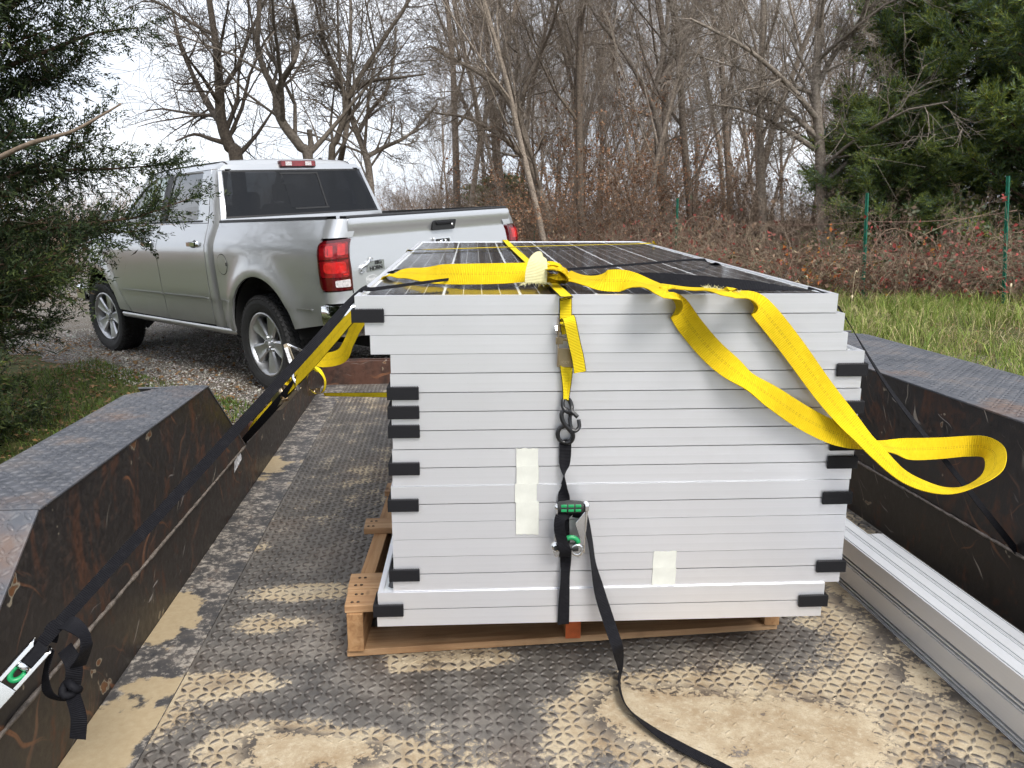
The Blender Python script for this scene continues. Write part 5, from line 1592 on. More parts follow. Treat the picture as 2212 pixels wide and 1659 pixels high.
# named trees behind the truck: trunks follow the shapes seen, limbs grow from them
SPEC_NEAR = [(13, 0.10, 25, 70, 0.25, 0.58, 0.15, 0.04, 5), (6, 0.12, 25, 65, 0.45, 0.85, 0.17, 0.04, 4), (5, 0.10, 25, 65, 0.5, 1.0, 0.18, 0.03, 3), (3, 0.10, 25, 70, 0.5, 1.1, 0.16, 0.02, 3)]
def traced_tree(name, paths, Y, label, seed, col=1, spec=SPEC_NEAR, jit=0.35):
    """paths: list of (points in picture, r0, r1); every tree stands at its own distance, limbs reach fore and aft of it"""
    r = np.random.RandomState(seed)
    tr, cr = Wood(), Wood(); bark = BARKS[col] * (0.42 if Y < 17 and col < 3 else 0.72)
    x0, y0 = paths[0][0][0]
    root = at_depth(x0, y0, Y); gxx, gyy = root.x, Y
    base = np.array([gxx, gyy, gz(gxx, gyy)])
    for j, (pp, r0, r1) in enumerate(paths):
        P = []
        off = 0.0
        for k, (a, b) in enumerate(pp):
            if j > 0 and k > 0: off += r.normal(0, jit)
            w = at_depth(a, b, Y + off); P.append(np.array(w) - base)
        if j == 0: P.insert(0, np.array([P[0][0] + 0.05, 0, -0.15]))
        P = np.array(catmull(P, 3))
        tr.add(P, r0, r1, 8, bark)
        if np.linalg.norm(P[-1] - P[0]) > 1.6: grow(r, tr, cr, P, r0, r1, spec, 0, bark)
    e = new_empty(name, tuple(base), 0, label, 'tree')
    link_mesh('trunk', tr.mesh('trunk'), None, e); link_mesh('crown', cr.mesh('crown'), None, e)
traced_tree('bare_tree', [([(512, 352), (497, 318), (478, 262), (474, 190), (468, 110), (455, 20), (440, -90)], 0.150, 0.04), ([(480, 270), (452, 230), (420, 170), (392, 100), (372, 20)], 0.07, 0.025),
                          ([(490, 310), (455, 300), (420, 290), (380, 305)], 0.05, 0.015)], 15.0, 'leaning bare tree beside the left cedar, its dark trunk rising from behind the cab roof', 201, 2)
traced_tree('bare_tree', [([(668, 355), (650, 318), (612, 268), (598, 232), (597, 196), (590, 186), (570, 150), (556, 95), (560, 20), (565, -80)], 0.098, 0.032), ([(597, 200), (618, 160), (636, 130), (645, 80), (633, 10), (630, -60)], 0.055, 0.025),
                          ([(665, 350), (672, 318), (668, 280)], 0.06, 0.05)], 14.0, 'bare tree with a curved forked trunk, directly behind the middle of the cab roof', 202, 1)
traced_tree('bare_tree', [([(716, 350), (728, 300), (742, 258), (752, 215), (772, 175), (800, 130), (838, 70), (878, 10), (905, -60)], 0.072, 0.028), ([(735, 350), (745, 300), (752, 255), (756, 225)], 0.06, 0.04),
                          ([(752, 215), (738, 190), (715, 130), (695, 70), (680, 0)], 0.06, 0.02), ([(760, 195), (800, 175), (860, 168), (920, 160)], 0.05, 0.015)], 15.5, 'bare tree with two thin stems that meet and lean right over the cab', 203, 0)
traced_tree('bare_tree', [([(800, 395), (788, 330), (765, 270), (752, 215), (755, 130), (758, 50), (756, -60)], 0.088, 0.028), ([(790, 340), (830, 318), (870, 300), (905, 272), (945, 225)], 0.055, 0.02), ([(775, 285), (800, 240), (835, 195), (850, 130), (856, 60)], 0.05, 0.02)],
            17.5, 'straight bare tree right of the cab, low limb reaching over the tailgate', 204, 3)
traced_tree('bare_tree', [([(1185, 470), (1160, 400), (1140, 320), (1122, 260), (1085, 200), (1040, 160), (985, 130), (930, 100)], 0.115, 0.03), ([(1135, 305), (1118, 240), (1112, 180), (1120, 110), (1085, 20), (1060, -60)], 0.075, 0.025), ([(1150, 360), (1090, 300), (1010, 255), (940, 245)], 0.07, 0.02),
                          ([(1120, 255), (1135, 190), (1165, 120), (1195, 50), (1215, -40)], 0.07, 0.02)], 18.5, 'spreading bare tree left of the wood, limbs fanning out to the left', 205, 1)
traced_tree('bare_tree', [([(1440, 480), (1432, 400), (1428, 300), (1412, 230), (1425, 150), (1440, 60), (1445, -60)], 0.115, 0.035), ([(1412, 235), (1370, 150), (1330, 90), (1290, 40), (1260, -20)], 0.07, 0.02), ([(1425, 180), (1465, 110), (1490, 40), (1510, -40)], 0.065, 0.02)], 20.0, 'tall bare tree in the middle of the wood with a straight forked trunk', 206, 3)
traced_tree('bare_tree', [([(1780, 520), (1775, 420), (1770, 300), (1762, 200), (1768, 100), (1775, 0), (1780, -80)], 0.13, 0.05), ([(1768, 260), (1700, 180), (1620, 110), (1550, 70), (1490, 40)], 0.055, 0.018), ([(1772, 330), (1680, 270), (1600, 235), (1530, 225)], 0.05, 0.018),
                          ([(1765, 190), (1800, 120), (1850, 60), (1880, -20)], 0.06, 0.02), ([(1770, 300), (1690, 230), (1610, 190)], 0.06, 0.02), ([(1775, 400), (1850, 330), (1880, 260), (1900, 180)], 0.05, 0.018)], 15.0, 'broad pale bare tree left of the right hand cedars, limbs arching left', 207, 3)

# understorey brush and brown-leaved oak saplings
RMIN = 0.0040
def brush_mesh(seed, stems, H, spread, leaves=0, pal=None, leaf=0.022):
    r = np.random.RandomState(seed); st, tw = Wood(), Wood(); tips = []
    for k in range(stems):
        p = np.array([r.normal(0, spread * 0.5), r.normal(0, spread * 0.5), -0.05])
        d = np.array([r.normal(0, 0.35), r.normal(0, 0.35), 1.0]); d /= np.linalg.norm(d)
        P, _ = limb(r, p, d, H * r.uniform(0.5, 1.1), 6, 0.16, 0.02); col = BARKS[r.randint(4)] * np.array([1.05, 0.95, 0.88])
        rad = r.uniform(0.008, 0.02); st.add(P, rad, 0.003, 4, col)
        grow(r, tw, tw, P, rad, 0.003, [(8, 0.1, 22, 65, 0.2, 0.5, 0.14, 0.02, 3), (4, 0.1, 25, 65, 0.4, 0.8, 0.16, 0.0, 3), (3, 0.1, 28, 70, 0.4, 0.8, 0.16, -0.01, 3)], 0, col)
    m1, m2 = st.mesh('stems'), tw.mesh('twigs'); m3 = None
    if leaves:
        P = np.concatenate([np.array([q[0][-1] for q in L]) for (k, s), L in tw.b.items() if k <= 4])
        P = P[r.choice(len(P), leaves)] + r.normal(0, 0.05, (leaves, 3))
        m3 = leaf_mesh(r, P, leaf, pal)
    return m1, m2, m3
def leaf_mesh(r, P, size, pal, w=None):
    n = len(P); s = size * r.uniform(0.6, 1.4, (n, 1))
    u = r.normal(0, 1, (n, 3)); u /= np.linalg.norm(u, axis=1, keepdims=True)
    v = r.normal(0, 1, (n, 3)); v -= u * (u * v).sum(1, keepdims=True); v /= np.linalg.norm(v, axis=1, keepdims=True)
    nn = np.cross(u, v) * s * 0.25
    V = np.stack([P - u * s, P + v * s * 0.6 + nn, P + u * s, P - v * s * 0.6 + nn], 1)
    F = np.array([(0, 1, 2), (0, 2, 3)])
    me = np_mesh('leaves', V.reshape(-1, 3), (F[None] + (np.arange(n) * 4)[:, None, None]).reshape(-1, 3))
    add_color(me, np.repeat(pick(r, n, pal, w or [1] * len(pal)), 2, axis=0), 3); me.materials.append(M_LEAF)
    return me
PAL_OAK = [(0.30, 0.15, 0.085), (0.38, 0.21, 0.12), (0.22, 0.12, 0.075), (0.42, 0.26, 0.15)]
PAL_DRY = [(0.16, 0.12, 0.08), (0.22, 0.16, 0.10), (0.12, 0.09, 0.06)]
BR = [brush_mesh(301, 14, 3.0, 1.1), brush_mesh(302, 16, 2.4, 1.3, 500, PAL_DRY, 0.02), brush_mesh(303, 12, 3.6, 1.0), brush_mesh(304, 9, 3.2, 0.8, 1700, PAL_OAK, 0.026), brush_mesh(305, 7, 2.4, 0.7, 1000, PAL_OAK, 0.026)]
def put_bush(name, ms, x, y, s, rz, label, cat, group):
    e = new_empty(name, (x, y, gz(x, y)), rz, label, cat, group); e.scale = (s, s, s * 1.0)
    link_mesh('stems', ms[0], None, e); tag(link_mesh('twigs', ms[1], None, e), kind='stuff')
    if ms[2] is not None: tag(link_mesh('leaves', ms[2], None, e), kind='stuff')
r = np.random.RandomState(88)
k = 0
for i in range(76):
    Yd = 16.5 + 24 * r.rand() ** 1.2; u = r.uniform(-0.17, 0.56); X = u * Yd
    if u < 0 and Yd < 21: Yd += 8; X = u * Yd
    put_bush('brush_thicket', BR[r.choice([0, 1, 2, 0, 2])], X, Yd, r.uniform(0.7, 1.15), r.rand() * 6.28, 'tangle of leafless brown brush on the floor of the wood', 'brush', 'leafless brush in the wood')
for (px, Yd, s, m) in ((1130, 17.5, 0.8, 4), (1075, 19, 0.85, 4), (1010, 20, 0.8, 4), (1330, 17.0, 0.95, 3), (1400, 18.0, 1.15, 3), (1290, 19, 1.0, 3), (1255, 18, 0.75, 4), (1440, 17, 0.8, 4), (1200, 17.5, 0.9, 3), (860, 22, 0.8, 4), (920, 21, 0.75, 4), (1500, 19, 1.0, 3), (1390, 21, 1.5, 3), (1290, 22, 1.6, 3)):
    X = (px - 1106) / 1680 * Yd
    put_bush('oak_sapling', BR[m], X, Yd, s, r.rand() * 6.28, 'young oak still holding rusty brown leaves at the edge of the wood', 'sapling', 'brown leaved oak saplings')
# distant treeline left of the wood
for i in range(26):
    X = -34 + i * 1.35 + r.uniform(-0.5, 0.5); Yd = r.uniform(44, 60)
    put_bush('distant_thicket', BR[r.choice([0, 1, 2])], X, Yd, r.uniform(1.0, 1.6), r.rand() * 6.28, 'low leafless thicket far behind the truck', 'brush', 'distant thickets behind the truck')

# ---------------------------------------------------------------- cedars
def cedar(seed, H, R, nb, pal, wts, dens=1.0, zlo=0.15, tipw=0.35, leafL=0.034, leafW=0.0075, berries=0, shape=1.0, low=0.72, lowt=0.0, flow=0.42, ncore=70, coreL=0.11, mleaf=30):
    """red cedar: trunk, ascending boughs, sprays of scale leaves"""
    r = np.random.RandomState(seed); wd = Wood()
    col = np.array((0.10, 0.062, 0.042))
    P, _ = limb(r, np.array([0, 0, -0.1]), np.array([0, 0, 1.0]), H, 10, 0.03, 0.05); wd.add(P, 0.05 + 0.022 * H * 0.5, 0.01, 8, col)
    base, dirs, core = [], [], []
    for k in range(nb):
        t_ = zlo * 0.3 + (0.98 - zlo * 0.3) * ((k + r.rand()) / nb)
        z = t_ * H
        prof = (math.sin(min(1.0, (1 - t_) * 1.6 + 0.05) * math.pi / 2)) ** shape * (low + (1 - low) * min(1, max(0, (t_ - lowt) / 0.22)))
        L = R * prof * r.uniform(0.65, 1.12)
        az = k * 2.39996 + r.normal(0, 0.3); el = r.uniform(-0.12, 0.5) + 0.45 * t_
        i = min(int(t_ * 9), 8); p0 = P[i] + (P[i + 1] - P[i]) * (t_ * 9 - i)
        d = np.array([math.cos(az) * math.cos(el), math.sin(az) * math.cos(el), math.sin(el)])
        B, _ = limb(r, p0, d, L, 6, 0.10, 0.02); wd.add(B, 0.006 + 0.012 * L, 0.003, 5, col)
        core.append(p0 + (B[-1] - p0) * r.uniform(0.05, 0.72, (int(L * ncore) + 2, 1)) + r.normal(0, 0.13 * R / 2, (int(L * ncore) + 2, 3)))
        ns = max(4, int(L * 26 * dens))
        for s in range(ns):
            f = 0.34 + 0.66 * r.rand() ** 0.8; g = f * 5; j = min(int(g), 4)
            q = B[j] + (B[j + 1] - B[j]) * (g - j); dd = B[j + 1] - B[j]; dd /= np.linalg.norm(dd)
            a = r.uniform(0.35, 1.15)
            nd = dd * math.cos(a) + rnd_perp(r, dd) * math.sin(a) + np.array([0, 0, r.normal(0.12, 0.25)]); nd /= np.linalg.norm(nd)
            sl = r.uniform(0.12, 0.34) * (0.6 + 0.4 * R / 1.5)
            S, _ = limb(r, q, nd, sl, 4, 0.15, 0.03); 
            if s % 7 == 0: wd.add(S, 0.0028, 0.001, 3, col * 1.1)
            m = int(mleaf * dens * sl / 0.22) + 4
            tt = r.rand(m) * 3; jj = np.minimum(tt.astype(int), 2)
            base.append(S[jj] + (S[jj + 1] - S[jj]) * (tt - jj)[:, None] + r.normal(0, 0.012, (m, 3)))
            dv = (S[jj + 1] - S[jj]); dv /= np.linalg.norm(dv, axis=1, keepdims=True)
            dirs.append(dv * 0.9 + r.normal(0, flow, (m, 3)))
    P0 = np.concatenate(base); D = np.concatenate(dirs); D /= np.linalg.norm(D, axis=1, keepdims=True)
    n = len(P0); L = leafL * r.uniform(0.6, 1.5, (n, 1)); W = r.normal(0, 1, (n, 3)); W -= D * (W * D).sum(1, keepdims=True); W /= np.linalg.norm(W, axis=1, keepdims=True)
    V = np.stack([P0 - W * leafW, P0 + W * leafW + D * L * 0.25, P0 + D * L], 1)
    # darker filler leaves packed inside the crown to make it opaque
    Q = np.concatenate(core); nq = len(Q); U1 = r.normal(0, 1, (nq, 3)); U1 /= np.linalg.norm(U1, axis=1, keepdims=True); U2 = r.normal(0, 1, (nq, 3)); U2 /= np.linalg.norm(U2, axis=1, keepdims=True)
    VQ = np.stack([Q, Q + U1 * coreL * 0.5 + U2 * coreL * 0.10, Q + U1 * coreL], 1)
    me = np_mesh('foliage', np.concatenate([V.reshape(-1, 3), VQ.reshape(-1, 3)]), np.arange((n + nq) * 3).reshape(-1, 3))
    # colour drifts from bough to bough
    ph = np.sin(P0[:, 0] * 4.1 + 2 * np.sin(P0[:, 2] * 2.3)) * np.sin(P0[:, 1] * 3.7 + P0[:, 2] * 1.9)
    c = pick(r, n, pal, wts) * (1.0 + 0.25 * ph[:, None] * np.array([[1.3, 1.0, 0.3]]))
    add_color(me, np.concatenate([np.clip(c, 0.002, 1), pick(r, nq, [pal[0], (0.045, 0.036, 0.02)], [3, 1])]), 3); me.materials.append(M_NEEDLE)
    mb = None
    if berries:
        cl = P0[r.choice(n, berries)]; cl = cl[np.linalg.norm(cl[:, :2], axis=1) > 0.45 * R]
        P = (cl[:, None, :] + r.normal(0, 0.05, (len(cl), 14, 3))).reshape(-1, 3); m = len(P); s = r.uniform(0.006, 0.011, (m, 1, 1))
        Vb = P[:, None, :] + octv[None] * s
        mb = np_mesh('berries', Vb.reshape(-1, 3), (octf[None] + (np.arange(m) * 6)[:, None, None]).reshape(-1, 3))
        add_color(mb, np.repeat(pick(r, m, [(0.20, 0.27, 0.34), (0.28, 0.36, 0.42)], [1, 1]), 8, axis=0), 3); mb.materials.append(M_LEAF)
    return wd.mesh('trunk'), me, mb
def put_cedar(ms, x, y, s, rz, label, sz=None, tilt=(0, 0)):
    e = new_empty('cedar_tree', (x, y, gz(x, y)), rz, label, 'tree', None); e.scale = (s, s, sz or s); e.rotation_euler = (tilt[0], tilt[1], rz)
    link_mesh('trunk', ms[0], None, e); tag(link_mesh('foliage', ms[1], None, e), kind='stuff')
    if ms[2] is not None: tag(link_mesh('berries', ms[2], None, e), kind='stuff')
PAL_CD = [(0.021, 0.036, 0.014), (0.034, 0.054, 0.018), (0.056, 0.078, 0.022), (0.088, 0.108, 0.028), (0.065, 0.043, 0.022)]
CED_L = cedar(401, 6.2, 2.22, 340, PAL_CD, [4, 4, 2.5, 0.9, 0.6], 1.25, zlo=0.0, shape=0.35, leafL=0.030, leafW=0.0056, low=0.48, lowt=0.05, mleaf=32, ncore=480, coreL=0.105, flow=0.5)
put_cedar(CED_L, -4.20, 4.85, 1.0, 0.6, 'dark green cedar at the left, its boughs hanging in front of the truck bonnet')
PAL_CR = [(0.065, 0.11, 0.035), (0.125, 0.185, 0.05), (0.21, 0.265, 0.055), (0.30, 0.32, 0.06), (0.14, 0.19, 0.145)]
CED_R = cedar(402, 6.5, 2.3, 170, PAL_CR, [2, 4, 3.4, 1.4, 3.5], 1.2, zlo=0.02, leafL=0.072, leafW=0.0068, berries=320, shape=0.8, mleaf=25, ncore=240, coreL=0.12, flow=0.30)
put_cedar(CED_R, 9.3, 13.6, 1.12, 0.4, 'tall green cedar at the right edge behind the last green post')
put_cedar(CED_R, 6.9, 14.6, 0.72, 2.6, 'small yellowish green cedar left of the tall ones, behind the middle post', 0.52)
put_cedar(CED_R, 8.1, 15.6, 1.0, 4.4, 'blue berried cedar standing between the small cedar and the tall one', 0.95)
put_cedar(CED_R, 11.6, 12.6, 1.0, 1.2, 'cedar partly cut off by the right edge of the view', 1.1)
put_cedar(CED_R, 13.2, 16.8, 1.1, 3.3, 'cedar at the far right, filling the gap behind the last post', 1.1)
put_cedar(CED_R, -0.4, 30.0, 0.9, 1.9, 'small dark cedar half hidden in the wood, above the tailgate', 0.42)

# bare dead bough reaching out of the left cedar
_cb = [o for o in COL.objects if o.name.startswith('cedar_tree')][0]
_bp = [at_depth(-60, 372, 3.35), at_depth(0, 340, 3.3), at_depth(60, 312, 3.25), at_depth(110, 297, 3.22), at_depth(160, 282, 3.2), at_depth(225, 246, 3.2), at_depth(262, 224, 3.2)]
_inv = (Matrix.Translation(_cb.location) @ Matrix.Rotation(0.6, 4, 'Z')).inverted()
_C = catmull([tuple(_inv @ p) for p in _bp], 5)
MB().tube([tuple(c) for c in _C], [0.013 - 0.010 * k / len(_C) for k in range(len(_C))], 8).build('dead_branch', plain('grey_bark', (0.20, 0.15, 0.11), 0.9, var=0.3, vs=40, bump=0.5), _cb, smooth=True)

# ================================================================ fence and brambles
M_GREENPOST = plain('green_post_paint', (0.006, 0.115, 0.072), 0.45, var=0.25, vs=12)
M_WIRE = plain('rusty_wire', (0.30, 0.19, 0.15), 0.6, 0.3)
POSTS = [(6.44, 10.2, 1.66, 'tallest green steel post, nearest the right edge', -0.12, 0.0), (4.95, 11.0, 1.47, 'green steel post in front of the small cedar', -0.06, 0.0), (3.12, 15.0, 1.50, 'green steel post behind the far right corner of the panels', -0.01, 0.0), (0.66, 24.0, 1.10, 'short green steel post far back beside the tailgate light', 0.04, 0.0)]
tops = []
for (x, y, h, lab, tx, ty) in POSTS:
    e = new_empty('fence_post', (x, y, gz(x, y)), 0.3, lab, 'fence post', 'green steel fence posts'); e.rotation_euler = (0, tx, 0.3)
    w = 0.024 if y < 20 else 0.03
    # U-channel section with flanges
    P = [(-w, 0.010), (-w * 0.5, 0.010), (-w * 0.42, -0.014), (w * 0.42, -0.014), (w * 0.5, 0.010), (w, 0.010), (w, 0.0135), (w * 0.6, 0.0135), (w * 0.52, -0.0105), (-w * 0.52, -0.0105), (-w * 0.6, 0.0135), (-w, 0.0135)]
    P = [(-w, -0.006), (-w * 0.5, -0.006), (-w * 0.42, -0.030), (w * 0.42, -0.030), (w * 0.5, -0.006), (w, -0.006), (w, -0.002), (w * 0.6, -0.002), (w * 0.5, -0.026), (-w * 0.5, -0.026), (-w * 0.6, -0.002), (-w, -0.002)]
    MB().prism(P, -0.3, h, 'z').build('channel', M_GREENPOST, e)
    z = 0.12
    while z < h - 0.05:
        MB().bbox(-0.006, 0.006, -0.0345, -0.0303, z, z + 0.022).build('wire_lug', M_GREENPOST, e); z += 0.12
    tops.append((x, y, gz(x, y), h))
def wire(a, b, frac, sag, lab):
    pa = Vector((a[0], a[1] - 0.04, a[2] + a[3] * frac)); pb = Vector((b[0], b[1] - 0.04, b[2] + b[3] * frac))
    pts = []
    for k in range(13):
        t_ = k / 12; q = pa.lerp(pb, t_); q.z -= sag * 4 * t_ * (1 - t_); pts.append(q - pa)
    o = MB().tube(pts, 0.0035, 5).build('fence_wire', M_WIRE, None, smooth=True); o.location = pa
    tag(o, lab, 'wire', 'fence wires')
wire(tops[0], tops[1], 0.74, 0.06, 'upper rusty wire between the two right hand green posts'); wire(tops[0], tops[1], 0.42, 0.05, 'lower rusty wire between the two right hand green posts')
wire(tops[1], tops[2], 0.74, 0.08, 'upper rusty wire from the middle post towards the panels'); wire(tops[1], tops[2], 0.42, 0.05, 'lower rusty wire from the middle post towards the panels')
wire(tops[2], tops[3], 0.62, 0.10, 'thin wire running back into the wood behind the panels')

PAL_BR = {'red': [(0.38, 0.075, 0.065), (0.28, 0.07, 0.06), (0.19, 0.13, 0.09), (0.11, 0.115, 0.07)], 'orange': [(0.42, 0.14, 0.035), (0.48, 0.22, 0.05), (0.33, 0.075, 0.035), (0.14, 0.11, 0.04)],
          'green': [(0.09, 0.12, 0.065), (0.14, 0.165, 0.11), (0.18, 0.14, 0.10), (0.22, 0.10, 0.08)], 'dry': [(0.28, 0.19, 0.13), (0.34, 0.26, 0.17), (0.20, 0.13, 0.09), (0.25, 0.09, 0.07)]}
def bramble_mesh(seed, pal, n_c=34, H=1.0, leaves=900):
    r = np.random.RandomState(seed); wd = Wood(); tw = Wood(); L = []
    for k in range(n_c):
        p = np.array([r.normal(0, 0.35), r.normal(0, 0.3), 0.0]); az = r.rand() * 6.283
        d = np.array([math.cos(az) * 0.5, math.sin(az) * 0.5, 1.0]); ln = r.uniform(0.8, 2.1) * H
        pts = [p]; dd = d / np.linalg.norm(d)
        for i in range(7):
            dd = dd + np.array([math.cos(az) * 0.10, math.sin(az) * 0.10, -0.24]) * (0.6 + i * 0.12) + r.normal(0, 0.07, 3); dd /= np.linalg.norm(dd)
            q = pts[-1] + dd * ln / 7; q[2] = max(q[2], 0.03); pts.append(q)
        P = np.array(pts); c = np.array([(0.22, 0.13, 0.095), (0.21, 0.15, 0.11), (0.34, 0.27, 0.19)][r.randint(3)])
        wd.add(P, 0.0050, 0.0022, 4, c)
        grow(r, tw, tw, P, 0.004, 0.002, [(4, 0.15, 30, 80, 0.15, 0.5, 0.15, 0.02, 3), (2, 0.1, 30, 80, 0.4, 0.9, 0.2, 0, 3)], 0, c)
        L.append(P[1:])
    q = np.concatenate([np.array([b[0][-1] for b in bl]) for bl in tw.b.values()])
    q = q[r.choice(len(q), leaves)] + r.normal(0, 0.04, (leaves, 3)); q[:, 2] = np.abs(q[:, 2]) + 0.02
    return wd.mesh('canes'), tw.mesh('twigs'), leaf_mesh(r, q, 0.036, PAL_BR[pal], [3, 3, 3, 4])
BM = {'red': bramble_mesh(501, 'red', 30, 1.0, 430), 'orange': bramble_mesh(502, 'orange', 26, 0.95, 520), 'green': bramble_mesh(503, 'green', 32, 1.05, 560), 'dry': bramble_mesh(504, 'dry', 40, 0.95, 260)}
lab = {'red': 'bramble with dull red leaves sprawling over the fence line', 'orange': 'bramble with bright orange and yellow leaves beside the middle green post', 'green': 'bramble with grey green and purplish leaves along the fence', 'dry': 'dry brown bramble tangle along the fence line'}
br = [('red', 1560, 12.2, .8), ('dry', 1620, 12.6, .95), ('red', 1690, 12.0, .85), ('dry', 1740, 11.6, .9), ('orange', 1800, 11.5, .80), ('green', 1850, 11.9, .85), ('dry', 1880, 11.0, .75), ('red', 1945, 11.2, .75), ('green', 1990, 11.4, 0.85), ('red', 2040, 10.7, .8), ('dry', 2080, 11.0, .85), ('green', 2130, 10.9, .85), ('red', 2200, 10.4, .8), ('dry', 1530, 14.0, 1.0), ('dry', 1470, 15.0, 1.0), ('green', 2230, 11.5, .9), ('dry', 1990, 12.4, .9), ('dry', 2150, 12.2, .8), ('red', 1430, 16.0, .9), ('dry', 1370, 16.0, .9), ('dry', 1300, 16.5, .9), ('dry', 1240, 16.5, .85)]
for i, (k, px, Yd, s) in enumerate(br):
    X = (px - 1106) / 1680 * Yd
    e = new_empty('bramble', (X, Yd, gz(X, Yd)), RNG.uniform(0, 6.28), lab[k], 'bramble', f'{k} brambles along the fence'); e.scale = (s, s, s * RNG.uniform(0.75, 1.45))
    for nm_, m_ in zip(('canes', 'twigs', 'leaves'), BM[k]): tag(link_mesh(nm_, m_, None, e), kind=None if nm_ == 'canes' else 'stuff')
# taller leafless stems among the brambles
for px, Yd, s in ((1600, 12.8, .42), (1665, 12.9, .38), (1720, 12.4, .45), (1785, 12.6, .40), (1905, 12.2, .40), (1960, 12.0, .36), (2060, 12.0, .42), (2110, 11.6, .34), (2190, 11.8, .42), (1540, 13.6, .5), (1480, 14.6, .5), (1410, 15.4, .5), (1340, 15.6, .5), (1270, 15.6, .48)):
    X = (px - 1106) / 1680 * Yd
    put_bush('dry_stems', BR[RNG.choice([0, 1, 2])], X, Yd, s, RNG.uniform(0, 6.28), 'clump of thin dry stems rising through the brambles by the fence', 'brush', 'dry stems among the brambles')
# long arching canes over the brambles
arcs = [([(1930, 640), (1945, 570), (1985, 515), (2060, 480), (2130, 462), (2158, 452)], 10.6, 'long pale bramble cane arching up to the right hand post'), ([(1700, 640), (1706, 580), (1722, 545), (1760, 530), (1800, 548)], 11.6, 'dark arching bramble cane in front of the red leaves'), ([(1460, 530), (1480, 485), (1530, 470), (1565, 500), (1575, 560)], 13.5, 'hooped bare cane beside the post behind the panels'),
        ([(1850, 560), (1900, 510), (1960, 500), (2010, 540)], 11.0, 'thin bramble cane hooped to the right of the middle post')]
for pts, Yd, l in arcs:
    P = [at_depth(a, b, Yd) for a, b in pts]; P[0].z = gz(P[0].x, P[0].y)
    b0 = P[0].copy(); C_ = catmull([p - b0 for p in P], 5)
    o = MB().tube([tuple(c) for c in C_], [0.006 - 0.004 * k / len(C_) for k in range(len(C_))], 5).build('bramble_cane', plain('cane_bark', (0.28, 0.19, 0.13), 0.7), None, smooth=True); o.location = b0
    tag(o, l, 'bramble cane', 'single arching bramble canes')
# foxtail seed heads standing in the grass
M_STRAW = plain('straw', (0.52, 0.43, 0.28), 0.8)
for i, (px, py, Yd) in enumerate([(1748, 600, 10.2), (1845, 588, 9.8), (1735, 610, 10.6), (1700, 618, 10.8), (1842, 640, 9.0), (1760, 640, 10.0), (2185, 615, 8.5)]):
    top = at_depth(px, py, Yd); z0 = gz(top.x, top.y); h = top.z - z0
    e = new_empty('foxtail_grass', (top.x, top.y, z0), RNG.uniform(0, 6), 'pale nodding foxtail seed head in front of the brambles', 'foxtail', 'foxtail seed heads')
    MB().tube([(0, 0, 0), (0.01, 0, h * 0.5), (0.03, 0, h * 0.92), (0.05, 0, h)], [0.003, 0.0025, 0.002, 0.002], 5).build('stalk', M_STRAW, e, smooth=True)
    MB().tube([(0.05, 0, h), (0.075, 0, h + 0.012), (0.10, 0, h + 0.0), (0.115, 0, h - 0.025)], [0.004, 0.010, 0.011, 0.004], 7).build('seed_head', M_STRAW, e, smooth=True)

# ================================================================ straps
def make_web(name, col, edge=None, stitch=False, dirty=0.25, rough=0.75, ribs=1 / 0.0032):
    t = NT(name); uv = t.n('UVMap').outputs[0]; s = t.sep(uv); o = t.coord()
    n1 = t.noise(o, 8, 5, 0.65); n2 = t.noise(o, 90, 4)
    c = t.mix(t.ramp(n1, [(0.35, 0.0), (0.7, dirty)]), col, tuple(x * 0.45 for x in col))
    c = t.mix(t.ramp(n2, [(0.5, 0.0), (0.8, 0.35)]), c, tuple(min(1, x * 1.25 + 0.02) for x in col))
    rib = t.math('SINE', t.math('MULTIPLY', s[0], ribs * 6.283))
    c = t.mix(t.math('MULTIPLY', t.ramp(rib, [(0.0, 1.0), (0.55, 0.0)]), 0.35), c, tuple(x * 0.5 for x in col))
    d = t.math('ABSOLUTE', t.math('SUBTRACT', s[1], 0.5))
    if edge: c = t.mix(t.math('GREATER_THAN', d, 0.455), c, edge)
    if stitch:
        for q in (0.035,):
            ln = t.math('LESS_THAN', t.math('ABSOLUTE', t.math('SUBTRACT', d, q)), 0.0085)
            ds = t.math('GREATER_THAN', t.math('FRACT', t.math('MULTIPLY', s[0], 1 / 0.0085)), 0.4)
            c = t.mix(t.math('MULTIPLY', t.math('MULTIPLY', ln, ds), 0.75), c, (0.16, 0.085, 0.02))
    t.p(Base_Color=c, Roughness=rough, Specular_IOR_Level=0.15)
    t.bump(t.math('ADD', rib, t.math('MULTIPLY', n2, 1.5)), 0.5, 0.0010)
    return t.m
YEL = (0.80, 0.56, 0.012)
M_YEL = make_web('yellow_webbing_black_edged', (0.82, 0.62, 0.015), (0.02, 0.018, 0.012), dirty=0.1)
M_YELW = make_web('wide_yellow_webbing', YEL, None, True, dirty=0.55, ribs=1 / 0.0042, rough=0.9)
M_BLK = make_web('black_webbing', (0.009, 0.009, 0.012), None, dirty=0.2, rough=0.7)
M_PALE = make_web('faded_webbing_end', (0.68, 0.64, 0.36), None, dirty=0.25)
M_ZINC = plain('yellow_zinc', (0.50, 0.40, 0.27), 0.3, 1.0, var=0.2, vs=25)
M_STEEL = plain('polished_steel', (0.78, 0.79, 0.80), 0.14, 1.0)
M_GREENPL = plain('green_plastic', (0.01, 0.26, 0.085), 0.35)
M_GRIP = plain('black_rubber_grip', (0.015, 0.016, 0.016), 0.6)
M_VINYL = plain('black_vinyl_coating', (0.010, 0.010, 0.011), 0.28)

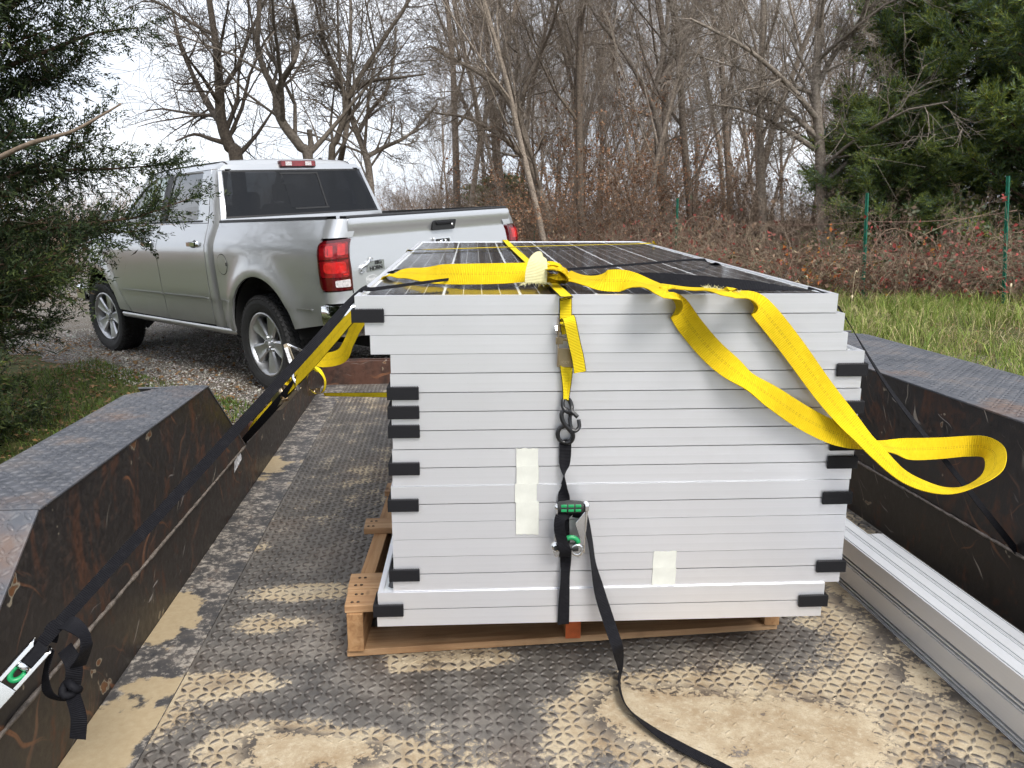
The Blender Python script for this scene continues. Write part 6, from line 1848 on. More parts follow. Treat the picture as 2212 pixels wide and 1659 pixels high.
def ribbon(name, ctrl, width, mat, parent=None, thick=0.0016, per=8, wid=None):
    """ctrl: list of (point, face normal). flat webbing with thickness; UV u runs along in metres, v across"""
    P = catmull([tuple(c[0]) for c in ctrl], per); N_ = catmull([tuple(Vector(c[1]).normalized()) for c in ctrl], per)
    Wc = catmull([(w,) for w in wid], per) if wid else None
    m = len(P); V = []; U = []; s = 0.0
    for i in range(m):
        t_ = Vector(P[min(i + 1, m - 1)] - P[max(i - 1, 0)]).normalized(); nn = Vector(N_[i])
        nn = (nn - t_ * nn.dot(t_)).normalized(); b = t_.cross(nn).normalized()
        w = (width if Wc is None else width * float(Wc[i][0])) / 2; p = Vector(P[i])
        if i: s += float(np.linalg.norm(P[i] - P[i - 1]))
        h = nn * thick / 2
        for (k, q) in ((-1, 1), (-0.34, 1), (0.34, 1), (1, 1), (1, -1), (0.34, -1), (-0.34, -1), (-1, -1)):
            V.append(p + b * (w * k) + h * q)
        U.append(s)
    F = []; UV = []
    vv = [0, 0.33, 0.67, 1, 1, 0.67, 0.33, 0]
    for i in range(m - 1):
        for k in range(8):
            k2 = (k + 1) % 8
            F.append((i * 8 + k, i * 8 + k2, (i + 1) * 8 + k2, (i + 1) * 8 + k)); UV += [(U[i], vv[k]), (U[i], vv[k2]), (U[i + 1], vv[k2]), (U[i + 1], vv[k])]
    for base_, i in ((0, 0), ((m - 1) * 8, m - 1)):
        for q in ((0, 1, 6, 7), (1, 2, 5, 6), (2, 3, 4, 5)):
            F.append(tuple(base_ + z for z in q)); UV += [(U[i], vv[z]) for z in q]
    org = V[0].copy()
    me = bpy.data.meshes.new(name)
    me.from_pydata([tuple(p - org) for p in V], [], F)
    ul = me.uv_layers.new(name='UVMap'); ul.data.foreach_set('uv', np.array(UV, np.float32).ravel())
    for p in me.polygons: p.use_smooth = True
    me.update(); me.set_sharp_from_angle(angle=math.radians(50))
    o = link_mesh(name, me, mat, parent)
    if parent is None: o.location = org
    else: o.location = org - parent.location
    return o

SN = Vector((math.sin(ST_YAW), -math.cos(ST_YAW), 0))        # outward normal of the stack front
SR = Vector((math.cos(ST_YAW), math.sin(ST_YAW), 0))         # to the right along the front
SB = -SN                                                     # away from the viewer
ZZ = Vector((0, 0, 1))
TOPZ = PZ[1] + PH
TOPN = Vector((math.sin(ST_YAW) * math.sin(ST_TILT), -math.cos(ST_YAW) * math.sin(ST_TILT), math.cos(ST_TILT)))
def top(px, py, up=0.0025):
    return at_plane(px, py, st2w(0, 0, TOPZ) + TOPN * up, TOPN)
def fr(px, py, out=0.004):
    return at_plane(px, py, st2w(0, -out, 0), SN)
def stp(x, y, z): return st2w(x, y, z)

# ---- 1. yellow ratchet strap lengthwise over the middle of the stack
y1 = new_empty('yellow_ratchet_strap', fr(1222, 640), 0, 'narrow yellow ratchet strap with black edges running lengthwise over the middle of the panels', 'ratchet strap')
a, b = top(1094, 523.5), top(1222, 639.5)
bl = w2st(a); el = w2st(b)
ctrl = [(stp(bl.x, PL + 0.02, 0.35), SB), (stp(bl.x, PL + 0.012, 0.62), SB), (stp(bl.x, PL + 0.006, TOPZ + ST_TILT * PL - 0.012), SB), (stp(bl.x, PL - 0.005, TOPZ + ST_TILT * PL + 0.003), TOPN)]
for k in (0.12, 0.3, 0.5, 0.7, 0.88): ctrl.append((Vector(a).lerp(b, k) + TOPN * 0.0008, TOPN))
ctrl += [(b + SB * 0.004 + ZZ * 0.0005, TOPN), (fr(1222, 641.5, 0.0035), (SN + ZZ).normalized()), (fr(1222, 650, 0.0045), SN), (fr(1222, 672, 0.006), SN), (fr(1222, 700, 0.010), SN)]
ribbon('webbing', ctrl, 0.0255, M_YEL, y1, per=6)
# short end below the ratchet, folded narrow at the hook
ribbon('short_end', [(fr(1221, 780, 0.012), SN), (fr(1222, 795, 0.012), SN + SR * 0.2), (fr(1222, 820, 0.012), SN + SR * 0.45), (fr(1221, 845, 0.014), SN + SR * 0.8), (fr(1221, 862, 0.016), SN + SR * 0.6)], 0.0255, M_YEL, y1, wid=[1, 0.95, 0.75, 0.55, 0.5])
ribbon('short_end', [(fr(1224, 790, 0.008), SN), (fr(1226, 815, 0.008), SN - SR * 0.5), (fr(1226, 845, 0.009), SN - SR * 0.8), (fr(1223, 864, 0.012), SN - SR * 0.5)], 0.0255, M_YEL, y1, wid=[1, 0.8, 0.5, 0.45])
ribbon('loose_end', [(fr(1226, 720, 0.022), SN), (fr(1223, 702, 0.030), SN + ZZ * 0.5), (fr(1224, 690, 0.040), ZZ), (fr(1228, 686, 0.050), ZZ * 0.7 + SN), (fr(1232, 700, 0.056), SN), (fr(1240, 738, 0.050), SN), (fr(1248, 772, 0.044), SN), (fr(1253, 804, 0.040), SN)], 0.0255, M_YEL, y1)
# zinc ratchet: two side plates, spool, pawl, handle plate
rt = new_empty('ratchet', (0, 0, 0)); rt.parent = y1
RM = Matrix.Translation(fr(1220, 742, 0.0) - y1.location) @ Matrix.Rotation(ST_YAW, 4, 'Z')
def rbox(mb, x0, x1, y0, y1_, z0, z1):
    k = len(mb.v); mb.bbox(x0, x1, y0, y1_, z0, z1); mb.v[k:] = [tuple(RM @ Vector(p)) for p in mb.v[k:]]; return mb
for s in (-1, 1):
    P = [(-0.032, 0.048), (-0.010, 0.055), (-0.004, 0.03), (-0.003, -0.046), (-0.012, -0.047), (-0.026, -0.01)]
    mb = MB().prism(P, s * 0.0150, s * 0.0168, 'x'); mb.v = [tuple(RM @ Vector(p)) for p in mb.v]; mb.build('side_plate', M_ZINC, rt)
rbox(MB(), -0.0148, 0.0148, -0.014, -0.012, -0.047, -0.008).build('handle_plate', M_ZINC, rt, bevel=0.0008)
rbox(MB(), -0.0148, 0.0148, -0.019, -0.012, 0.008, 0.013).build('pawl', M_ZINC, rt, bevel=0.0008)
rbox(MB(), -0.021, -0.006, -0.022, -0.019, 0.002, 0.016).build('pawl_tab', M_ZINC, rt, bevel=0.0008)
mb = MB().tube([(-0.022, -0.018, 0.032), (0.022, -0.018, 0.032)], 0.0065, 12); mb.v = [tuple(RM @ Vector(p)) for p in mb.v]; mb.build('spool', M_ZINC, rt, smooth=True, sharp=40)
mb = MB().tube([(-0.0225, -0.018, 0.032), (-0.0185, -0.018, 0.032)], 0.0095, 6); mb.v = [tuple(RM @ Vector(p)) for p in mb.v]; mb.build('nut', M_STEEL, rt)
me = text_mesh('1CCY', 0.0075, 0.0003); o = link_mesh('embossed_mark', me, plain('embossed_metal', (0.75, 0.66, 0.5), 0.3, 1.0), rt)
o.matrix_local = RM @ Matrix.Translation((-0.001, -0.0143, -0.037)) @ Matrix.Rotation(math.pi / 2, 4, 'X')
# hook of the yellow strap
def hook(pts, rad, parent, name='hook', mat=None):
    C_ = catmull([tuple(p) for p in pts], 6)
    return MB().tube([tuple(Vector(c) - parent.location) for c in C_], rad, 10).build(name, mat or M_VINYL, parent, smooth=True)
hook([fr(1221, 858, 0.010), fr(1216, 866, 0.016), fr(1217, 880, 0.020), fr(1226, 890, 0.026), fr(1234, 889, 0.030), fr(1248, 901, 0.034)], 0.0046, y1, 's_hook')
hook([fr(1221, 858, 0.010), fr(1231, 866, 0.008), fr(1235, 880, 0.012), fr(1232, 892, 0.020)], 0.0046, y1, 's_hook')

# ---- 2. black strap with the green ratchet below it
b1 = new_empty('black_ratchet_strap', fr(1222, 1338), 0, 'black strap with a chrome and green ratchet hanging down the front of the stack', 'ratchet strap')
hook([fr(1250, 906, 0.014), fr(1251, 922, 0.018), fr(1243, 931, 0.022), fr(1234, 926, 0.020), fr(1231, 905, 0.014), fr(1233, 895, 0.010)], 0.0042, b1, 's_hook')
hook([fr(1233, 895, 0.016), fr(1222, 884, 0.020), fr(1213, 895, 0.022), fr(1217, 912, 0.024), fr(1230, 928, 0.024), fr(1238, 940, 0.020), fr(1234, 953, 0.016), fr(1222, 957, 0.014)], 0.0046, b1, 's_hook')
ring = [fr(1221 + 16.5 * math.cos(a_), 938 + 18 * math.sin(a_), 0.012) for a_ in np.linspace(0, 2 * math.pi, 20, endpoint=False)]
MB().tube([tuple(p - b1.location) for p in ring], 0.0046, 10, closed=True).build('hook_eye', M_VINYL, b1, smooth=True)
ribbon('webbing', [(fr(1221, 950, 0.013), SN), (fr(1221, 972, 0.010), SN), (fr(1220, 1000, 0.009), SN + SR * 0.4), (fr(1219, 1032, 0.010), SR), (fr(1218, 1055, 0.010), SR - SN * 0.6), (fr(1218, 1085, 0.010), -SN), (fr(1217, 1130, 0.014), -SN), (fr(1219, 1180, 0.012), -SN), (fr(1222, 1198, 0.010), -SN)], 0.0255, M_BLK, b1)
ribbon('webbing', [(fr(1222, 1190, 0.016), SN), (fr(1222, 1215, 0.010), SN + SR * 0.35), (fr(1221, 1245, 0.017), SN + SR * 0.7), (fr(1219, 1285, 0.017), SN + SR * 0.4), (fr(1217, 1340, 0.0125), SN), (fr(1217, 1348, 0.011), SN - ZZ * 0.3)], 0.0255, M_BLK, b1)
# ratchet body
g1 = new_empty('ratchet', (0, 0, 0)); g1.parent = b1
RM = Matrix.Translation(fr(1224, 1130, 0.0) - b1.location) @ Matrix.Rotation(ST_YAW, 4, 'Z')
def put(mb, name, mat, par, **kw):
    mb.v = [tuple(RM @ Vector(p)) for p in mb.v]; return mb.build(name, mat, par, **kw)
put(MB().tube([(-0.026, -0.052, 0.057), (-0.020, -0.052, 0.057), (0.0, -0.052, 0.058), (0.022, -0.052, 0.057), (0.028, -0.052, 0.057)], [0.0105, 0.0125, 0.0135, 0.0125, 0.0105], 16), 'grip', M_GRIP, g1, smooth=True, sharp=40)
for xx in (-0.015, 0.0, 0.015):
    for zz, yy in ((0.0635, -0.0637), (0.054, -0.0640)):
        put(MB().box((xx + 0.001, yy, zz), (0.012, 0.004, 0.0055)), 'grip_inlay', M_GREENPL, g1, bevel=0.0008)
put(MB().lathe([(0, -0.032), (0.006, -0.032), (0.008, -0.027)], 12, Matrix.Translation((0, -0.052, 0.057))), 'grip_bolt', M_STEEL, g1, smooth=True)
put(MB().box((0.035, -0.048, 0.056), (0.011, 0.024, 0.017)), 'arm_cap', M_STEEL, g1, bevel=0.004, seg=3)
for s, nm_ in ((1, 'handle_arm'), (-1, 'handle_arm')):
    # J-shaped plates from grip down to the spool
    P = [(-0.058, 0.055), (-0.040, 0.050), (-0.030, 0.020), (-0.010, -0.010), (-0.006, -0.050), (-0.018, -0.062), (-0.036, -0.056), (-0.044, -0.020)]
    put(MB().prism(seg_round(P, 0.006), s * 0.0265 + (0.006 if s > 0 else -0.001), s * 0.0265 + (0.0085 if s > 0 else 0.0012), 'x'), nm_, M_STEEL, g1, bevel=0.0006)
P = seg_round([(0.012, 0.018), (0.034, 0.045), (0.040, 0.052), (0.036, 0.0), (0.028, -0.055), (0.018, -0.060), (0.014, -0.040), (0.024, -0.018), (0.018, 0.0)], 0.004)
put(MB().prism(P, -0.047, -0.044, 'y'), 'front_plate', M_STEEL, g1, bevel=0.001)
P = seg_round([(-0.030, 0.014), (-0.020, 0.014), (-0.016, -0.02), (-0.018, -0.055), (-0.028, -0.062), (-0.034, -0.045), (-0.030, -0.01)], 0.004)
put(MB().prism(P, -0.040, -0.037, 'y'), 'front_plate', M_STEEL, g1, bevel=0.001)
put(MB().lathe([(0, -0.008), (0.006, -0.008), (0.0105, -0.004), (0.0115, 0.0)], 18, Matrix.Translation((-0.027, -0.0405, -0.036)), 'y'), 'pivot_bolt', M_STEEL, g1, smooth=True)
put(MB().lathe([(0, -0.0088), (0.0060, -0.0084)], 14, Matrix.Translation((-0.027, -0.0405, -0.036)), 'y'), 'bolt_socket', M_GRIP, g1)
arcp = [(0.004 + 0.0165 * math.cos(a_), -0.046, -0.030 + 0.0165 * math.sin(a_)) for a_ in np.linspace(0.25, 2.9, 12)]
put(MB().tube(arcp, 0.0056, 8), 'green_drum', M_GREENPL, g1, smooth=True)
put(MB().tube([(-0.012, -0.040, -0.038), (0.020, -0.040, -0.038)], 0.010, 14), 'spool', M_GRIP, g1, smooth=True, sharp=40)
put(MB().lathe([(0.009, -0.002), (0.013, -0.004), (0.0145, 0.0), (0.012, 0.003)], 18, Matrix.Translation((0.017, -0.046, -0.042)), 'y'), 'pawl_ring', M_STEEL, g1, smooth=True)
ribbon('webbing', [(fr(1236, 1112, 0.030), SN), (fr(1226, 1108, 0.048), SN + ZZ * 0.4), (fr(1211, 1118, 0.060), SN - SR * 0.6), (fr(1208, 1140, 0.062), SN - SR * 0.5), (fr(1214, 1168, 0.058), SN), (fr(1222, 1192, 0.052), SN), (fr(1219, 1202, 0.035), -ZZ + SN), (fr(1221, 1196, 0.020), -SN)], 0.0235, M_BLK, b1)
# the tail falls to the deck and snakes towards the viewer
def fl(px, py, z=0.006): return at_plane(px, py, (0, 0, z), (0, 0, 1))
ribbon('loose_tail', [(fr(1240, 1105, 0.025), SN), (fr(1258, 1110, 0.022), SN + SR), (fr(1268, 1135, 0.022), SR * 0.8 + SN * 0.5), (fr(1276, 1175, 0.024), SR + SN * 0.5), (fr(1283, 1225, 0.028), SR + SN * 0.6), (fr(1297, 1285, 0.036), SR * 0.4 + SN), (fr(1316, 1345, 0.050), SN), (fr(1334, 1400, 0.075), SN + SR * 0.2),
                      (at_plane(1341, 1440, (0, 0, 0.030), (0, 0, 1)), SN * 0.6 + SR * 0.8), (fl(1338, 1475, 0.016), SR + ZZ * 0.25), (fl(1352, 1522, 0.016), SR + ZZ * 0.6), (fl(1402, 1570, 0.014), ZZ + SR * 0.5), (fl(1468, 1612, 0.012), ZZ), (fl(1548, 1652, 0.010), ZZ), (fl(1640, 1700, 0.008), ZZ)], 0.0255, M_BLK, b1, per=9)

# ---- 3. thin yellow strap across the back of the stack
y3 = new_empty('yellow_cross_strap', top(1150, 534), 0, 'thin yellow strap lying straight across the far end of the top panel', 'strap')
L_, R_ = top(891, 541), top(1410, 527)
ll, rl = w2st(L_), w2st(R_)
ribbon('webbing', [(stp(-0.03, ll.y + 0.12, 0.30), -SR), (stp(-0.010, ll.y + 0.03, 0.55), -SR), (stp(-0.003, ll.y, ll.z - 0.02), -SR + ZZ * 0.2), (L_, ZZ - SR * 0.4), (L_.lerp(R_, 0.1) + ZZ * 0.0015, TOPN), (L_.lerp(R_, 0.5) + ZZ * 0.003, TOPN), (L_.lerp(R_, 0.9) + ZZ * 0.0015, TOPN), (R_, ZZ + SR * 0.4), (stp(PW + 0.010, rl.y, rl.z - 0.03), SR), (stp(PW + 0.06, rl.y + 0.05, 0.40), SR)], 0.0255, M_YEL, y3)

# ---- 4. wide yellow sling: left anchor, over the top, knot, loop hanging off the right
w4 = new_empty('wide_yellow_strap', top(1180, 600), 0, 'wide yellow strap knotted on top of the panels, its loop hanging off the right', 'strap')
RAILHOOK = tr2w(XL - 0.04, 3.10, 0.175)
LE = top(836, 598)
dn = (RAILHOOK - LE)
rat_t = 0.60
ctrl = [(LE + dn * rat_t, (0.3, -0.8, 0.5)), (LE + dn * 0.40, (0.15, -0.9, 0.45)), (LE + dn * 0.18, (-0.2, -0.8, 0.5)), (LE + dn * 0.03, (-0.6, -0.3, 0.6)), (LE + ZZ * 0.004 + SR * 0.006, (-0.1, -0.05, 1))]
ctrl += [(top(880, 590, 0.014), TOPN * 0.9 + SN * 0.7), (top(940, 592, 0.022), TOPN * 0.55 + SN), (top(1020, 592, 0.026), TOPN * 0.5 + SN), (top(1100, 590, 0.027), TOPN * 0.55 + SN), (top(1160, 586, 0.028), TOPN * 0.6 + SN)]
ribbon('webbing', ctrl, 0.050, M_YELW, w4, per=8, wid=[0.9, 0.9, 0.9, 0.95, 0.9, 0.95, 1, 1, 1, 0.95])
# knot: two crossing wraps of the flattened webbing
kc = top(1190, 592, 0.024)
for (tilt, rx, rz, tw, wv) in ((0.5, 0.030, 0.019, 0.5, 0.034), (-0.45, 0.026, 0.021, -0.4, 0.030)):
    loop = []
    for a_ in np.linspace(0, 2 * math.pi * 0.97, 14):
        d_ = SR * (rx * math.cos(a_)) + (ZZ * math.cos(tilt) + SB * math.sin(tilt)) * (rz * math.sin(a_))
        loop.append((kc + d_ + SN * (0.004 * math.sin(2 * a_) + 0.006 * tw), d_.normalized() + SN * 0.25))
    ribbon('knot', loop, wv, M_YELW, w4, per=4)
ribbon('knot', [(top(1160, 588, 0.020), ZZ + SN * 0.4), (top(1178, 580, 0.036), ZZ + SN * 0.3), (top(1200, 582, 0.044), ZZ), (top(1218, 590, 0.036), ZZ * 0.7 + SR), (top(1222, 597, 0.018), SR + SN * 0.5), (top(1208, 603, 0.010), -ZZ + SN)], 0.034, M_YELW, w4)
ribbon('knot', [(top(1165, 592, 0.014), SN), (top(1185, 596, 0.022), SN + ZZ * 0.4), (top(1205, 594, 0.032), SN + ZZ * 0.6), (top(1225, 594, 0.028), SN + ZZ * 0.6)], 0.026, M_YELW, w4)
# faded tail standing out of the knot, frayed at its end
YK = kc.y - 0.045
ribbon('faded_end', [(at_depth(1178, 566, YK + 0.01), ZZ + SN * 0.6), (at_depth(1170, 552, YK - 0.012), ZZ * 0.6 + SN), (at_depth(1163, 564, YK - 0.034), SN + ZZ * 0.15), (at_depth(1159, 588, YK - 0.046), SN + ZZ * 0.1), (at_depth(1157, 612, YK - 0.052), SN + ZZ * 0.2)], 0.047, M_PALE, w4, wid=[0.6, 0.55, 0.85, 1, 1])
fz = MB(); rr = random.Random(5)
for k in range(70):
    u = rr.uniform(-1, 1); p = at_depth(1157 + u * 26, 611 + rr.uniform(-1, 1), YK - 0.052); 
    d_ = SN * rr.uniform(0.2, 1) + SR * (u * 0.8 + rr.uniform(-0.5, 0.5)) + ZZ * rr.uniform(-0.6, 0.2)
    L0 = rr.uniform(0.004, 0.013) * (1.6 if abs(u) > 0.75 else 1)
    q0 = p - w4.location; fz.tube([q0, q0 + d_ * L0 * 0.6, q0 + d_ * L0 + ZZ * rr.uniform(-0.003, 0.004)], [0.0006, 0.0005, 0.0002], 3)
fz.build('frayed_threads', M_PALE, w4)
# right hand strand, over the edge and down to the loop
def air(px, py, Y): return at_depth(px, py, Y)
strand = [(top(1215, 596, 0.016), SN + ZZ * 0.6), (top(1250, 602, 0.018), SN * 0.6 + ZZ), (top(1300, 606, 0.022), SN * 0.9 + ZZ * 0.6), (top(1350, 607, 0.022), SN + ZZ * 0.5), (top(1400, 616, 0.020), SN * 0.5 + ZZ), (top(1440, 630, 0.018), ZZ + SN * 0.5),
          (fr(1462, 660, 0.018), SN + ZZ * 0.5), (fr(1494, 708, 0.016), SN - ZZ * 0.1), (fr(1545, 766, 0.020), SN), (fr(1610, 818, 0.034), SN * 0.30 + ZZ * 0.75 - SR * 0.45), (fr(1680, 866, 0.036), SN * 0.9 + ZZ * 0.4), (fr(1735, 902, 0.036), SN + ZZ * 0.15), (fr(1790, 930, 0.036), SN + ZZ * 0.1), (fr(1850, 951, 0.040), SN * 0.55 + ZZ * 0.8),
          (air(1915, 966, 1.66), ZZ * 1.0 + SN * 0.42), (air(1970, 970, 1.69), SN + ZZ * 0.45), (air(2035, 968, 1.73), SN + ZZ * 0.12), (air(2090, 964, 1.75), SN - SR * 0.1), (air(2128, 966, 1.72), -SR * 0.9 + SN * 0.6 + ZZ * 0.1), (air(2150, 985, 1.66), -SR * 0.7 - SN * 0.3 + ZZ * 0.7), (air(2142, 1022, 1.59), -SR * 0.45 - SN * 0.4 + ZZ * 0.9), (air(2095, 1050, 1.54), -SN * 0.5 + ZZ * 1.0),
          (air(2030, 1056, 1.515), ZZ + SN * 0.1), (air(1955, 1030, 1.515), ZZ * 1 + SN * 0.5 + SR * 0.3), (air(1890, 972, 1.535), ZZ * 0.5 + SN * 0.8 + SR * 0.5), (fr(1838, 915, 0.055), SN + ZZ * 0.2 + SR * 0.45), (fr(1780, 845, 0.040), SN + SR * 0.3), (fr(1715, 755, 0.030), SN + SR * 0.15), (fr(1660, 685, 0.026), SN + ZZ * 0.2), (fr(1625, 650, 0.024), SN * 0.9 + ZZ * 0.7), (top(1580, 632, 0.020), ZZ + SN * 0.35), (top(1530, 626, 0.014), ZZ + SN * 0.1), (top(1470, 622, 0.012), ZZ), (top(1410, 614, 0.010), ZZ)]
ribbon('loop', strand, 0.050, M_YELW, w4, per=8)
fz = MB()
for k in range(90):
    px = rr.uniform(1520, 1600); p = top(px, 621 + (px - 1520) * 0.12 + rr.uniform(-2, 2), 0.018) - w4.location
    d_ = SB * rr.uniform(-0.3, 1) + SR * rr.uniform(-1.2, 1.2) + ZZ * rr.uniform(0.1, 1); L0 = rr.uniform(0.003, 0.010)
    fz.tube([p, p + d_ * L0], [0.0005, 0.0002], 3)
fz.build('frayed_threads', M_PALE, w4)
# left anchor ratchet and its spare webbing
rp = LE + dn * rat_t
M3 = Matrix(); zdir = -dn.normalized(); xd = zdir.cross(Vector((0.2, -0.9, 0.4))).normalized(); yd = zdir.cross(xd)
RM = Matrix.Translation(rp + dn * 0.06 - w4.location) @ Matrix((xd, yd, zdir)).transposed().to_4x4()
rt = new_empty('ratchet', (0, 0, 0)); rt.parent = w4
for s in (-1, 1):
    put(MB().prism([(-0.03, 0.075), (0.012, 0.07), (0.014, -0.075), (-0.012, -0.075)], s * 0.028, s * 0.0305, 'x'), 'side_plate', M_ZINC, rt)
put(MB().bbox(-0.0275, 0.0275, -0.012, -0.0095, -0.075, 0.02), 'handle_plate', M_ZINC, rt, bevel=0.001)
put(MB().tube([(-0.034, -0.008, 0.045), (0.034, -0.008, 0.045)], 0.012, 12), 'spool', M_ZINC, rt, smooth=True)
# raised handle with a white sticker, standing above the ratchet
put(MB().bbox(-0.030, -0.027, -0.01, 0.012, 0.03, 0.17), 'raised_handle', M_ZINC, rt); put(MB().bbox(0.027, 0.030, -0.01, 0.012, 0.03, 0.17), 'raised_handle', M_ZINC, rt)
put(MB().tube([(-0.034, 0.0, 0.172), (0.034, 0.0, 0.172)], 0.007, 8), 'handle_bar', M_STEEL, rt, smooth=True)
def flat_quad(P, name, mat, par):
    c = par.location if par is not None else Vector()
    return MB().add([p - c for p in P], [(0, 1, 2, 3)]).build(name, mat, par)
# standing lever seen against the truck wheel, with its bar code sticker
lv = [air(612, 745, 3.30), air(621, 742, 3.30), air(640, 792, 3.26), air(630, 797, 3.26)]
MB().add([p - w4.location for p in lv] + [p - w4.location + Vector((0.002, 0.006, 0.002)) for p in lv], [(0, 1, 2, 3), (7, 6, 5, 4), (0, 4, 5, 1), (1, 5, 6, 2), (2, 6, 7, 3), (3, 7, 4, 0)]).build('ratchet_lever', M_ZINC, w4)
MB().tube([tuple(air(620, 744, 3.30) - w4.location), tuple(air(656, 760, 3.36) - w4.location)], 0.006, 8).build('lever_bar', M_STEEL, w4, smooth=True)
MB().tube([tuple(air(640, 790, 3.26) - w4.location), tuple(air(665, 775, 3.36) - w4.location)], 0.004, 8).build('lever_bar', M_STEEL, w4, smooth=True)
def make_barcode():
    t = NT('bar_code_sticker'); o = t.coord('Generated'); s = t.sep(o)
    n = t.noise(t.coord('Generated', (0.0, 0.0, 26.0)), 1.0, 1)
    bars = t.math('MULTIPLY', t.math('GREATER_THAN', n, 0.52), t.math('LESS_THAN', t.math('ABSOLUTE', t.math('SUBTRACT', s[2], 0.5)), 0.33))
    t.p(Base_Color=t.mix(bars, (0.8, 0.8, 0.8), (0.02, 0.02, 0.02)), Roughness=0.5); return t.m
q = [air(614, 752, 3.285), air(621, 750, 3.285), air(632, 781, 3.255), air(625, 785, 3.255)]
flat_quad(q, 'sticker', make_barcode(), w4)
ribbon('lower_webbing', [(rp + dn * 0.10, (0.2, -0.8, 0.5)), (rp + dn * 0.22, (0.2, -0.85, 0.5)), (RAILHOOK - dn * 0.06, (0.5, -0.8, 0.3)), (RAILHOOK, (0.8, -0.5, 0.2))], 0.050, M_YELW, w4, wid=[0.9, 0.9, 0.5, 0.3])
hook([RAILHOOK - dn * 0.02, RAILHOOK + Vector((0, 0, -0.02)), RAILHOOK + Vector((-0.02, -0.02, -0.05)), RAILHOOK + Vector((-0.035, -0.02, -0.02))], 0.006, w4, 'wire_hook', M_STEEL)
spare = [(rp + Vector((0.01, -0.03, 0.015)), (0.3, -0.8, 0.6)), (air(660, 776, 2.72), (0.2, -0.9, 0.6)), (air(700, 778, 2.66), (0.1, -0.9, 0.3)), (air(738, 768, 2.60), (-0.3, -0.9, 0.1)), (air(756, 735, 2.55), (-0.7, -0.7, 0)), (air(768, 705, 2.50), (-0.5, -0.85, 0)), (air(790, 672, 2.45), (-0.3, -0.9, 0.2))]
ribbon('spare_webbing', spare, 0.050, M_YELW, w4)

# ---- 5. two black straps crossing the top
k5 = new_empty('black_strap', top(1300, 595), 0, 'long black strap running from the lower left ratchet up over the top panel', 'strap')
A0 = tr2w(XL + 0.05, 1.205, 0.310)
A1 = top(783, 628)
dv = A1 - A0
R1 = top(1527, 568)
ctrl = [(A0, (0.75, -0.45, 0.5)), (A0 + dv * 0.3, (0.72, -0.5, 0.5)), (A0 + dv * 0.6, (0.68, -0.55, 0.5)), (A0 + dv * 0.85, (0.4, -0.7, 0.6)), (A1 - SR * 0.004, (-0.3, -0.3, 0.9)), (A1 + SR * 0.03 + ZZ * 0.004, SN + ZZ * 0.35)]
for q_ in (0.25, 0.5, 0.75, 0.96): ctrl.append((A1.lerp(R1, q_) + TOPN * 0.012, SN + ZZ * 0.25))
rl = w2st(R1)
ctrl += [(R1 + SR * 0.006, SR + ZZ * 0.6), (stp(PW + 0.02, rl.y, rl.z - 0.05), SR), (stp(PW + 0.20, rl.y + 0.05, 0.35), SR), (tr2w(XR - 0.02, 3.2, 0.18), SR)]
ribbon('webbing', ctrl, 0.0255, M_BLK, k5, wid=[0.8, 0.78, 0.76, 0.76, 0.7, 0.3] + [0.25] * 4 + [0.6, 1, 1, 1])
k6 = new_empty('black_strap', top(1500, 605), 0, 'black strap crossing to the right front corner and down to the right fender', 'strap')
B0 = tr2w(XL - 0.03, 2.95, 0.175); B1 = top(852, 585); db = B1 - B0; B2 = top(1752, 627)
ctrl = [(B0, (0.6, -0.7, 0.4)), (B0 + db * 0.5, (0.3, -0.85, 0.4)), (B0 + db * 0.9, (-0.2, -0.8, 0.5)), (B1, ZZ), (top(1000, 592, 0.003), TOPN), (top(1180, 600, 0.003), TOPN), (top(1340, 600, 0.010), SN * 0.7 + ZZ * 0.7), (top(1450, 604, 0.012), SN + ZZ * 0.7), (top(1600, 615, 0.010), SN * 0.8 + ZZ * 0.8), (top(1735, 626, 0.004), ZZ)]
C0 = tr2w(XR + 0.003, 1.72, 0.19); dc_ = C0 - B2
ctrl += [(B2 + SR * 0.012 + ZZ * 0.001, ZZ + SR * 0.7), (B2 + SR * 0.03 + dc_ * 0.06, SR), (B2 + dc_ * 0.35, SR * 0.8 - SB * 0.5), (B2 + dc_ * 0.7, SR * 0.6 - SB * 0.6), (C0, SR * 0.6 - SB * 0.6)]
ribbon('webbing', ctrl, 0.0255, M_BLK, k6, wid=[1.1, 1.1, 1, 1, 1, 1.2, 1.3, 1.3, 1.2, 1, 0.9, 0.7, 0.6, 0.7, 0.9])

# ---- 6. yellow strap round the back of the stack to the left rail
y6 = new_empty('yellow_rear_strap', air(740, 852, 3.9), 0, 'narrow yellow strap stretched level from the left rail to the back of the stack', 'ratchet strap')
ribbon('webbing', [(air(700, 852, 4.2), SN), (air(770, 852.5, 3.9), SN), (air(836, 853, 3.62), SN), (air(900, 853.5, 3.6), SB)], 0.026, M_YEL, y6, wid=[0.75, 0.9, 1, 1])
RM = Matrix.Translation(air(660, 850, 4.25) - y6.location) @ Matrix.Rotation(-0.25, 4, 'Y')
rt = new_empty('ratchet', (0, 0, 0)); rt.parent = y6
for s in (-1, 1): put(MB().prism(seg_round([(-0.075, -0.014), (0.075, -0.018), (0.085, 0.010), (-0.07, 0.016)], 0.006), s * 0.016, s * 0.0185, 'y'), 'side_plate', M_ZINC, rt)
put(MB().bbox(-0.06, 0.03, -0.0155, 0.0155, 0.012, 0.015), 'handle_plate', M_ZINC, rt)
for xx in (-0.055, 0.055): put(MB().tube([(xx, -0.022, 0.0), (xx, 0.022, 0.0)], 0.008, 10), 'pin', M_ZINC, rt, smooth=True)
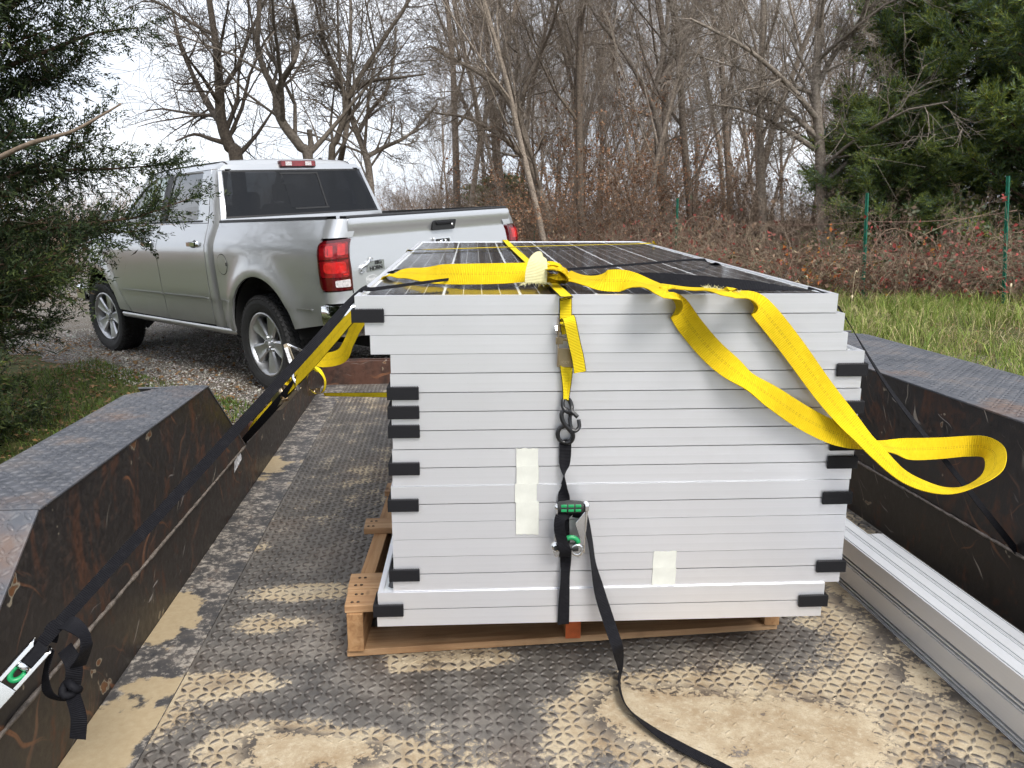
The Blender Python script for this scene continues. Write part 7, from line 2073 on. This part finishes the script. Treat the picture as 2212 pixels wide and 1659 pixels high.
coil = [(air(676, 790, 4.2), (0.6, -0.6, 0.5)), (air(690, 800, 4.15), (0.2, -0.3, 1)), (air(702, 822, 4.12), (1, -0.2, 0.2)), (air(698, 845, 4.12), (0.6, -0.3, -0.7)), (air(682, 850, 4.14), (0, -0.3, -1)), (air(668, 838, 4.16), (-0.8, -0.3, -0.4)), (air(664, 815, 4.18), (-0.9, -0.3, 0.3)), (air(676, 797, 4.2), (-0.4, -0.4, 0.9)), (air(688, 802, 4.2), (0.3, -0.4, 0.9))]
ribbon('coiled_end', coil, 0.0255, M_YEL, y6)
ribbon('webbing', [(air(648, 853, 4.28), SN), (tr2w(XL - 0.01, 4.18, 0.17), SN)], 0.0255, M_YEL, y6)

# ---- 7. ratchet of the black strap at the lower left, with its spare webbing
k7 = new_empty('green_ratchet', A0, 0, 'chrome ratchet with a green drum on the black strap at the lower left corner', 'ratchet')
zd = dv.normalized(); nn = Vector((0.72, -0.45, 0.5)); nn = (nn - zd * nn.dot(zd)).normalized(); xd = nn.cross(zd)
RM = Matrix.Translation(-zd * 0.012) @ Matrix((xd, -nn, zd)).transposed().to_4x4() @ Matrix.Scale(0.76, 4)     # local: z along the strap, -y towards the viewer
for s in (-1, 1):
    put(MB().prism(seg_round([(-0.034, -0.075), (-0.030, 0.072), (-0.012, 0.080), (0.006, 0.070), (0.006, -0.075)], 0.008), s * 0.019, s * 0.022, 'x'), 'side_plate', M_STEEL, k7, bevel=0.0008)
out = seg_round([(-0.022, -0.078), (0.022, -0.078), (0.022, -0.02), (-0.022, -0.02)], 0.005)
put(MB().prism(out, -0.037, -0.034, 'y'), 'face_plate', M_STEEL, k7, bevel=0.001)
for s in (-1, 1):
    put(MB().prism(sorted([(s * 0.0135, -0.0195), (s * 0.022, -0.0195), (s * 0.022, 0.075), (s * 0.0135, 0.065)], key=lambda p: math.atan2(p[1] - 0.03, p[0] - s * 0.018)), -0.037, -0.034, 'y'), 'face_plate', M_STEEL, k7, bevel=0.001)
put(MB().tube([(0.0125 * math.cos(a_), -0.030, 0.012 - 0.020 * math.sin(a_)) for a_ in np.linspace(-0.2, 3.3, 14)], 0.0062, 8), 'green_drum', M_GREENPL, k7, smooth=True)
put(MB().tube([(-0.018, -0.022, 0.022), (0.018, -0.022, 0.022)], 0.010, 12), 'spool', M_STEEL, k7, smooth=True)
put(MB().bbox(-0.013, 0.013, -0.030, -0.027, 0.030, 0.075), 'wound_webbing', M_BLK, k7)
put(MB().tube([(-0.028, -0.022, -0.115), (0.028, -0.022, -0.115)], 0.012, 12), 'grip', M_GRIP, k7, smooth=True)
put(MB().box((0.0, -0.034, -0.112), (0.03, 0.004, 0.010)), 'grip_inlay', M_GREENPL, k7)
ribbon('webbing', [(A0 - zd * 0.04 + nn * 0.006, nn), (A0 - zd * 0.12, nn), (A0 - zd * 0.25, nn)], 0.0275, M_BLK, k7)
sp = A0
ta = lambda px, py, Y: at_depth(px, py, Y)
Y0 = (A0 + zd * 0.10).y
ribbon('spare_webbing', [(ta(106, 1385, Y0), (0.3, -0.9, 0.3)), (ta(118, 1352, Y0), (0.2, -0.5, 0.9)), (ta(150, 1346, Y0 - 0.01), (0.2, -0.6, 0.8)), (ta(180, 1372, Y0 - 0.03), (0.9, -0.3, 0.3)), (ta(186, 1400, Y0 - 0.04), (0.9, -0.3, -0.2)), (ta(168, 1440, Y0 - 0.02), (0.6, -0.6, -0.2))], 0.0255, M_BLK, k7)
ribbon('spare_webbing', [(ta(112, 1400, Y0 - 0.02), (-0.7, -0.7, 0)), (ta(100, 1450, Y0 - 0.03), (-0.7, -0.7, 0)), (ta(104, 1495, Y0 - 0.03), (-0.3, -0.9, -0.3)), (ta(130, 1508, Y0 - 0.02), (0, -0.8, -0.6)), (ta(152, 1492, Y0 - 0.02), (0.3, -0.9, 0)), (ta(160, 1440, Y0 - 0.02), (0.5, -0.8, 0.2)), (ta(140, 1400, Y0), (0, -0.8, 0.5))], 0.0255, M_BLK, k7)
ribbon('spare_webbing', [(ta(150, 1480, Y0 - 0.03), (0, -1, 0)), (ta(158, 1505, Y0 - 0.04), (0.1, -1, 0)), (ta(170, 1550, Y0 - 0.05), (0.1, -1, 0)), (ta(168, 1596, Y0 - 0.05), (0.1, -1, 0))], 0.0255, M_BLK, k7)
kn = ta(152, 1488, Y0 - 0.04)
MB().tube([tuple(kn + Vector((0.012 * math.cos(a_), -0.006 * math.sin(2 * a_), 0.010 * math.sin(a_))) - A0) for a_ in np.linspace(0, 6.28, 14, endpoint=False)], 0.007, 8, closed=True).build('knot', M_BLK, k7, smooth=True)
# small white label hanging at the rail
lb = [tr2w(XL + 0.004, 2.80, 0.192), tr2w(XL + 0.010, 2.79, 0.165), tr2w(XL + 0.012, 2.67, 0.150), tr2w(XL + 0.010, 2.69, 0.186)]
c0 = sum(lb, Vector()) / 4
o = MB().add([p - c0 for p in lb], [(0, 1, 2, 3)]).build('strap_label', plain('white_tag', (0.6, 0.6, 0.62), 0.6, var=0.4, vs=60)); o.location = c0
tag(o, 'small white tag lying on top of the left side rail', 'label tag')
